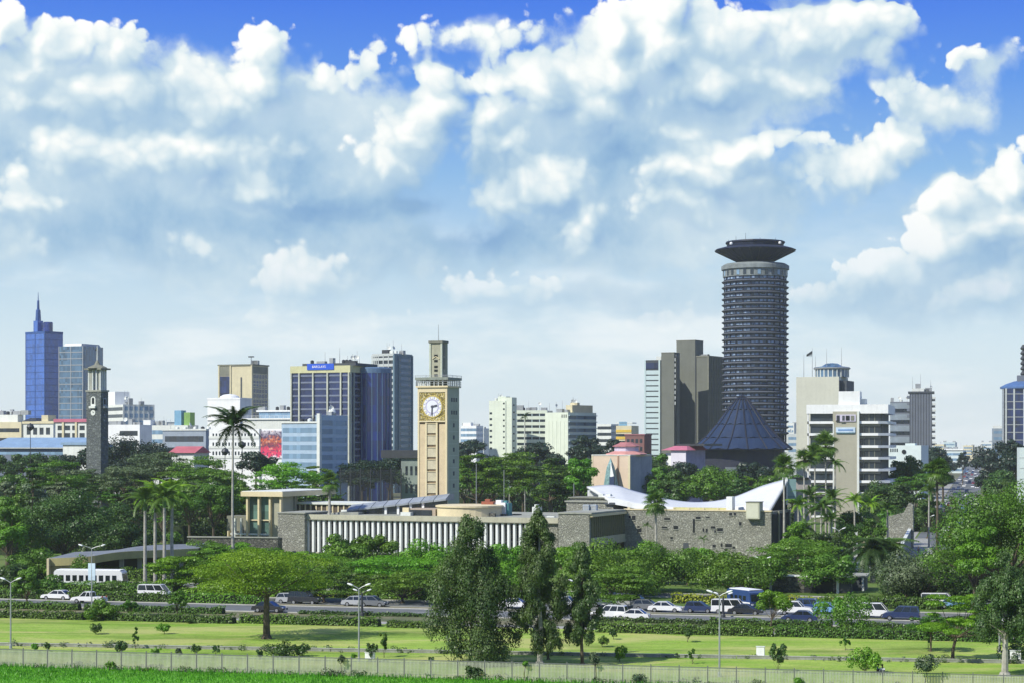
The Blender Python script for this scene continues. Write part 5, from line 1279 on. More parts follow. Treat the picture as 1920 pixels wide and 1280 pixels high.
def cores(cen, rad3, k, rng, lim=1.0):
    """inner leaf layers of the clumps: broad ragged sprays at uneven depth, so a dense crown does not let the light through"""
    n = len(cen); q = np.repeat(CS[None], n, 0); mid = q.mean(2, keepdims=True)
    f = np.clip(lim / (rad3[:, 0] * .67), .3, 1.0)[:, None, None, None]
    q = mid + (q - mid) * rng.uniform(.75, 1.25, q.shape[:2] + (4, 1)) * f + rng.normal(0, .13, q.shape) * f
    q = q * rng.uniform(.45, 1.0, q.shape[:2])[:, :, None, None] * k * 1.12
    return (cen[:, None, None, :] + q * rad3[:, None, None, :]).reshape(-1, 3)


def clumps(kind, R_, z0, z1, rng, asym=0.0):
    """clump centres and radii of a crown of half-width R_ between heights z0 and z1"""
    h = z1 - z0
    if kind == 'umbrella':                       # flat layered thorn-tree crown
        n = max(18, int(15 + R_ * 4.5)); th = rng.uniform(0, 2 * np.pi, n); r = np.sqrt(rng.uniform(0, 1, n)) * .88
        lay = rng.integers(0, 3, n)
        z = z1 - h * (.10 + r ** 2 * .34 + lay * .27 * (1 - r * .3)) + rng.normal(0, .04, n) * h
        c = np.stack([np.cos(th) * r * R_, np.sin(th) * r * R_, z], 1)
        q = R_ * rng.uniform(.13, .27, n); rad3 = np.stack([q * 1.3, q * 1.3, np.minimum(q * .36, h * .12)], 1)
        lr = rad3.copy()
    elif kind == 'round':
        n = max(18, int(13 + R_ * 2.6)); d = rng.normal(size=(n, 3)); d /= np.linalg.norm(d, axis=1, keepdims=True); d[:, 2] = np.abs(d[:, 2]) * 1.0 - .25 * rng.random(n)
        s = rng.uniform(.5, .88, n)[:, None]
        lump = 1 + .18 * np.sin(np.arctan2(d[:, 1], d[:, 0]) * 3 + rng.uniform(0, 6))[:, None]
        c = d * s * lump * np.array([R_, R_, h * .74]) + np.array([0, 0, z0 + h * .30])
        q = R_ * rng.uniform(.19, .39, n); rad3 = np.stack([q, q, np.minimum(q * .72, h * .26)], 1)
    elif kind == 'gum':                          # tall ragged gum: hanging clumps round a leading stem
        n = int(60 + h * 3.4); t = rng.uniform(0, 1, n) ** .9
        prof = np.interp(t, [0, .12, .3, .55, .8, .95, 1], [.55, .85, 1, .78, .48, .22, .08])
        th = rng.uniform(0, 2 * np.pi, n); r = np.sqrt(rng.uniform(.05, 1, n)) * prof * rng.uniform(.75, 1.0, n)
        c = np.stack([np.cos(th) * r * R_, np.sin(th) * r * R_, z0 + t * h * .97 - r * h * .07], 1)
        q = R_ * rng.uniform(.10, .25, n) * (.55 + prof * .6); rad3 = np.stack([q, q, q * rng.uniform(1.0, 1.8, n)], 1)
    elif kind == 'conifer':                      # tiered boughs
        n = int(h * 3.2); t = rng.uniform(0, 1, n); th = rng.uniform(0, 2 * np.pi, n); r = rng.uniform(.3, 1, n) * (1 - t * .85)
        tier = np.round(t * 14) / 14
        c = np.stack([np.cos(th) * r * R_, np.sin(th) * r * R_, z0 + tier * h - r * .05 * h], 1)
        q = R_ * rng.uniform(.12, .24, n); rad3 = np.stack([q, q, q * .4], 1)
    elif kind == 'sapling':
        n = 12; d = rng.normal(size=(n, 3)); d /= np.linalg.norm(d, axis=1, keepdims=True)
        c = d * rng.uniform(.3, .95, n)[:, None] * np.array([R_, R_, h * .46]) + np.array([0, 0, z0 + h * .5])
        q = R_ * rng.uniform(.16, .34, n); rad3 = np.stack([q, q, q * 1.3], 1)
    else:                                        # bush
        n = 14; d = rng.normal(size=(n, 3)); d /= np.linalg.norm(d, axis=1, keepdims=True); d[:, 2] = np.abs(d[:, 2])
        c = d * rng.uniform(.15, .85, n)[:, None] * np.array([R_, R_, h * .62]) + np.array([0, 0, z0 * .3])
        q = R_ * rng.uniform(.18, .38, n); rad3 = np.stack([q, q, np.maximum(np.minimum(q * 1.2, h * .4), h * .22)], 1)
    if asym: c[:, 0] += asym * R_ * (c[:, 2] - z0) / max(h, .1)
    return c, rad3


def tree(name, label, cat, px, Y, top, bot, wpx, kind, mat, trunk=.22, lean=0.0, dens=1.0, group=None, barkm=None, seed=None, asym=0.0, twin=False, leaf=1.0, core=None):
    if core is None: core = {'umbrella': .7, 'round': .85, 'gum': .62, 'conifer': .7}.get(kind, 0)
    rng = np.random.default_rng(seed if seed is not None else int(px * 7 + Y * 3 + top))
    x = wx(px, Y); ztop = wz(top, Y); zbot = max(.15, wz(bot, Y)); R_ = wpx / 2 * Y / F
    t = thing(name, label, cat, (x, Y, 0), 0, group)
    c, r3 = clumps(kind, R_, zbot, ztop - .0, rng, asym)
    # keep the top of the crown where the photo has it
    m_ = (c[:, 2] + r3[:, 2]).max(); c[:, 2] += (ztop - m_)
    c[:, 0] += lean
    s = max(.085, 1.75 * Y / 1973) * leaf
    area = (wpx * .533) * max(8, (bot - top) * .533) * .75; n = int(min(36000, max(200, area / 3.0 * {'gum': 12, 'umbrella': 7.5, 'round': 8.5}.get(kind, 6.0) * dens)))
    V = clump_cards(c, r3, n, s, rng, droop=.6 if kind == 'gum' else 0, aspect=.55 if kind == 'gum' else 1.0, fill=.35 if kind in ('gum', 'sapling') else .22)
    if core: V = np.concatenate([V, cores(c, r3, core, rng, 4.2 * Y / 1973)])
    link('crown', quads_mesh('crown', V), mat, t)
    # trunk and limbs
    m = MB(); base = Vector((0, 0, 0)); fork = Vector((lean * .35, 0, max(.3, zbot + (ztop - zbot) * (.12 if kind in ('umbrella', 'round') else .05))))
    tr = trunk
    if kind in ('gum', 'conifer'):
        top_ = Vector((lean, 0, ztop - (ztop - zbot) * .12)); mids = [base.lerp(top_, f_) + Vector((rng.normal(0, .12), rng.normal(0, .12), 0)) for f_ in (.25, .5, .75)]
        m.path([base, *mids, top_], [tr, tr * .8, tr * .6, tr * .4, tr * .12], 8)
        org = lambda q: base.lerp(top_, max(.1, min(.92, (q.z - 1.2) / max(1, top_.z))))
    else:
        mid = base.lerp(fork, .5) + Vector((rng.normal(0, .08), 0, 0)); m.path([base, mid, fork], [tr * 1.25, tr, tr * .85], 8); org = lambda q: fork
    m.lathe([(tr * 1.9, 0), (tr * 1.3, tr * 1.2)], 8)
    sel = rng.permutation(len(c))[:min(len(c), 16 if kind != 'sapling' else 5)]
    for i in sel:
        q = Vector(c[i]); o_ = org(q); k_ = o_.lerp(q, .5); k_.z += (q.z - o_.z) * (-.12 if kind != 'gum' else .1) ; k_ += Vector((rng.normal(0, .1), rng.normal(0, .1), 0))
        m.path([o_, k_, q], [tr * .42, tr * .26, tr * .08], 5)
    m.build('trunk', barkm or bark, t)
    return t


def T(label, px, Y, top, bot, w, kind='round', mat=None, name='tree', **k):
    return tree(name, label, k.pop('cat', 'tree'), px, Y, top, bot, w, kind, mat or L_MID, **k)


# -- lawn trees
T('spreading flat-topped thorn tree standing alone on the lawn at left', 500, 229, 1028, 1128, 250, 'umbrella', L_ACACIA, 'thorn_tree', trunk=.36, dens=1.2, seed=33, asym=-.12)
T('tallest dark gum tree with a pointed crown, on the lawn left of centre', 882, 203, 962, 1228, 200, 'gum', L_EUCA, 'gum_tree', trunk=.22, dens=1.5, leaf=1.25, seed=4)
T('dark gum tree with a thick bare trunk, second from the left of the three gums', 1012, 202, 946, 1205, 138, 'gum', L_EUCA, 'gum_tree', trunk=.30, dens=1.6, leaf=1.2, seed=5, barkm=palebark)
T('slim gum tree, rightmost of the three standing together on the lawn', 1092, 202, 1014, 1200, 84, 'gum', L_EUCA, 'gum_tree', trunk=.19, dens=1.5, leaf=1.2, seed=6)
T('thin leaning gum stem between the thick-trunked gum and the slim one', 1028, 207, 1010, 1180, 56, 'gum', L_EUCA, 'gum_tree', trunk=.13, lean=-1.2, dens=.8, seed=7)
T('big gum tree with a pale bare trunk near the right edge of the lawn', 1884, 192, 1030, 1190, 128, 'gum', L_EUCA, 'gum_tree', trunk=.36, seed=8, barkm=palebark, dens=1.3, leaf=1.2)
T('huge sunlit round-crowned tree rising at the right edge', 1885, 262, 900, 1110, 290, 'round', L_MID, 'broadleaf_tree', trunk=.6, dens=1.7, seed=19)
T('yellow-green outer tree leaning out from the left side of the huge right-edge tree', 1828, 256, 985, 1120, 100, 'round', L_BRIGHT, 'broadleaf_tree', trunk=.3, seed=10)
T('bright green small tree with a leaning trunk on the lawn at right', 1786, 205, 1112, 1206, 152, 'umbrella', L_BRIGHT, 'thorn_tree', trunk=.17, lean=1.0, dens=1.5, seed=12)
T('bright green bushy young tree with thin stem before the blue bus', 1447, 236, 1104, 1168, 74, 'round', L_BRIGHT, 'young_tree', trunk=.10, seed=13, dens=1.2)
T('wispy yellow-green young tree behind the hedge, between the parked van and bus', 1597, 232, 1112, 1185, 104, 'sapling', L_MID, 'young_tree', trunk=.10, seed=14, dens=.8)
T('thin young tree with lime leaves left of the white van tree', 1560, 240, 1118, 1160, 70, 'sapling', L_BRIGHT, 'young_tree', trunk=.08, seed=15)
T('dark umbrella tree over the hedge left of the small leaning tree', 1745, 215, 1150, 1192, 90, 'umbrella', L_MID, 'young_tree', trunk=.1, seed=16)
T('small round tree by the hedge near the left edge of the lawn', 190, 253, 1120, 1158, 66, 'round', L_MID, 'young_tree', trunk=.12, seed=17)
T('small leafy tree by the hedge right of the two white cars', 245, 257, 1124, 1152, 36, 'round', L_MID, 'young_tree', trunk=.08, seed=171)
T('slim leafy tree against the hedge left of the thorn tree', 332, 252, 1104, 1150, 38, 'round', L_MID, 'young_tree', trunk=.10, seed=18)
T('leafy tree beside the far-left double lamp', 50, 272, 1062, 1130, 58, 'round', L_MID, 'young_tree', trunk=.14, seed=19)

# -- saplings and shrubs on the lawn (column, top, base, width, kind, label)
SH = [(180, 1168, 1188, 30, 'dark round shrub on the lawn below the white pickup'), (308, 1168, 1188, 30, 'flat bushy shrub on the lawn left of the thorn tree'), (357, 1160, 1168, 26, 'low dark shrub by the hedge left of the thorn tree'),
      (228, 1198, 1226, 26, 'first dark sapling from the left by the low wall'), (254, 1174, 1216, 13, 'tall thin sapling among the saplings left of centre lawn'), (292, 1212, 1236, 18, 'round sapling right of the tall thin sapling by the fence'),
      (334, 1213, 1234, 14, 'small sapling midway between thin sapling and thorn tree'), (367, 1206, 1226, 20, 'small bushy sapling left of the dark pointed one by the low wall'), (404, 1208, 1230, 16, 'dark pointed sapling left of the thorn tree foot'),
      (66, 1205, 1220, 15, 'tiny pale shrub by the fence near the left edge'), (90, 1202, 1220, 16, 'tiny dark shrub by the fence near the left edge'), (530, 1200, 1232, 62, 'spreading dark bush below the thorn tree by the fence'), (486, 1216, 1242, 16, 'dark sapling left of the spreading bush'),
      (563, 1205, 1230, 40, 'dark bush right of the spreading bush'), (639, 1226, 1246, 16, 'small shrub at the fence left of the centre lamp'), (694, 1204, 1240, 22, 'young conifer-like sapling right of the centre lamp'), (720, 1186, 1232, 20, 'taller twiggy sapling right of the conifer-like one'),
      (663, 1224, 1240, 14, 'tiny shrub beside the foot of the centre lamp'), (808, 1230, 1244, 14, 'tiny dark shrub left of the tallest gum foot'), (1150, 1178, 1198, 18, 'round shrub right of the slim gum'), (1130, 1190, 1212, 24, 'pale green shrub right of the slim gum, nearer the wall'),
      (1162, 1208, 1240, 26, 'thin sapling standing on the low wall right of the gums'), (1117, 1222, 1250, 24, 'bright shrub at the fence right of the slim gum'), (1290, 1176, 1203, 26, 'dark conical shrub on the lawn before the hedge'), (1298, 1216, 1244, 14, 'small pointed shrub on the strip below the low wall'),
      (985, 1238, 1252, 14, 'small shrub at the fence left of the thick-trunked gum'), (1197, 1262, 1278, 30, 'weedy shrub at the foot of the fence, centre right'), (1459, 1205, 1262, 30, 'dark twiggy shrub with a crooked stem right of the right lamp'), (1585, 1194, 1218, 16, 'narrow lime shrub on the lawn below the hedge'),
      (1622, 1212, 1262, 56, 'leafy sapling by the two seated people'), (1738, 1226, 1262, 48, 'leafy sapling left of the leaning small tree by the fence'), (1902, 1200, 1240, 60, 'bright shrub at the right edge behind the gum trunk'), (1740, 1180, 1220, 14, 'thin stemmed shrub left of the leaning small tree'),
      (205, 1238, 1262, 20, 'weed growing on the fence, left part'), (620, 1256, 1272, 34, 'green weed tuft against the fence, centre left'), (888, 1246, 1278, 34, 'dark climber around the tallest gum trunk at the fence'), (275, 1252, 1268, 22, 'pale weed tuft against the fence, left part'), (1500, 1268, 1284, 30, 'weed tuft against the fence, right of centre')]
for i, (px, t_, b_, w, lb) in enumerate(SH):
    Y = gY(b_) if b_ < 1246 else {True: 189 - wx(px, 188) * .235 - .8, False: 0}[True]
    if b_ >= 1246 and 'fence' not in lb: Y = gY(b_) + 0
    tall = (b_ - t_) > w * 1.2
    T(lb, px, Y, t_, b_ - (2 if not tall else (b_ - t_) * .08), w * 1.2, 'sapling' if tall else 'bush', [L_MID, L_DARK, L_GREY, L_BRIGHT][(i * 7) % 4] if 'dark' not in lb else L_DARK, 'shrub' if not tall else 'sapling', cat='shrub', trunk=.035, dens=1.4, seed=200 + i)

# -- trees between the highway and parliament
ROW = [(335, 300, 1045, 1110, 110, 'umbrella', L_ACACIA, 'yellow-green flat tree left behind the thorn tree'), (405, 312, 1022, 1100, 90, 'umbrella', L_MID, 'dull green tree between bus and thorn tree'), (465, 296, 1030, 1100, 130, 'umbrella', L_ACACIA, 'bright flat crown just behind the left side of the thorn tree'),
       (555, 288, 1050, 1110, 120, 'umbrella', L_MID, 'dark flat tree right behind the thorn tree'), (607, 281, 1056, 1118, 110, 'umbrella', L_MID, 'small flat tree on the far verge right of the thorn tree'),
       (640, 330, 1003, 1050, 74, 'round', L_MID, 'dark ball-shaped tree before the left fins'), (702, 334, 1004, 1050, 66, 'round', L_MID, 'second ball-shaped tree before the fins'), (745, 300, 1042, 1110, 160, 'umbrella', L_BRIGHT, 'wide lime flat tree behind the centre lamp'),
       (754, 280, 1070, 1125, 130, 'umbrella', L_MID, 'dark-stemmed flat tree on the verge right of the centre lamp'), (806, 318, 1012, 1075, 100, 'round', L_BRIGHT, 'rounded tree before the middle fins'), (840, 296, 1060, 1140, 100, 'umbrella', L_MID, 'tree behind the left side of the tallest gum'),
       (935, 330, 1022, 1090, 90, 'round', L_BRIGHT, 'lime tree between the two tall gums'), (950, 292, 1050, 1140, 100, 'round', L_BRIGHT, 'lower lime tree between the two tall gums'), (1062, 330, 1025, 1090, 80, 'round', L_BRIGHT, 'yellow-green tree behind the slim gum'),
       (1150, 292, 1012, 1118, 150, 'round', L_MID, 'large green tree right of the slim gum'), (1165, 272, 1062, 1130, 120, 'umbrella', L_MID, 'dark-forked tree standing at the road by the white cars'), (1232, 300, 1018, 1112, 130, 'round', L_MID, 'dark green tree before the stone hall, left'),
       (1290, 316, 1032, 1100, 90, 'round', L_MID, 'darker tree before the stone hall, middle'), (1365, 290, 1035, 1105, 136, 'round', L_MID, 'broad dome-shaped tree alone before the stone hall'), (1505, 318, 1012, 1084, 160, 'umbrella', L_MID, 'wide green tree right of the stone hall corner'),
       (1452, 330, 1022, 1082, 60, 'round', L_MID, 'tree at the foot of the stone hall corner'), (1497, 350, 980, 1030, 56, 'round', L_BRIGHT, 'bright lime tree at the stone hall corner'),
       (1735, 285, 1034, 1130, 150, 'round', L_GREY, 'wide olive dusty tree left of the huge right-edge tree'), (1690, 300, 1060, 1125, 70, 'round', L_MID, 'low bushy tree left of the olive dusty tree'), (1800, 300, 1040, 1120, 80, 'round', L_MID, 'tree under the left side of the huge right-edge tree'),
       (150, 312, 1040, 1072, 60, 'bush', L_MID, 'bushes left of the curved canopy end'), (90, 300, 1080, 1122, 70, 'round', L_MID, 'small tree left of the white bus'), (22, 300, 1060, 1105, 60, 'round', L_DARK, 'dark tree at the left edge by the lamp'), (205, 300, 1088, 1120, 110, 'bush', L_DARK, 'dark shrubbery in front of the white bus, left part'),
       (262, 302, 1090, 1120, 70, 'bush', L_MID, 'green shrubbery in front of the white bus, right part'), (385, 350, 1015, 1075, 80, 'round', L_MID, 'tree between the royal palms and the lone tall palm'), (1690, 430, 985, 1018, 34, 'bush', L_MID, 'bush by the small wall near the avenue'),
       (1638, 380, 975, 1010, 46, 'round', L_MID, 'round tree by the white pillars of the car park'), (1600, 400, 960, 1010, 60, 'round', L_DARK, 'dark tree between the car park pillars'), (1678, 440, 950, 985, 60, 'round', L_MID, 'tree behind the gabled stone wall'),
       (1566, 268, 1110, 1145, 70, 'bush', L_MID, 'hedge-like bush by the parked white van'), (1900, 258, 1120, 1165, 70, 'bush', L_DARK, 'dark bush behind the pale gum trunk'), (1780, 440, 1005, 1030, 40, 'bush', L_MID, 'low bush by the pale pavement of the avenue'),
       (1120, 300, 1055, 1120, 60, 'round', L_BRIGHT, 'bright tree just right behind the slim gum'), (700, 292, 1078, 1118, 90, 'umbrella', L_MID, 'shaded flat tree behind the centre lamp head'),
       (520, 335, 1030, 1090, 110, 'umbrella', L_MID, 'flat crown between the thorn tree top and the stone block'), (590, 318, 1036, 1095, 100, 'umbrella', L_BRIGHT, 'lime flat crown before the left corner of the fins'), (670, 306, 1050, 1105, 100, 'umbrella', L_MID, 'flat crown below the two ball-shaped trees'), (870, 322, 1030, 1100, 80, 'round', L_MID, 'green crown hidden behind the tallest gum'),
       (1000, 312, 1045, 1115, 90, 'round', L_MID, 'green crown behind the thick-trunked gum'), (1105, 320, 1018, 1090, 90, 'round', L_MID, 'green crown left of the large green tree'), (1200, 318, 1016, 1080, 90, 'round', L_BRIGHT, 'sunlit crown just above the dark-forked tree'), (1330, 330, 1030, 1080, 70, 'round', L_BRIGHT, 'sunlit crown at the foot of the stone hall'),
       (1430, 300, 1045, 1105, 80, 'round', L_MID, 'green crown at the slim lamp right of the dome-shaped tree'), (1550, 300, 1040, 1092, 90, 'round', L_MID, 'green crown left of the car park'), (1545, 345, 1000, 1050, 80, 'round', L_DARK, 'dark crown under the palm clump'), (1585, 370, 985, 1035, 50, 'round', L_MID, 'green crown at the left edge of the car park'), (1700, 292, 1075, 1130, 90, 'round', L_DARK, 'dark crown under the date palms'),
       (1830, 285, 1065, 1140, 110, 'round', L_DARK, 'dark crown filling below the huge right-edge tree'), (1920, 290, 1060, 1150, 110, 'round', L_DARK, 'dark crown in the right corner behind the gum'), (60, 330, 1030, 1080, 90, 'round', L_MID, 'green crown left of the curved canopy'), (330, 350, 1000, 1060, 60, 'round', L_MID, 'green crown just right of the royal palm stems'), (440, 345, 1020, 1080, 90, 'umbrella', L_BRIGHT, 'lime crown at the foot of the lone palm')]
for i, (px, Y, t_, b_, w, kd, mt, lb) in enumerate(ROW): T(lb, px, Y, t_ - (4 if kd != 'bush' else 0), b_ + 8, w * 1.22, kd, mt, 'shrub' if kd == 'bush' else 'tree', trunk=.2, seed=400 + i, dens=1.15)

# -- park and city trees behind: labelled ones
BK = [(60, 395, 868, 1010, 70, 'conifer', L_DARK, 'tall dark conifer at the left edge', .35), (120, 372, 915, 1040, 190, 'round', L_DARK, 'great dark spreading tree left of the royal palms', .6), (225, 392, 940, 1040, 120, 'round', L_DARK, 'dark tree mass right behind the great spreading tree', .4),
      (15, 360, 930, 1040, 90, 'round', L_MID, 'mid green tree at the left edge below the conifer', .4), (20, 330, 985, 1050, 60, 'round', L_BRIGHT, 'sunlit bush-like tree low at the left edge', .2), (400, 420, 905, 985, 90, 'round', L_MID, 'leafy tree touching the left of the glazed pavilion', .3), (355, 430, 900, 980, 80, 'round', L_MID, 'leafy tree between royal palms and the lone palm', .3),
      (250, 640, 812, 872, 170, 'round', L_BLUE, 'large almost black dome of crowns right of the stone clock tower', .5), (165, 600, 835, 880, 90, 'round', L_BLUE, 'dark crown at the foot of the stone clock tower', .4), (300, 560, 845, 890, 130, 'umbrella', L_GREY, 'grey-green crown below the black dome of crowns', .3),
      (232, 500, 872, 912, 110, 'umbrella', L_GREY, 'silvery bare-twigged crown left of centre park', .3), (185, 520, 878, 920, 80, 'umbrella', L_GREY, 'purplish grey thin crown beside the silvery one', .25), (110, 480, 862, 915, 110, 'umbrella', L_MID, 'yellow-green crown behind the conifer', .3), (375, 520, 852, 905, 120, 'umbrella', L_MID, 'flat green crown left of the lone palm', .3),
      (410, 500, 878, 915, 110, 'umbrella', L_MID, 'layered flat crown behind the lone palm stem', .3), (535, 500, 864, 915, 130, 'umbrella', L_BRIGHT, 'flat sunlit crown behind the glazed pavilion roof', .3), (480, 560, 845, 880, 70, 'round', L_BLUE, 'dark crown below the red poster hoarding', .3), (590, 520, 872, 915, 60, 'umbrella', L_MID, 'flat crown left of the fan palm', .25),
      (690, 560, 860, 895, 120, 'umbrella', L_BLUE, 'dark flat crowns at the foot of the navy tower', .3), (735, 640, 850, 885, 70, 'round', L_BLUE, 'dark crown behind the grey building by the clock tower', .3), (640, 600, 866, 900, 60, 'round', L_BLUE, 'dark crown at the foot of the pale blue office', .3),
      (895, 500, 850, 935, 90, 'umbrella', L_MID, 'umbrella tree right beside the clock tower', .4), (960, 520, 846, 935, 130, 'umbrella', L_MID, 'wide umbrella tree below the white hospital slab', .4), (1030, 500, 858, 935, 90, 'umbrella', L_DARK, 'dark umbrella tree left of the bright round tree', .4), (1086, 470, 858, 935, 66, 'round', L_BRIGHT, 'bright lime tree left of the peach church', .3),
      (1000, 700, 828, 865, 90, 'round', L_BLUE, 'dark crown before the hospital wing windows', .3), (1100, 760, 815, 860, 70, 'round', L_BLUE, 'dark crown at the foot of the grey hospital side', .3), (1150, 740, 822, 860, 50, 'round', L_BLUE, 'dark crown below the yellow-banded building', .3), (880, 800, 822, 860, 60, 'round', L_BLUE, 'dark crown low between clock tower and hospital', .3),
      (1238, 520, 850, 935, 60, 'round', L_MID, 'tree squeezed between the peach church and the lilac hall', .35), (1262, 510, 880, 935, 70, 'round', L_DARK, 'dark trunked tree right of the peach church', .35), (1340, 500, 872, 932, 120, 'round', L_MID, 'broad tree before the conical hall', .4), (1385, 480, 895, 930, 50, 'round', L_DARK, 'dark tree at the right of the broad tree before the cone', .3),
      (1700, 640, 852, 900, 76, 'round', L_DARK, 'dark crown below the round-windowed low building', .4), (1715, 560, 886, 960, 90, 'umbrella', L_MID, 'green crown left of the tall fan palm', .4), (1690, 520, 905, 965, 70, 'round', L_DARK, 'dark crown right beside the white balcony office', .4), (1768, 700, 858, 905, 50, 'round', L_DARK, 'dark crown at the left of the avenue traffic', .4),
      (1750, 900, 836, 865, 60, 'round', L_BLUE, 'dark crown left of the avenue end', .3), (1872, 900, 826, 880, 90, 'round', L_BLUE, 'big dark crown above the avenue on its right', .4), (1905, 700, 822, 890, 70, 'round', L_BLUE, 'dark crown at the right edge under the navy tower', .4), (1880, 640, 880, 925, 90, 'round', L_DARK, 'dark crown behind the huge right-edge tree', .4), (1850, 760, 868, 905, 44, 'round', L_BLUE, 'crown lining the avenue on the right', .3),
      (1740, 470, 930, 985, 60, 'round', L_DARK, 'dark tree behind the tall fan palm stem', .3), (1785, 480, 930, 962, 40, 'round', L_GREY, 'flowering pale tree right of the tall fan palm', .2), (1655, 520, 940, 985, 50, 'round', L_DARK, 'dark tree at the foot of the balcony office corner', .3), (1805, 1050, 846, 872, 28, 'round', L_BLUE, 'small crown by the avenue end on the left', .3)]
for i, (px, Y, t_, b_, w, kd, mt, lb, tr) in enumerate(BK): T(lb, px, Y, t_, b_ + (0 if kd == 'conifer' else 14), w, kd, mt, 'conifer_tree' if kd == 'conifer' else 'tree', trunk=tr, seed=600 + i, dens=1.15)

# -- fill crowns of the park behind, indistinguishable from one another
LM = [(60, 'below the blue glass tower'), (150, 'below the glass block'), (215, 'at the stone clock tower'), (290, 'above the royal palms'), (380, 'below the red tin roof'), (460, 'beside the lone palm crown'), (540, 'above the glazed pavilion'), (660, 'below the pale blue office'), (790, 'before the navy tower'), (915, 'just right of the clock tower'), (975, 'below the white hospital slab'), (1040, 'below the hospital wing'),
      (1110, 'left of the peach church'), (1200, 'behind the peach church'), (1265, 'right of the peach church'), (1330, 'below the lilac hall'), (1420, 'at the foot of the conical hall'), (1520, 'right of the conical hall')]
def where(px): return min(LM, key=lambda q: abs(q[0] - px))[1]
HUE = {}


GA = 'crowns of the shady park wood left of the clock tower'; GB = 'crowns of the shady park wood right of the clock tower'
rr = random.Random(21)
i = 0
for (x0, x1, Y, t0, b0, step, g, lb) in [(0, 330, 440, 905, 985, 46, GA, 'shady park crown among the wood left of the clock tower'), (20, 480, 540, 880, 930, 52, GA, 'shady park crown among the wood left of the clock tower'), (0, 160, 640, 855, 890, 50, GA, 'shady park crown among the wood left of the clock tower'),
                                        (320, 620, 470, 905, 960, 52, GA, 'shady park crown among the wood left of the clock tower'), (870, 1110, 560, 868, 925, 50, GB, 'shady park crown among the wood right of the clock tower'), (860, 1240, 700, 850, 890, 54, GB, 'shady park crown among the wood right of the clock tower'),
                                        (1225, 1500, 560, 885, 930, 50, GB, 'shady park crown among the wood right of the clock tower'), (1225, 1480, 640, 868, 900, 56, GB, 'shady park crown among the wood right of the clock tower'), (640, 780, 640, 872, 905, 44, GA, 'shady park crown among the wood left of the clock tower')]:
    x = x0
    while x < x1:
        dt = rr.uniform(-7, 9); kd_ = rr.choice(['umbrella', 'round', 'round']); mt_ = rr.choice([L_MID, L_MID, L_DARK, L_GREY]) if Y < 600 else rr.choice([L_DARK, L_BLUE])
        lb = '%s %s park crown %s, %s' % ({L_MID.name: 'mid green', L_DARK.name: 'dark green', L_GREY.name: 'grey-green', L_BLUE.name: 'blackish'}[mt_.name], {'umbrella': 'flat', 'round': 'rounded'}[kd_], where(x), 'in the near belt' if Y < 500 else 'in the middle belt' if Y < 600 else 'in the far belt')
        T(lb, x, Y * rr.uniform(.96, 1.04), t0 + dt, b0 + 22, step * rr.uniform(1.2, 1.7), kd_, mt_, trunk=.3, group=g, seed=900 + i, dens=.9); i += 1
        x += step * rr.uniform(.7, 1.2)
GR = 'dark crowns lining the far avenue'
for j in range(16):
    Y = 520 + j * 75; side = 1 if j % 2 else -1
    xx = (av(Y) + side * (16.5 + rr.uniform(0, 3))) * F / Y + CX; hpx = 13 * F / Y
    base = HZ + H * F / Y
    T('dark street crown on the %s side of the far avenue, %s' % ('right' if side > 0 else 'left', ['nearest', 'second', 'third', 'fourth', 'fifth', 'sixth', 'seventh', 'furthest'][j // 2] + ' of its row'), xx, Y, base - hpx, base - hpx * .25, hpx * 1.15, 'round', L_BLUE if Y > 750 else L_DARK, trunk=.3, group=GR, seed=1200 + j)

# -- palms
def feather_frond(L, n=26, w=.75, droop=.9, rise=.5, seed=1):
    """arching feather frond: midrib with two rows of leaflets"""
    rng = random.Random(seed); m = MB(); pts = []
    for i in range(n + 1):
        t = i / n; pts.append(Vector((L * (t - .10 * t * t), 0, L * (rise * t - droop * t * t))))
    m.path([pts[0], pts[n // 2], pts[n]], [L * .012, L * .008, L * .003], 4)
    for i in range(2, n + 1):
        t = i / n; ln = w * L * .32 * math.sin(min(1, t * 1.25 + .18) * math.pi * .93) + .05 * L; d = (pts[i] - pts[i - 1]).normalized()
        for s in (-1, 1):
            q = pts[i] + d * ln * .55 + Vector((0, s * ln * .78, -ln * rng.uniform(.25, .55))); k = pts[i] + Vector((0, 0, 0)) + d * (L / n * 1.15)
            m.add([pts[i], k, q], [(0, 1, 2)])
    return m.mesh('frond')


def fan_leaf(L, seed=1, n=13):
    """fan leaf on a stalk: radiating blades"""
    rng = random.Random(seed); m = MB(); st = L * .45; c = Vector((st, 0, st * .25)); m.tube((0, 0, 0), c, L * .018, L * .012, 4)
    for i in range(n):
        a = rad(-115 + 230 * i / (n - 1)); r = L * .58 * (1 - .25 * abs(math.sin(a * .6))); tip = c + Vector((math.cos(a) * r, math.sin(a) * r, -r * rng.uniform(.15, .5))); b1 = c + Vector((math.cos(a - .11) * r * .55, math.sin(a - .11) * r * .55, 0)); b2 = c + Vector((math.cos(a + .11) * r * .55, math.sin(a + .11) * r * .55, 0))
        m.add([c, b1, tip, b2], [(0, 1, 2, 3)])
    return m.mesh('fan_leaf')


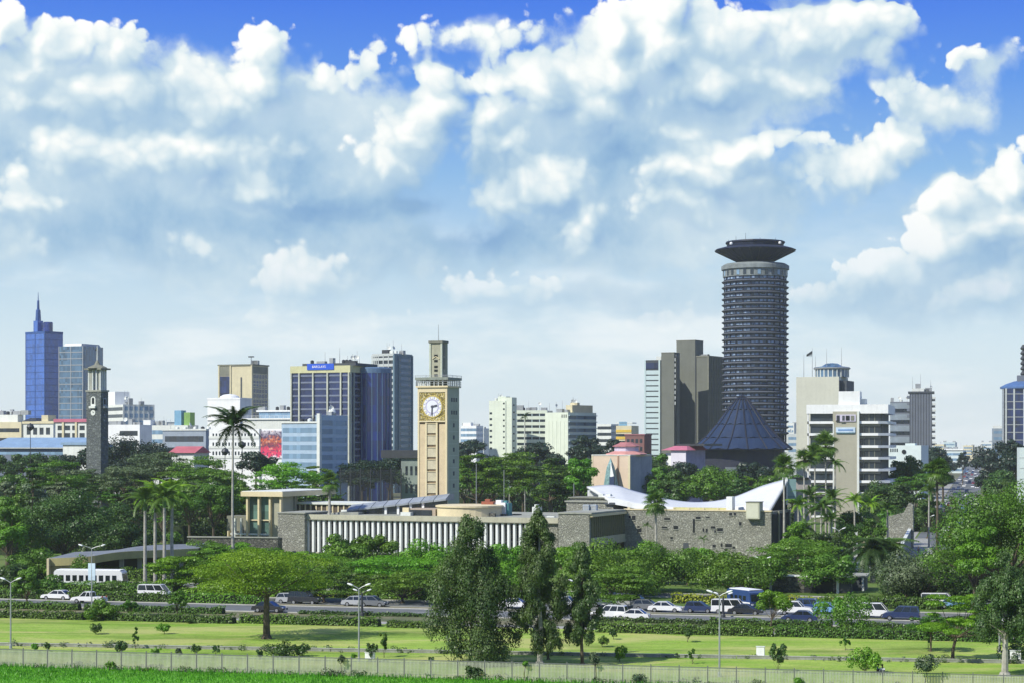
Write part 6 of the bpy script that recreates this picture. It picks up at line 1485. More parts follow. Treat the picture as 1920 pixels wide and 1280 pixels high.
FR = {}
def palm(label, px, Y, crown, wpx, kind='feather', base=None, n=14, trunk=.18, mat=None, skirt=0.0, shaft=False, name='palm_tree', group=None, seed=1, tb=1.35, barkm=None):
    rng = random.Random(seed); t = thing(name, label, 'palm tree', (wx(px, Y), Y, 0), 0, group); z = wz(crown, Y); L = wpx / 2 * Y / F
    m = MB(); m.path([(0, 0, 0), (rng.uniform(-.1, .1), 0, z * .5), (0, 0, z)], [trunk * tb, trunk, trunk * .8], 9); m.build('trunk', barkm or palebark, t)
    if shaft: MB().lathe([(trunk * .9, z - 1.6), (trunk * 1.3, z - 1.3), (trunk * .8, z + .3), (.03, z + 1.0)], 10).build('crown_shaft', surf('green_crown_shaft', (.10, .20, .05), .5), t)
    key = (kind, round(L, 1))
    if key not in FR:
        FR[key] = [feather_frond(L * 1.12, w=.8, droop=.75, rise=.45, seed=s) for s in range(3)] if kind == 'feather' else [feather_frond(L * 1.45, w=.9, droop=1.35, rise=.75, seed=s) for s in range(3)] if kind == 'date' else [fan_leaf(L * 1.25, seed=s, n=17) for s in range(3)]
    for i in range(n):
        f = link('frond' if kind != 'fan' else 'fan_leaf', FR[key][i % 3], mat or L_PALM, t, (0, 0, z + (.0 if kind != 'fan' else rng.uniform(-.2, .25))))
        el = {'feather': rng.choice([-.95, -.6, -.35, .05, .3]), 'date': rng.choice([-.9, -.5, -.1, .3, .7]), 'fan': rng.choice([-1.3, -.9, -.5, -.1, .4, .8])}[kind]
        f.rotation_euler = (rng.uniform(-.25, .25), el, i * 2.399 + rng.uniform(-.2, .2))
    if skirt:
        V = clump_cards(np.array([[0, 0, z - skirt * .5]]), np.array([[L * .38, L * .38, skirt * .55]]), int(600), max(.12, 1.2 * Y / 1973), np.random.default_rng(seed), up=-.3, droop=.8, aspect=.3)
        link('dead_skirt', quads_mesh('dead_skirt', V), L_DRY, t, kind='stuff')
    return t


palm('very tall lone palm with a slender pale trunk and open crown, left of centre', 437, 322, 797, 116, 'feather', n=22, trunk=.19, mat=L_PALMD, tb=1.6, seed=31)
for i, (px, crown, Y) in enumerate([(272, 938, 318), (291, 926, 321), (308, 932, 317), (323, 922, 323)]):
    palm(['royal palm, leftmost of the four standing in a clump', 'royal palm, second from the left in the clump of four', 'royal palm, third from the left in the clump of four', 'royal palm, rightmost and tallest of the clump of four'][i], px, Y, crown, 84, 'feather', n=19, trunk=.26, mat=[L_PALM, L_PALMY, L_PALM, L_PALMY][i], shaft=True, tb=1.25, seed=40 + i)
palm('fan palm with a dead skirt behind the left end of the fins', 618, 408, 905, 40, 'fan', n=40, trunk=.3, skirt=3.2, seed=51)
palm('fan palm before the stone hall wall', 1229, 352, 945, 46, 'fan', n=42, trunk=.22, skirt=1.6, seed=52)
palm('fan palm with a round crown in front of the sweeping white roof end', 1470, 372, 875, 46, 'fan', n=42, trunk=.2, skirt=1.2, seed=53)
palm('tall fan palm by the avenue, right', 1757, 372, 885, 52, 'fan', n=46, trunk=.24, skirt=2.2, seed=54, barkm=bark)
for i, (px, cr_, Y, w, mt, kd) in enumerate([(1508, 862, 392, 32, L_PALM, 'fan'), (1528, 852, 398, 32, L_PALM, 'fan'), (1548, 836, 402, 40, L_PALM, 'fan'), (1566, 868, 398, 36, L_PALM, 'feather'), (1497, 945, 375, 44, L_PALMY, 'feather'), (1520, 930, 380, 56, L_PALM, 'feather'), (1540, 950, 368, 60, L_PALM, 'feather'), (1560, 935, 378, 50, L_PALM, 'feather'), (1602, 938, 395, 40, L_PALMY, 'feather'), (1632, 942, 402, 40, L_PALMY, 'feather'), (1664, 955, 405, 40, L_PALM, 'feather'), (1510, 990, 360, 50, L_PALM, 'feather'), (1555, 975, 362, 46, L_PALM, 'feather'), (1742, 918, 430, 44, L_PALM, 'feather')]):
    palm(['fan palm, leftmost of the tall trio before the balcony office', 'fan palm, middle of the tall trio before the balcony office', 'fan palm, tallest of the trio before the balcony office', 'feathery palm right of the tall trio before the office shaft', 'lime feathery palm low at the chamber roof corner', 'feathery palm under the leftmost trio fan palm', 'wide feathery palm in the middle of the dense palm clump', 'feathery palm at the right of the dense palm clump', 'lime feathery palm left of the shaft foot', 'lime feathery palm right of the shaft foot', 'feathery palm at the corner foot of the balcony office', 'lowest feathery palm in the dense palm clump', 'low feathery palm right of the lowest one in the clump', 'grey-green feathery palm behind the tall fan palm stem'][i],
         px, Y, cr_, w * 1.3, kd, n=34 if kd == 'fan' else 17, trunk=.18, mat=mt, skirt=.9 if kd == 'fan' else 0, seed=60 + i)
palm('stout weeping date palm by the car park, left of its twin', 1637, 322, 1034, 84, 'date', n=56, trunk=.38, mat=L_PALMD, seed=80)
palm('stout weeping date palm by the car park, the sunnier right twin', 1664, 326, 1032, 78, 'date', n=56, trunk=.38, mat=L_PALM, seed=81)
palm('thin young palm before the stone hall door', 1318, 352, 1010, 30, 'feather', n=8, trunk=.09, mat=L_PALM, seed=82); palm('thin young palm left of the fan palm by the stone wall', 1213, 354, 985, 26, 'feather', n=8, trunk=.09, mat=L_PALM, seed=83)
palm('small palm poking over the wing roof right of the white box', 984, 440, 915, 34, 'feather', n=12, trunk=.12, mat=L_PALM, seed=84); palm('small palm poking over the wing roof left of the other', 955, 444, 920, 30, 'feather', n=12, trunk=.12, mat=L_PALM, seed=85); palm('distant palm standing before the white hospital wing', 984, 700, 780, 26, 'feather', n=12, trunk=.2, mat=L_PALMD, seed=86)

# -- hedges
def hedge(label, pts, w, h, mat, cpx=1.6, dens=1.0, seed=1, name='hedge'):
    rng = np.random.default_rng(seed); t = thing(name, label, 'hedge', (*pts[0], 0)); core = MB(); Ps = []; Ns = []; o = Vector(pts[0])
    tot = sum(math.dist(p, q) for p, q in zip(pts[:-1], pts[1:]))
    for p, q in zip(pts[:-1], pts[1:]):
        p, q = Vector(p), Vector(q); d = (q - p); Ln = d.length; d.normalize(); nn = Vector((-d.y, d.x)); Y = (p.y + q.y) / 2
        k = max(2, int(Ln / 1.2))
        for i in range(k):
            a = p + d * (Ln * i / k) - o; b_ = p + d * (Ln * (i + 1) / k) - o; hh = h * rng.uniform(.78, .95); ww = w * rng.uniform(.7, .9)
            core.prism([(a - nn * ww / 2)[:], (b_ - nn * ww / 2)[:], (b_ + nn * ww / 2)[:], (a + nn * ww / 2)[:]], 0, hh, .85)
        s = max(.09, cpx * Y / 1973); n = int(min(9000, Ln * (h * 2 + w) / (s * s) * 1.1 * dens))
        u = rng.uniform(0, Ln, n); side = rng.choice(3, n, p=[.45, .15, .4]); v = rng.uniform(-.5, .5, n); zz = rng.uniform(0, 1, n); wob = .12 * np.sin(u * .9 + seed) + .10 * np.sin(u * 2.3) + rng.normal(0, .05, n)
        lat = np.where(side == 0, -.5 * w, np.where(side == 1, .5 * w, v * w)); z = np.where(side == 2, h, zz * h) * (1 + wob) 
        P = np.stack([p.x - o.x + d.x * u + nn.x * (lat + rng.normal(0, .07, n)), p.y - o.y + d.y * u + nn.y * (lat + rng.normal(0, .07, n)), z + rng.normal(0, .04, n)], 1)
        N = np.where((side == 0)[:, None], np.array([-nn.x, -nn.y, .4]), np.where((side == 1)[:, None], np.array([nn.x, nn.y, .4]), np.array([0, 0, 1.0]))) + rng.normal(size=(n, 3)) * .55
        Ps.append(cards(P, N, s, rng))
    core.build('inner_growth', surf('hedge_core', (.02, .035, .01), .95), t); link('foliage', quads_mesh('foliage', np.concatenate(Ps)), mat, t)
    return t


def hl(px0, px1, t, n=3): # points along the road frame between two columns
    out = []
    for i in range(n + 1):
        px = px0 + (px1 - px0) * i / n; k = (px - CX) / F; Y = t / (1 + .28 * k); out.append((k * Y, Y))
    return out
hedge('long clipped hedge along the lawn edge, left stretch', hl(-60, 160, 238.5), 1.7, .95, L_HEDGE, seed=1)
hedge('clipped hedge along the lawn edge, behind the small round tree', hl(170, 440, 238.8), 1.7, .95, L_HEDGE, seed=2)
hedge('clipped hedge along the lawn edge, right behind the thorn tree', hl(452, 712, 240), 1.8, 1.05, L_HEDGE, seed=3)
hedge('short hedge piece left of the tallest gum', hl(728, 800, 239.5), 1.8, .8, L_HEDGE, seed=4)
hedge('clipped hedge right of the slim gum along the lawn', hl(1118, 1450, 240.5), 1.8, 1.1, L_HEDGE, seed=5, n=3) if False else hedge('clipped hedge right of the slim gum along the lawn', hl(1118, 1450, 240.5), 1.8, 1.1, L_HEDGE, seed=5)
hedge('clipped hedge along the right part of the lawn', hl(1455, 1990, 241), 1.8, 1.15, L_HEDGE, seed=6)
hedge('roadside hedge, left stretch before the white cars', hl(-60, 150, 252), 1.5, .9, L_HEDGE, seed=7)
hedge('roadside hedge, below the white pickup', hl(160, 420, 252), 1.5, .8, L_HEDGE, seed=8)
hedge('roadside hedge, right stretch', hl(1330, 1560, 252), 1.4, .95, L_HEDGE, seed=9)
hedge('roadside hedge at the far right', hl(1575, 1990, 252), 1.4, .9, L_HEDGE, seed=10)
hedge('median hedge behind the white saloon, left stretch', hl(-60, 330, 267.4), 1.5, 1.3, L_HEDGE, seed=31)
hedge('leafy median growth behind the thorn tree', hl(335, 500, 267.4), 1.5, 1.4, L_BRIGHT, seed=35)
hedge('scrubby bank beyond the highway at left', hl(-60, 330, 281.5), 2.6, 1.5, L_MID, seed=32)
hedge('scrubby bank beyond the highway, centre', hl(700, 1120, 284), 2.6, 1.3, L_MID, seed=33)
hedge('bank of shrubs under the palm clump', [(wx(1460, 352), 352), (wx(1575, 352), 352)], 8, 2.4, L_MID, cpx=1.8, seed=34, dens=.6)
hedge('dark low growth at the road edge left of the tallest gum', hl(560, 800, 254.6), .8, .45, L_DARK, seed=11)
hedge('dark low growth at the road edge under the white cars', hl(1120, 1330, 254.4), .9, .55, L_DARK, seed=12)
hedge('golden hedge beyond the highway before the stone hall', hl(1260, 1580, 287), 1.6, 1.2, L_GOLD, seed=13)
hedge('golden hedge behind the far verge, centre left', hl(560, 700, 284), 1.2, .5, L_GOLD, seed=14)
hedge('trimmed green bank in front of the curved canopy', hl(20, 340, 309), 3.0, 1.9, L_MID, seed=15)
hedge('low hedge before the white bus', hl(60, 340, 290), 2.2, 1.1, L_HEDGE, seed=16)
hedge('green growth along the far verge behind the thorn tree', hl(340, 560, 283), 2.4, 1.0, L_BRIGHT, seed=17)
hedge('green growth at the far verge below the retaining wall', hl(1580, 1760, 286), 2.2, 1.5, L_HEDGE, seed=18)
hedge('shrub bank between the fins and the middle trees', [(wx(640, 372), 372), (wx(1040, 362), 362)], 4, 2.2, L_MID, cpx=1.8, seed=19, dens=.8)
hedge('shrub bank at the foot of the stone hall', [(wx(1060, 356), 356), (wx(1440, 350), 350)], 4, 2.2, L_MID, cpx=1.8, seed=20, dens=.8)
hedge('planting on the wing roof right of the cream roof room', [(wx(905, 392), 392), (wx(978, 388), 388)], 1.0, 8.9, L_BRIGHT, cpx=1.2, seed=21, dens=.15) if False else None

for (a_, b_, Y, h_, lb) in [(-60, 420, 455, 5.5, 'dark undergrowth under the park trees at left, near belt'), (-60, 640, 575, 8, 'dark undergrowth under the park trees at left, far belt'), (865, 1110, 470, 4.5, 'dark undergrowth right of the clock tower, near belt'), (865, 1260, 600, 7.5, 'dark undergrowth right of the clock tower, far belt'), (1225, 1500, 505, 5, 'dark undergrowth under the trees before the conical hall'),
                            (1655, 1775, 500, 5, 'dark undergrowth left of the avenue'), (0, 250, 400, 3.5, 'dark undergrowth beneath the great spreading tree'), (330, 520, 445, 4.5, 'dark undergrowth left of the glazed pavilion')]:
    hedge(lb, [(wx(a_, Y), Y), (wx((a_ + b_) / 2, Y * 1.03), Y * 1.03), (wx(b_, Y), Y)], 7, h_, L_DARK, cpx=2.0, dens=.75, seed=int(Y), name='undergrowth')

# grass tufts along the slope and fence foot (uncountable)
n = 26000; rng = np.random.default_rng(77)
u = rng.uniform(-58, 58, n); back = np.abs(rng.normal(0, 1, n)) * 9
gx = u; gy = 188.3 - u * .2345 - back - .15; hgt = rng.uniform(.10, .32, n) * np.where(back < 1.2, 1.8, 1)
wv = rng.uniform(.03, .07, n); th = rng.uniform(0, np.pi, n); lx, ly = rng.normal(0, .08, n), rng.normal(0, .08, n)
V = np.stack([np.stack([gx - wv * np.cos(th), gy - wv * np.sin(th), np.full(n, .01)], 1), np.stack([gx + wv * np.cos(th), gy + wv * np.sin(th), np.full(n, .01)], 1), np.stack([gx + lx + wv * .3, gy + ly, hgt], 1), np.stack([gx + lx - wv * .3, gy + ly, hgt], 1)], 1).reshape(-1, 3)
# weeds and self-sown seedlings along the fence and the low wall (uncountable)
k = 520; rng = np.random.default_rng(5); which = rng.random(k) < .55
wxx = rng.uniform(-56, 56, k); wyy = np.where(which, 188.5 - wxx * .2345 + rng.choice([-.35, .35], k) * rng.uniform(.5, 2.2, k), 211.9 - wxx * .1637 + rng.normal(0, .5, k))
hh_ = rng.uniform(.12, .42, k) * rng.uniform(.6, 1.6, k)
VW = clump_cards(np.stack([wxx, wyy, hh_ * .6], 1), np.stack([hh_ * .9, hh_ * .6, hh_ * .7], 1), 9000, .16, rng)
link('weeds', quads_mesh('weeds', VW), L_GREY, kind='stuff')
link('grass', quads_mesh('grass', V), leaf_mat('verge_blade', (.06, .22, .008), (.14, .40, .02), .3), kind='stuff')

# ------------------------------------------------------------------ fence, low wall, lamps
pale_f = surf('pale_fence_paint', (.40, .43, .31), .8, .15, .4, .3); rail_f = surf('fence_rail', (.16, .17, .15), .7, .15, .6)
fe = thing('fence', 'pale slatted boundary fence running along the bottom of the lawn', 'fence', (*fence_pt(0), 0), -rad(13.2))
PL = 2.68; m = MB(); rr = random.Random(2)
for i in range(19):
    x = .07 + i * (PL - .1) / 19; m.box(x, x + .080, -.02, .02, .06, 1.70 + rr.uniform(-.02, .02))
pales = m.mesh('pales'); rl = MB().box(0, PL, .02, .06, .35, .41).box(0, PL, .02, .06, 1.45, 1.51).mesh('rail'); tr_ = MB().box(0, PL, -.04, .05, 1.72, 1.79).mesh('top_rail'); ps = MB().box(-.045, .045, -.05, .06, 0, 1.93).mesh('post')
for i in range(-23, 22):
    x = i * PL
    link('pales', pales, pale_f, fe, (x, 0, rr.uniform(-.03, .03)), rr.uniform(-.004, .004), 'stuff'); link('rail', rl, rail_f, fe, (x, 0, 0)); link('top_rail', tr_, rail_f, fe, (x, 0, 0)); link('post', ps, rail_f, fe, (x, 0, 0))
lw = thing('low_wall', 'low grey kerb wall crossing the lawn in front of the fence', 'wall', (0, 211.9, 0), -rad(9.3))
sec = MB().box(.04, 3.96, -.12, .12, 0, .30).mesh('wall_section'); cap = MB().box(0, 4, -.16, .16, .30, .37).mesh('coping')
for i in range(-17, 16):
    link('wall_section', sec, surf('wall_grey', (.26, .27, .23), .9, .2, .5, .3), lw, (i * 4, 0, 0)); link('coping', cap, surf('coping_grey', (.33, .34, .30), .9, .15, .5), lw, (i * 4, 0, 0))


def lamp(label, px, Y, top, kind='double', dark=False, r=.085, banner=False, wide=1.0):
    t = thing('street_lamp', label, 'street lamp', (wx(px, Y), Y, 0), rad(-12)); z = wz(top, Y); pm = ironm if dark else galv
    MB().path([(0, 0, 0), (0, 0, z * .5), (0, 0, z - .35)], [r * 1.25, r, r * .7], 8).build('pole', pm, t); MB().lathe([(r * 2.2, 0), (r * 1.9, .35), (r * 1.3, .5)], 8).build('base', pm, t)
    for s in ((-1, 1) if kind == 'double' else (1,)):
        MB().path([(0, 0, z - .4), (s * .35 * wide, 0, z - .18), (s * .72 * wide, 0, z - .02)], [.05, .045, .04], 5).build('arm', pm, t)
        h = MB().lathe([(.04, -.42), (.20, -.32), (.27, 0), (.22, .32), (.05, .44)], 10).build('lamp_head', white, t, (s * .95 * wide, 0, z + .06)); h.rotation_euler = (0, rad(90 - s * 18), 0); h.scale = (.42, .75, .8)
    if banner: MB().box(-.5, .5, -.06, .06, wz(1087, Y), wz(1055, Y)).build('banner', surf('pale_blue_banner', (.36, .50, .64), .6), t)
    return t


lamp('double street lamp with white heads standing on the lawn, centre left', 673, gY(1240), 1096); lamp('double street lamp on the lawn strip at right', 1349, gY(1268), 1109)
lamp('double street lamp at the far left of the lawn', 20, gY(1215), 1085); lamp('double lamp with a pale blue banner on its pole before the white bus', 172, 266, 1022, wide=1.7, banner=True)
lamp('dark-poled double lamp just behind the centre lamp at the road', 679, 259, 1106, dark=True, r=.15); lamp('dark-poled double lamp just behind the right lamp at the road', 1356, 257, 1112, dark=True, r=.15)
lamp('slim lamp with one arm beside the avenue, nearer one', 1741, 430, 966, 'single'); lamp('slim lamp with one arm beside the avenue, further one', 1768, 560, 952, 'single'); lamp('pale double lamp among the car park palms', 1573, 350, 990, 'double', wide=.9); lamp('slim lamp beside the fan palm at the stone hall corner', 1430, 300, 1045, 'double')
lamp('dark double lamp near the white car at the centre hedge', 1083, 262, 1088, dark=True); lamp('slim double lamp far right behind the gum trunk', 1874, 214, 1144)
for px, Y, t_, lb in ((893, 440, 868, 'thin mast right of the clock tower'), (945, 448, 880, 'second thin mast right of the clock tower'), (1076, 430, 905, 'short thin mast before the bright round tree'), (57, 520, 790, None), (422, 560, 838, None), (454, 560, 828, None), (1388, 290, 1050, 'slim pole before the dome-shaped tree')):
    if lb: o = tag(MB().path([(0, 0, 0), (0, 0, wz(t_, Y))], [.12, .07], 6).build('mast', galv, None, (wx(px, Y), Y, 0)), lb, 'mast')
for px, Y, t_, w, lb in ((57, 600, 792, 15, 'dark lollipop-shaped lamp mast with a round head at far left'), (422, 560, 838, 15, 'dark diamond-headed mast left of the lone palm stem'), (454, 560, 826, 14, 'dark diamond-headed mast right of the lone palm stem')):
    t = thing('mast', lb, 'mast', (wx(px, Y), Y, 0)); z = wz(t_, Y); r_ = w / 2 * Y / F
    MB().path([(0, 0, 0), (0, 0, z - r_)], [.16, .1], 6).build('pole', ironm, t); MB().lathe([(.1, z - 2 * r_), (r_ * .75, z - 1.5 * r_), (r_, z - r_), (r_ * .7, z - .4 * r_), (.1, z)], 12).build('head', ironm, t)

# ------------------------------------------------------------------ vehicles
tyre = surf('tyre', (.015, .015, .016), .9, .1, 3); rim_m = surf('wheel_rim', (.35, .36, .37), .4, .05, 3, metal=.6); cglass = glass('car_glass', (.012, .016, .020), .08, .2)
lampw = surf('headlight', (.75, .75, .70), .2, .02, 3); lampr = surf('tail_light', (.45, .02, .02), .3, .02, 3); plast = surf('black_trim', (.02, .02, .022), .6, .1, 3)


def paintm(name, c): 
    m = surf('paint_' + name, c, .28, .03, .6, spec=.6); p = m.node_tree.nodes['Principled BSDF']; p.inputs['Coat Weight'].default_value = .6; return m


PAINT = {k: paintm(k, v) for k, v in dict(white=(.72, .73, .72), silver=(.38, .40, .41), grey=(.14, .15, .16), navy=(.02, .035, .10), blue=(.025, .06, .18), dark=(.02, .022, .028), red=(.30, .03, .03), green=(.03, .10, .06), sky=(.18, .34, .60), yellow=(.55, .40, .04)).items()}
SPEC = {  # length, width, lower-body profile, greenhouse (x at sill, x at roof), sill z, roof z
    'saloon': dict(L=4.5, W=1.74, body=[(-2.22, .32), (-2.25, .62), (-2.15, .84), (-1.35, .93), (.75, .93), (1.95, .80), (2.22, .66), (2.25, .34)], gh=[(-1.75, .90), (-1.05, 1.40), (.25, 1.42), (1.10, .90)]),
    'hatch': dict(L=3.9, W=1.68, body=[(-1.92, .32), (-1.95, .66), (-1.88, .92), (-1.2, .97), (.65, .96), (1.65, .84), (1.93, .66), (1.95, .34)], gh=[(-1.85, .93), (-1.55, 1.46), (.15, 1.50), (1.0, .93)]),
    'suv': dict(L=4.6, W=1.84, body=[(-2.28, .42), (-2.3, .80), (-2.26, 1.08), (-1.4, 1.12), (.8, 1.12), (1.95, 1.02), (2.28, .84), (2.3, .42)], gh=[(-2.24, 1.08), (-2.05, 1.76), (.35, 1.80), (1.05, 1.08)]),
    'van': dict(L=4.7, W=1.72, body=[(-2.33, .38), (-2.35, .8), (-2.33, 1.12), (-1.0, 1.14), (1.6, 1.12), (2.1, .98), (2.33, .72), (2.35, .38)], gh=[(-2.32, 1.08), (-2.28, 1.92), (1.2, 1.96), (1.95, 1.08)]),
    'pickup': dict(L=4.9, W=1.74, body=[(-2.42, .42), (-2.45, .95), (-.55, .98), (-.5, 1.0), (1.1, .98), (2.1, .88), (2.42, .70), (2.45, .42)], gh=[(-.60, .96), (-.50, 1.60), (.45, 1.63), (1.20, .96)]),
}
VEH = {}


def veh_meshes(k):
    if k in VEH: return VEH[k]
    s = SPEC[k]; W = s['W'] / 2; d = {}
    m = MB(); pr = s['body']; n = len(pr)
    rings = [(-W, .93), (-W * .97, 1.0), (W * .97, 1.0), (W, .93)]
    vs = []
    for (y, q) in rings: vs += [(x * (1 if q == 1 else .985), y, .32 + (z - .32) * (1 if q == 1 else .96)) for x, z in pr]
    fs = [tuple(range(n)), tuple(range(4 * n - 1, 3 * n - 1, -1))]
    for r in range(3): fs += [(r * n + i, r * n + (i + 1) % n, (r + 1) * n + (i + 1) % n, (r + 1) * n + i)[::-1] for i in range(n)]
    m.add(vs, fs); d['body'] = m.mesh('body')
    g = s['gh']; t = .86
    def gq(sc, dz=0.0, w=1.0):
        return [(g[0][0] * sc, -W * .95 * w, g[0][1]), (g[3][0] * sc, -W * .95 * w, g[3][1]), (g[3][0] * sc, W * .95 * w, g[3][1]), (g[0][0] * sc, W * .95 * w, g[0][1]), (g[1][0] * sc, -W * t * w, g[1][1] + dz), (g[2][0] * sc, -W * t * w, g[2][1] + dz), (g[2][0] * sc, W * t * w, g[2][1] + dz), (g[1][0] * sc, W * t * w, g[1][1] + dz)]
    d['windows'] = MB().add(gq(1.0), [(0, 1, 5, 4), (1, 2, 6, 5), (2, 3, 7, 6), (3, 0, 4, 7), (4, 5, 6, 7)]).mesh('windows')
    z1, z2 = g[1][1] - .04, g[2][1] - .04
    d['roof'] = MB().add([(g[1][0] - .06, -W * t - .02, z1), (g[2][0] + .06, -W * t - .02, z2), (g[2][0] + .06, W * t + .02, z2), (g[1][0] - .06, W * t + .02, z1), (g[1][0] + .1, -W * t + .1, z1 + .09), (g[2][0] - .1, -W * t + .1, z2 + .09), (g[2][0] - .1, W * t - .1, z2 + .09), (g[1][0] + .1, W * t - .1, z1 + .09)], [(0, 1, 5, 4), (1, 2, 6, 5), (2, 3, 7, 6), (3, 0, 4, 7), (4, 5, 6, 7)]).mesh('roof')
    m = MB()
    xs = [(g[0], g[1]), (g[3], g[2])]; nm = 2 if k in ('van', 'suv') else 1
    for i in range(nm):
        f = (i + 1) / (nm + 1); f = .45 if nm == 1 else f; xs.append(((g[0][0] + (g[3][0] - g[0][0]) * f, g[0][1]), (g[1][0] + (g[2][0] - g[1][0]) * f, g[1][1])))
    for a, b_ in xs:
        for sd in (-1, 1): m.tube((a[0], sd * W * .955, a[1] - .03), (b_[0], sd * W * (t + .005), b_[1]), .05, seg=4)
    d['pillar'] = m.mesh('pillars')
    m = MB(); m.lathe([(.12, -.1), (.32, -.1), (.33, -.05), (.33, .07), (.30, .1), (.12, .1)], 14); d['wheel'] = m.mesh('wheel'); d['rim'] = MB().lathe([(.2, -.115), (.2, .115)], 10).mesh('rim')
    fx = s['body'][-1][0]; bx = s['body'][0][0]; zf = s['body'][-2][1]
    d['headlight'] = MB().box(-.05, .05, -.17, .17, -.08, .08).mesh('headlight'); d['tail_light'] = MB().box(-.05, .05, -.14, .14, -.12, .12).mesh('tail_light'); d['plate'] = MB().box(-.02, .02, -.26, .26, -.06, .06).mesh('number_plate'); d['bumper'] = MB().box(-.08, .08, -W * .96, W * .96, -.12, .12).mesh('bumper')
    VEH[k] = (d, s); return VEH[k]


def car(kind, col, px, base, label, heading=0.0, Y=None, cat=None, group=None):
    d, s = veh_meshes(kind); Y = Y or gY(base); W = s['W'] / 2
    t = thing({'van': 'van', 'pickup': 'pickup_truck'}.get(kind, 'car'), label, cat or {'van': 'van', 'pickup': 'pickup'}.get(kind, 'car'), (wx(px, Y), Y, .02), -rad(15.6) + heading, group)
    link('body', d['body'], PAINT[col], t); link('windows', d['windows'], cglass, t); link('roof', d['roof'], PAINT[col], t); link('pillars', d['pillar'], PAINT[col], t)
    wb = s['L'] * .30
    for x in (-wb, wb * 1.03):
        for y in (-W + .08, W - .08):
            w = link('wheel', d['wheel'], tyre, t, (x, y, .33)); w.rotation_euler = (rad(90), 0, 0); link('rim', d['rim'], rim_m, w)
    fx, bx = s['body'][-1][0], s['body'][0][0]; zf = s['body'][-2][1] - .02; zb = s['body'][1][1]
    for y in (-W * .72, W * .72): link('headlight', d['headlight'], lampw, t, (fx - .06, y, zf)); link('tail_light', d['tail_light'], lampr, t, (bx + .02, y, zb))
    link('bumper', d['bumper'], plast if col in ('grey', 'dark') else PAINT[col], t, (fx, 0, .45)); link('bumper', d['bumper'], plast if col in ('grey', 'dark') else PAINT[col], t, (bx, 0, .45)); link('number_plate', d['plate'], lampw, t, (fx + .09, 0, .48)); link('number_plate', d['plate'], PAINT['yellow'], t, (bx - .09, 0, .55))
    return t


car('saloon', 'white', 108, 1124, 'white saloon car driving on the highway at left', math.pi); car('pickup', 'white', 167, 1130, 'white pickup following the white saloon at left', math.pi)
car('van', 'white', 290, 1120, 'white van half hidden by bushes behind the highway, left'); car('saloon', 'dark', 505, 1147, 'dark car behind the trunk of the thorn tree'); car('suv', 'dark', 572, 1132, 'dark off-roader on the far lanes right of the thorn tree')
car('hatch', 'silver', 545, 1131, 'silver hatchback touching the dark off-roader'); car('saloon', 'silver', 672, 1136, 'silver saloon on the far lanes behind the centre lamp'); car('hatch', 'grey', 700, 1137, 'dark grey hatchback right of the silver saloon behind the centre lamp')
car('saloon', 'grey', 846, 1142, 'grey saloon half hidden behind the tallest gum'); car('saloon', 'white', 968, 1140, 'white saloon between the two tall gums'); car('suv', 'silver', 1062, 1142, 'silver off-roader behind the slim gum')
car('suv', 'white', 1143, 1160, 'white off-roader at the near lanes, left of the white estate', math.pi); car('saloon', 'white', 1186, 1162, 'white saloon on the near lanes behind the dark-forked tree', math.pi); car('van', 'white', 1138, 1137, 'white van on the far lanes behind the white off-roader'); car('van', 'silver', 1182, 1139, 'silver van on the far lanes behind the dark-forked tree')
car('saloon', 'white', 1248, 1147, 'white saloon alone on the far lanes before the golden hedge'); car('hatch', 'grey', 1215, 1144, 'grey hatchback just behind the white saloon by the golden hedge'); car('hatch', 'navy', 1312, 1148, 'dark blue hatchback right of the white saloon'); car('van', 'white', 1368, 1150, 'white van beside the right lamp')
car('saloon', 'dark', 1398, 1152, 'dark saloon half hidden beside the white van at the right lamp'); car('suv', 'white', 1492, 1152, 'white estate car right of the bright green young tree'); car('suv', 'blue', 1524, 1147, 'blue off-roader behind the white estate car'); car('saloon', 'navy', 1500, 1165, 'dark blue saloon on the near lanes right of the bright young tree', math.pi)
car('van', 'white', 1635, 1158, 'white van seen among the wispy young trees'); car('suv', 'navy', 1690, 1162, 'navy off-roader left of the leaning small tree', math.pi); car('hatch', 'sky', 1552, 1150, 'pale blue hatchback right of the blue off-roader'); car('saloon', 'silver', 1600, 1154, 'silver saloon hidden by the wispy young tree')
car('saloon', 'sky', 1790, 1140, 'pale blue saloon under the huge right-edge tree'); car('suv', 'silver', 1840, 1148, 'silver off-roader under the huge right-edge tree'); car('van', 'white', 1760, 1138, 'white van beneath the olive dusty tree'); car('saloon', 'white', 1900, 1172, 'white saloon behind the pale gum trunk at the right', math.pi)
hp = rad(90)
for i, (px, b_, c_, k_) in enumerate([(1577, 1050, 'navy', 'saloon'), (1587, 1042, 'blue', 'saloon'), (1596, 1035, 'dark', 'suv'), (1605, 1028, 'silver', 'saloon'), (1583, 1070, 'white', 'saloon'), (1614, 1070, 'white', 'hatch'), (1690, 1024, 'white', 'van'), (1690, 1034, 'dark', 'saloon'), (1568, 1060, 'silver', 'hatch')]):
    car(k_, c_, px, b_, ['navy saloon parked nearest in the dark row of the car park', 'blue saloon second in the dark row of the car park', 'dark off-roader third in the row of the car park', 'silver saloon last in the row of the car park', 'white saloon at the low edge of the car park', 'white hatchback at the low edge of the car park right of the white saloon', 'white van by the long angled wall of the car park', 'dark saloon below the white van by the angled wall', 'silver hatchback at the left corner of the car park'][i], rad(30) if i < 4 else rad(15.6 if i < 6 else 70), Y=gY(b_))
car('suv', 'white', 1776, 1000, 'white off-roader on the near end of the avenue', hp); car('hatch', 'yellow', 1782, 1010, 'yellow hatchback behind the white off-roader on the avenue', hp); car('van', 'sky', 1800, 985, 'pale blue van on the avenue near the zebra end', hp)

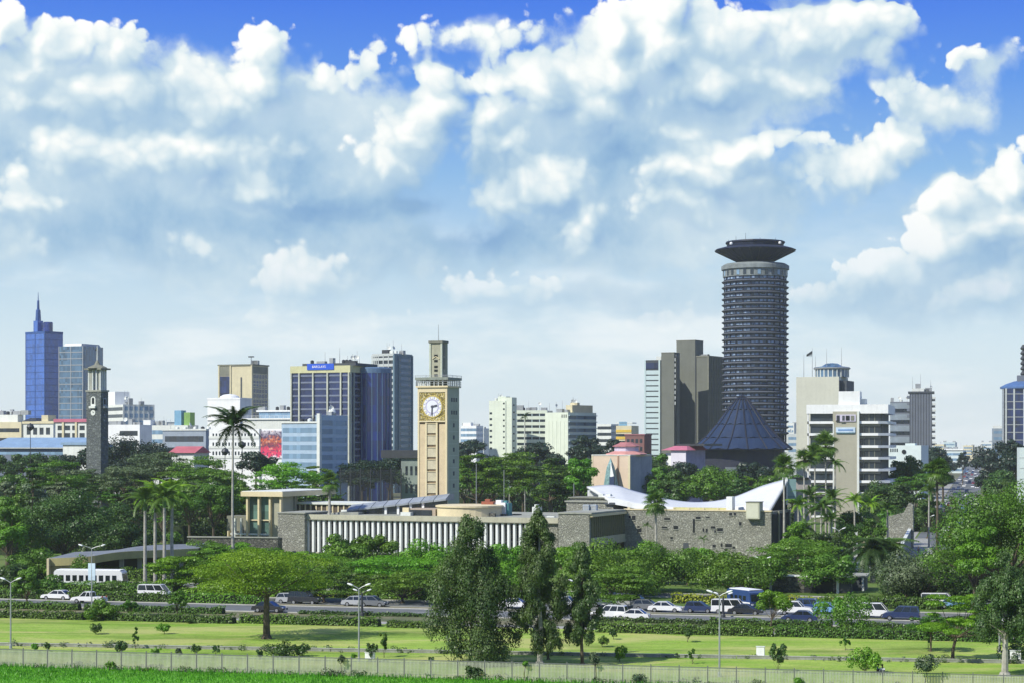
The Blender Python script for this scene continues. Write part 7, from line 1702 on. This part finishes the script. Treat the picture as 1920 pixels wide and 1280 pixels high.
# small far traffic on the avenue
rr = random.Random(9); cb = MB(); s = SPEC['saloon']
d, s = veh_meshes('saloon'); lane = [-5.6, -3.4, -1.2, 1.2, 3.4, 5.6]
cols = ['white', 'white', 'silver', 'navy', 'dark', 'blue', 'grey', 'white', 'sky', 'red']
for i in range(64):
    Y = 640 + (i ** 1.28) * 5.4; ln = lane[(i * 5 + rr.randint(0, 2)) % 6]; cl = rr.choice(cols)
    t = thing('car', '', 'car', (av(Y) + ln, Y, .03), rad(90 - 13.4) + (0 if ln < 0 else math.pi)); g = 'cars crowding the far avenue'
    tag(t, 'small %s car on the far avenue, %s, %s' % ({'navy': 'dark blue', 'sky': 'pale blue'}.get(cl, cl), {-5.6: 'left kerb lane', -3.4: 'left middle lane', -1.2: 'left inner lane', 1.2: 'right inner lane', 3.4: 'right middle lane', 5.6: 'right kerb lane'}[ln], 'at the near end' if i < 14 else 'a third along' if i < 30 else 'halfway along' if i < 46 else 'at the far end'), 'car', g)
    link('body', d['body'], PAINT[cl], t); link('windows', d['windows'], cglass, t); link('roof', d['roof'], PAINT[cl], t)
for i in range(16):   # cars and a bus beyond the mesh screen left of the clock tower
    px = 640 + i * 8.5 + rr.uniform(-2, 2); Y = 505 + rr.uniform(-12, 25); cl = rr.choice(cols)
    t = thing('car', 'small %s car in the street left of the clock tower foot' % {'navy': 'dark blue', 'sky': 'pale blue'}.get(cl, cl), 'car', (wx(px, Y), Y, .03), rad(-20 + rr.uniform(-10, 10)), 'cars in the street behind the finned wing')
    link('body', d['body'], PAINT[cl], t); link('windows', d['windows'], cglass, t); link('roof', d['roof'], PAINT[cl], t)


def bus(label, px, Y, L, Hh, col, rz, n, W=2.5, stripe=None, z0=.02):
    t = thing('bus', label, 'bus', (wx(px, Y), Y, z0), rz); h = L / 2
    MB().add([(-h, -W / 2, .4), (h - .1, -W / 2, .4), (h, -W / 2, 1.1), (h - .25, -W / 2, Hh - .3), (h - .6, -W / 2, Hh), (-h + .2, -W / 2, Hh), (-h, -W / 2, Hh - .3), (-h, W / 2, .4), (h - .1, W / 2, .4), (h, W / 2, 1.1), (h - .25, W / 2, Hh - .3), (h - .6, W / 2, Hh), (-h + .2, W / 2, Hh), (-h, W / 2, Hh - .3)],
             [(0, 1, 2, 3, 4, 5, 6), (13, 12, 11, 10, 9, 8, 7)] + [(i, 7 + i, 7 + (i + 1) % 7, (i + 1) % 7) for i in range(7)]).build('body', col, t)
    w = (L - 1.6) / n; me = MB().box(-w * .33, w * .33, -W / 2 - .03, W / 2 + .03, 1.35, Hh - .75).mesh('window')
    for i in range(n): link('window', me, cglass, t, (-h + .7 + w * (i + .5), 0, 0))
    MB().add([(h + .02, -W / 2 + .15, 1.25), (h + .02, W / 2 - .15, 1.25), (h - .18, W / 2 - .15, Hh - .5), (h - .18, -W / 2 + .15, Hh - .5)], [(0, 1, 2, 3)]).build('windscreen', cglass, t)
    MB().box(-h + .3, h - .5, -W / 2 + .2, W / 2 - .2, Hh, Hh + .10).build('roof', white, t)
    if stripe: MB().box(-h + .02, h - .12, -W / 2 - .02, W / 2 + .02, .85, 1.12).build('stripe', stripe, t)
    me = MB().lathe([(.15, -.14), (.46, -.14), (.48, 0), (.46, .14), (.15, .14)], 14).mesh('wheel')
    for x in (-h * .55, h * .62):
        for y in (-W / 2 + .12, W / 2 - .12): link('wheel', me, tyre, t, (x, y, .48)).rotation_euler = (rad(90), 0, 0)
    for y in (-.9, .9): MB().box(h - .05, h + .04, y - .15, y + .15, .7, .92).build('headlight', lampw, t)
    return t


bus('long white bus with a row of square windows behind the left hedges', 171, 307, 11.2, 3.0, PAINT['white'], rad(-8), 9, stripe=surf('mint_stripe', (.42, .55, .50), .5), z0=-.0).location.z = .0
bus('tall blue and white bus beside the right lamp', 1399, 270, 5.6, 2.7, PAINT['blue'], rad(-62), 4, stripe=white); bus('white and pale blue bus left of the clock tower foot', 758, 520, 9, 3.1, PAINT['white'], rad(-15), 6, stripe=surf('pale_blue_banner', (.36, .50, .64)))

# dark mesh screen left of the clock tower
b = Bld('mesh_screen', 'tall dark mesh screen standing left of the clock tower foot', 638, 752, 754, 482, 12, D=.4, cat='fence'); zt = b.z(880)
m = MB()
for i in range(60): x = -b.W * i / 59; m.box(x - .03, x + .03, -.03, .03, 0, zt)
for i in range(22): z = zt * (i + 1) / 22; m.box(-b.W, 0, -.02, .02, z - .03, z)
m.build('mesh', ironm, b.o, kind='stuff'); b.piers('post', ironm, [-b.W * i / 6 for i in range(7)], .18, 0, zt + .4, .1)

# car park walls, pillars and retaining wall at right
b = Bld('retaining_wall', 'stone retaining wall with white posts under the car park at right', 1380, 1596, 1600, 298, 14, D=2.5, cat='wall'); zt = b.z(1082)
b.body(rubble_dark, zt); b.box('coping', offwhite, -b.W - .1, .1, -.2, 1.2, zt, zt + .22); b.piers('white_post', offwhite, [b.x(1445), b.x(1571), b.x(1400)], .4, 0, zt + .25, .35); b.box('dark_bay', void, b.x(1508), b.x(1562), -.08, .3, 0, zt - .2); b.box('iron_gate', ironm, b.x(1574), -.2, -.12, .2, .1, zt - .3)
b = Bld('deck_wall', 'grey walled deck edge with a white post right of the dark bay', 1568, 1622, 1628, 303, 14, D=6, cat='wall'); zt = b.z(1078); b.body(dgrey, zt - .3); b.box('deck', concrete, -b.W - .3, .3, -.4, b.D, zt - .3, zt); b.piers('post', offwhite, [-b.W + .3, -.3], .35, 0, zt - .3, .3)
b = Bld('stone_gable', 'triangular rubble stone gable wall by the car park', 1662, 1712, 1718, 425, 22, D=1.2, cat='wall')
m = MB(); pr = [(-b.W, 0), (0, 0), (0, b.z(946)), (-.9, b.z(942)), (-b.W * .35, b.z(960)), (-b.W, b.z(968))]; n_ = len(pr); m.add([(x, 0, z) for x, z in pr] + [(x, 1.1, z) for x, z in pr], [tuple(range(n_)), tuple(range(2 * n_ - 1, n_ - 1, -1))] + [(i, n_ + i, n_ + (i + 1) % n_, (i + 1) % n_) for i in range(n_)]); m.build('wall', rubble, b.o); b.box('door', offwhite, -b.W + .5, -b.W + 1.4, -.05, .2, 0, 2.2)
a_, c2 = Vector((wx(1676, 335), 335, 0)), Vector((wx(1708, 425), 425, 0)); dv = (c2 - a_); lng = dv.length; ang = math.atan2(dv.y, dv.x)
t = thing('boundary_wall', 'long angled grey wall receding beside the car park', 'wall', a_, ang); MB().add([(0, 0, 0), (lng, 0, 0), (lng, 0, 4.2), (0, 0, 2.4), (0, .5, 0), (lng, .5, 0), (lng, .5, 4.2), (0, .5, 2.4)], [(0, 1, 2, 3), (7, 6, 5, 4), (3, 2, 6, 7), (0, 3, 7, 4)]).build('wall', surf('grey_blue_render', (.22, .24, .25), .85, .1, .3, .3), t); MB().add([(-.1, -.1, 2.4), (lng, -.1, 4.2), (lng, .6, 4.2), (-.1, .6, 2.4), (-.1, -.1, 2.55), (lng, -.1, 4.35), (lng, .6, 4.35), (-.1, .6, 2.55)], [(0, 1, 5, 4), (4, 5, 6, 7), (2, 3, 7, 6)]).build('coping', offwhite, t)
for px, b_, t_, lb in ((1588, 1016, 996, 'white gate pillar, second from the left by the car park'), (1604, 1012, 992, 'white gate pillar, third from the left by the car park'), (1643, 1012, 986, 'cream gate pillar by the round tree of the car park')):
    Y = 395; t = thing('gate_pillar', lb, 'pillar', (wx(px, Y), Y, 0)); MB().box(-.35, .35, -.35, .35, 0, wz(t_, Y)).build('shaft', offwhite, t); MB().box(-.45, .45, -.45, .45, wz(t_, Y), wz(t_, Y) + .2).build('cap', concrete, t)
b = Bld('low_wall', 'low cream wall closing the far end of the car park', 1616, 1672, 1674, 418, 18, D=.6, cat='wall'); b.body(cream, b.z(1009) if b.z(1009) > .5 else 1.2); b.box('coping', offwhite, -b.W - .1, .1, -.1, .7, max(b.z(1009), 1.2), max(b.z(1009), 1.2) + .15)
for px, b_, w, h, lb in ((1426, 1234, .42, .6, 'white box on a short post on the lawn left of the crooked shrub'), (694, 1240, .5, .42, 'white box lying by the fence right of the centre lamp'), (1904, 1242, .55, .6, 'white box on the lawn at the far right behind the gum trunk'), (185, 1161, .5, .5, 'white box at the foot of the small round tree')):
    Y = gY(b_); t = thing('utility_box', lb, 'box', (wx(px, Y), Y, 0), rad(-15)); MB().box(-w * .4, w * .4, -.05, .05, 0, .5).build('post', galv, t); MB().box(-w, w, -.2, .2, .3, .3 + h * 1.6).build('casing', white, t); MB().box(-w - .05, w + .05, -.25, .25, .3 + h * 1.6, .36 + h * 1.6).build('lid', offwhite, t)

# ------------------------------------------------------------------ people
skin_m = surf('skin', (.07, .035, .02), .6, .05, 5); hair_m = surf('hair', (.008, .007, .006), .8, .1, 9)


def person(label, loc, rz, pose, shirt, trouser):
    t = thing('person', label, 'person', loc, rz)
    P = {'stand': dict(pel=(0, 0, .94), ch=(0, .0, 1.32), nk=(0, 0, 1.5), hd=(0, -.02, 1.64), kn=[(-.10, -.04, .50), (.12, .02, .50)], ft=[(-.12, .06, .06), (.13, -.05, .06)], el=[(-.25, .03, 1.12), (.25, .03, 1.12)], ha=[(-.26, -.10, .86), (.26, -.12, .88)]),
         'sit': dict(pel=(0, 0, .16), ch=(0, -.06, .52), nk=(0, -.08, .70), hd=(0, -.11, .84), kn=[(-.16, -.38, .48), (.16, -.40, .46)], ft=[(-.17, -.62, .05), (.17, -.66, .05)], el=[(-.24, -.18, .36), (.24, -.18, .36)], ha=[(-.12, -.42, .42), (.12, -.42, .42)])}[pose]
    def skin(name, pts, edges, rs, mat, root=0):
        me = bpy.data.meshes.new(name); me.from_pydata([tuple(p) for p in pts], edges, []); o = bpy.data.objects.new(name, me); C.objects.link(o); o.parent = t; me.materials.append(mat)
        md = o.modifiers.new('skin', 'SKIN'); 
        if not me.skin_vertices: me.skin_vertices.new()
        for i, r in enumerate(rs): me.skin_vertices[0].data[i].radius = (r, r * .85)
        me.skin_vertices[0].data[root].use_root = True; o.modifiers.new('sub', 'SUBSURF').levels = 1; o.modifiers['sub'].render_levels = 1; return o
    pl, ch, nk, hd = P['pel'], P['ch'], P['nk'], P['hd']
    V = [pl, ch, nk, hd, (hd[0], hd[1] - .01, hd[2] + .1)]; E = [(0, 1), (1, 2), (2, 3), (3, 4)]; Rr = [.13, .15, .055, .095, .07]
    for s in (0, 1):
        sg = -1 if s == 0 else 1; i = len(V); V += [(pl[0] + sg * .1, pl[1], pl[2] - .04), P['kn'][s], P['ft'][s], (P['ft'][s][0], P['ft'][s][1] - .16, .04)]; E += [(0, i), (i, i + 1), (i + 1, i + 2), (i + 2, i + 3)]; Rr += [.095, .065, .045, .04]
        i = len(V); V += [(ch[0] + sg * .18, ch[1], ch[2] + .06), P['el'][s], P['ha'][s]]; E += [(1, i), (i, i + 1), (i + 1, i + 2)]; Rr += [.06, .045, .035]
    skin('body', V, E, Rr, skin_m)
    sv = [pl, ch, (nk[0], nk[1], nk[2] - .06)]; se = [(0, 1), (1, 2)]; sr = [.15, .172, .09]
    for s in (0, 1):
        sg = -1 if s == 0 else 1; i = len(sv); a = Vector((ch[0] + sg * .18, ch[1], ch[2] + .06)); sv += [a, a.lerp(Vector(P['el'][s]), .85)]; se += [(1, i), (i, i + 1)]; sr += [.078, .062]
    skin('shirt', sv, se, sr, shirt)
    tv = [(pl[0], pl[1], pl[2] + .03)]; te = []; tr2 = [.145]
    for s in (0, 1):
        sg = -1 if s == 0 else 1; i = len(tv); a = Vector(P['kn'][s]); tv += [(pl[0] + sg * .1, pl[1], pl[2] - .04), a, a.lerp(Vector(P['ft'][s]), .85)]; te += [(0, i), (i, i + 1), (i + 1, i + 2)]; tr2 += [.112, .085, .065]
    skin('trousers', tv, te, tr2, trouser)
    m = MB(); m.lathe([(.02, .075), (.085, .05), (.105, -.02), (.09, -.05)], 10); m.build('hair', hair_m, t, (hd[0], hd[1] + .015, hd[2] + .10))
    return t


person('person in dark clothes sitting on the grass near the fence at right', (wx(1646, gY(1262)), gY(1262), 0), rad(20), 'sit', PAINT['navy'], surf('cloth_dark', (.02, .022, .03), .9)); person('person in a white shirt sitting on the grass beside the one in dark clothes', (wx(1655, gY(1263)), gY(1263), 0), rad(-25), 'sit', surf('cloth_white', (.70, .70, .68), .9, .05), surf('cloth_grey', (.10, .11, .13), .9))
person('person in dark clothes walking on the pale drive at right', (wx(1722, 400), 400, .02), rad(160), 'stand', surf('cloth_dark', (.02, .022, .03)), surf('cloth_dark', (.02, .022, .03))); person('person walking by the parked cars left of the white van at right', (wx(1389, 262), 262, .02), rad(80), 'stand', surf('cloth_red', (.25, .04, .05), .9), surf('cloth_grey', (.10, .11, .13)))

# ------------------------------------------------------------------ the air
hz = bpy.data.materials.new('haze'); hz.use_nodes = True; nt = hz.node_tree; nt.nodes.clear()
pv = nt.nodes.new('ShaderNodeVolumePrincipled'); pv.inputs['Color'].default_value = (.94, 1, 1, 1); pv.inputs['Density'].default_value = 0.00007; pv.inputs['Anisotropy'].default_value = .2
o = nt.nodes.new('ShaderNodeOutputMaterial'); nt.links.new(pv.outputs[0], o.inputs['Volume'])
HAZE = True
if HAZE: MB().box(-4500, 4500, -160, 5300, -1, 135).build('haze', hz, kind='stuff')
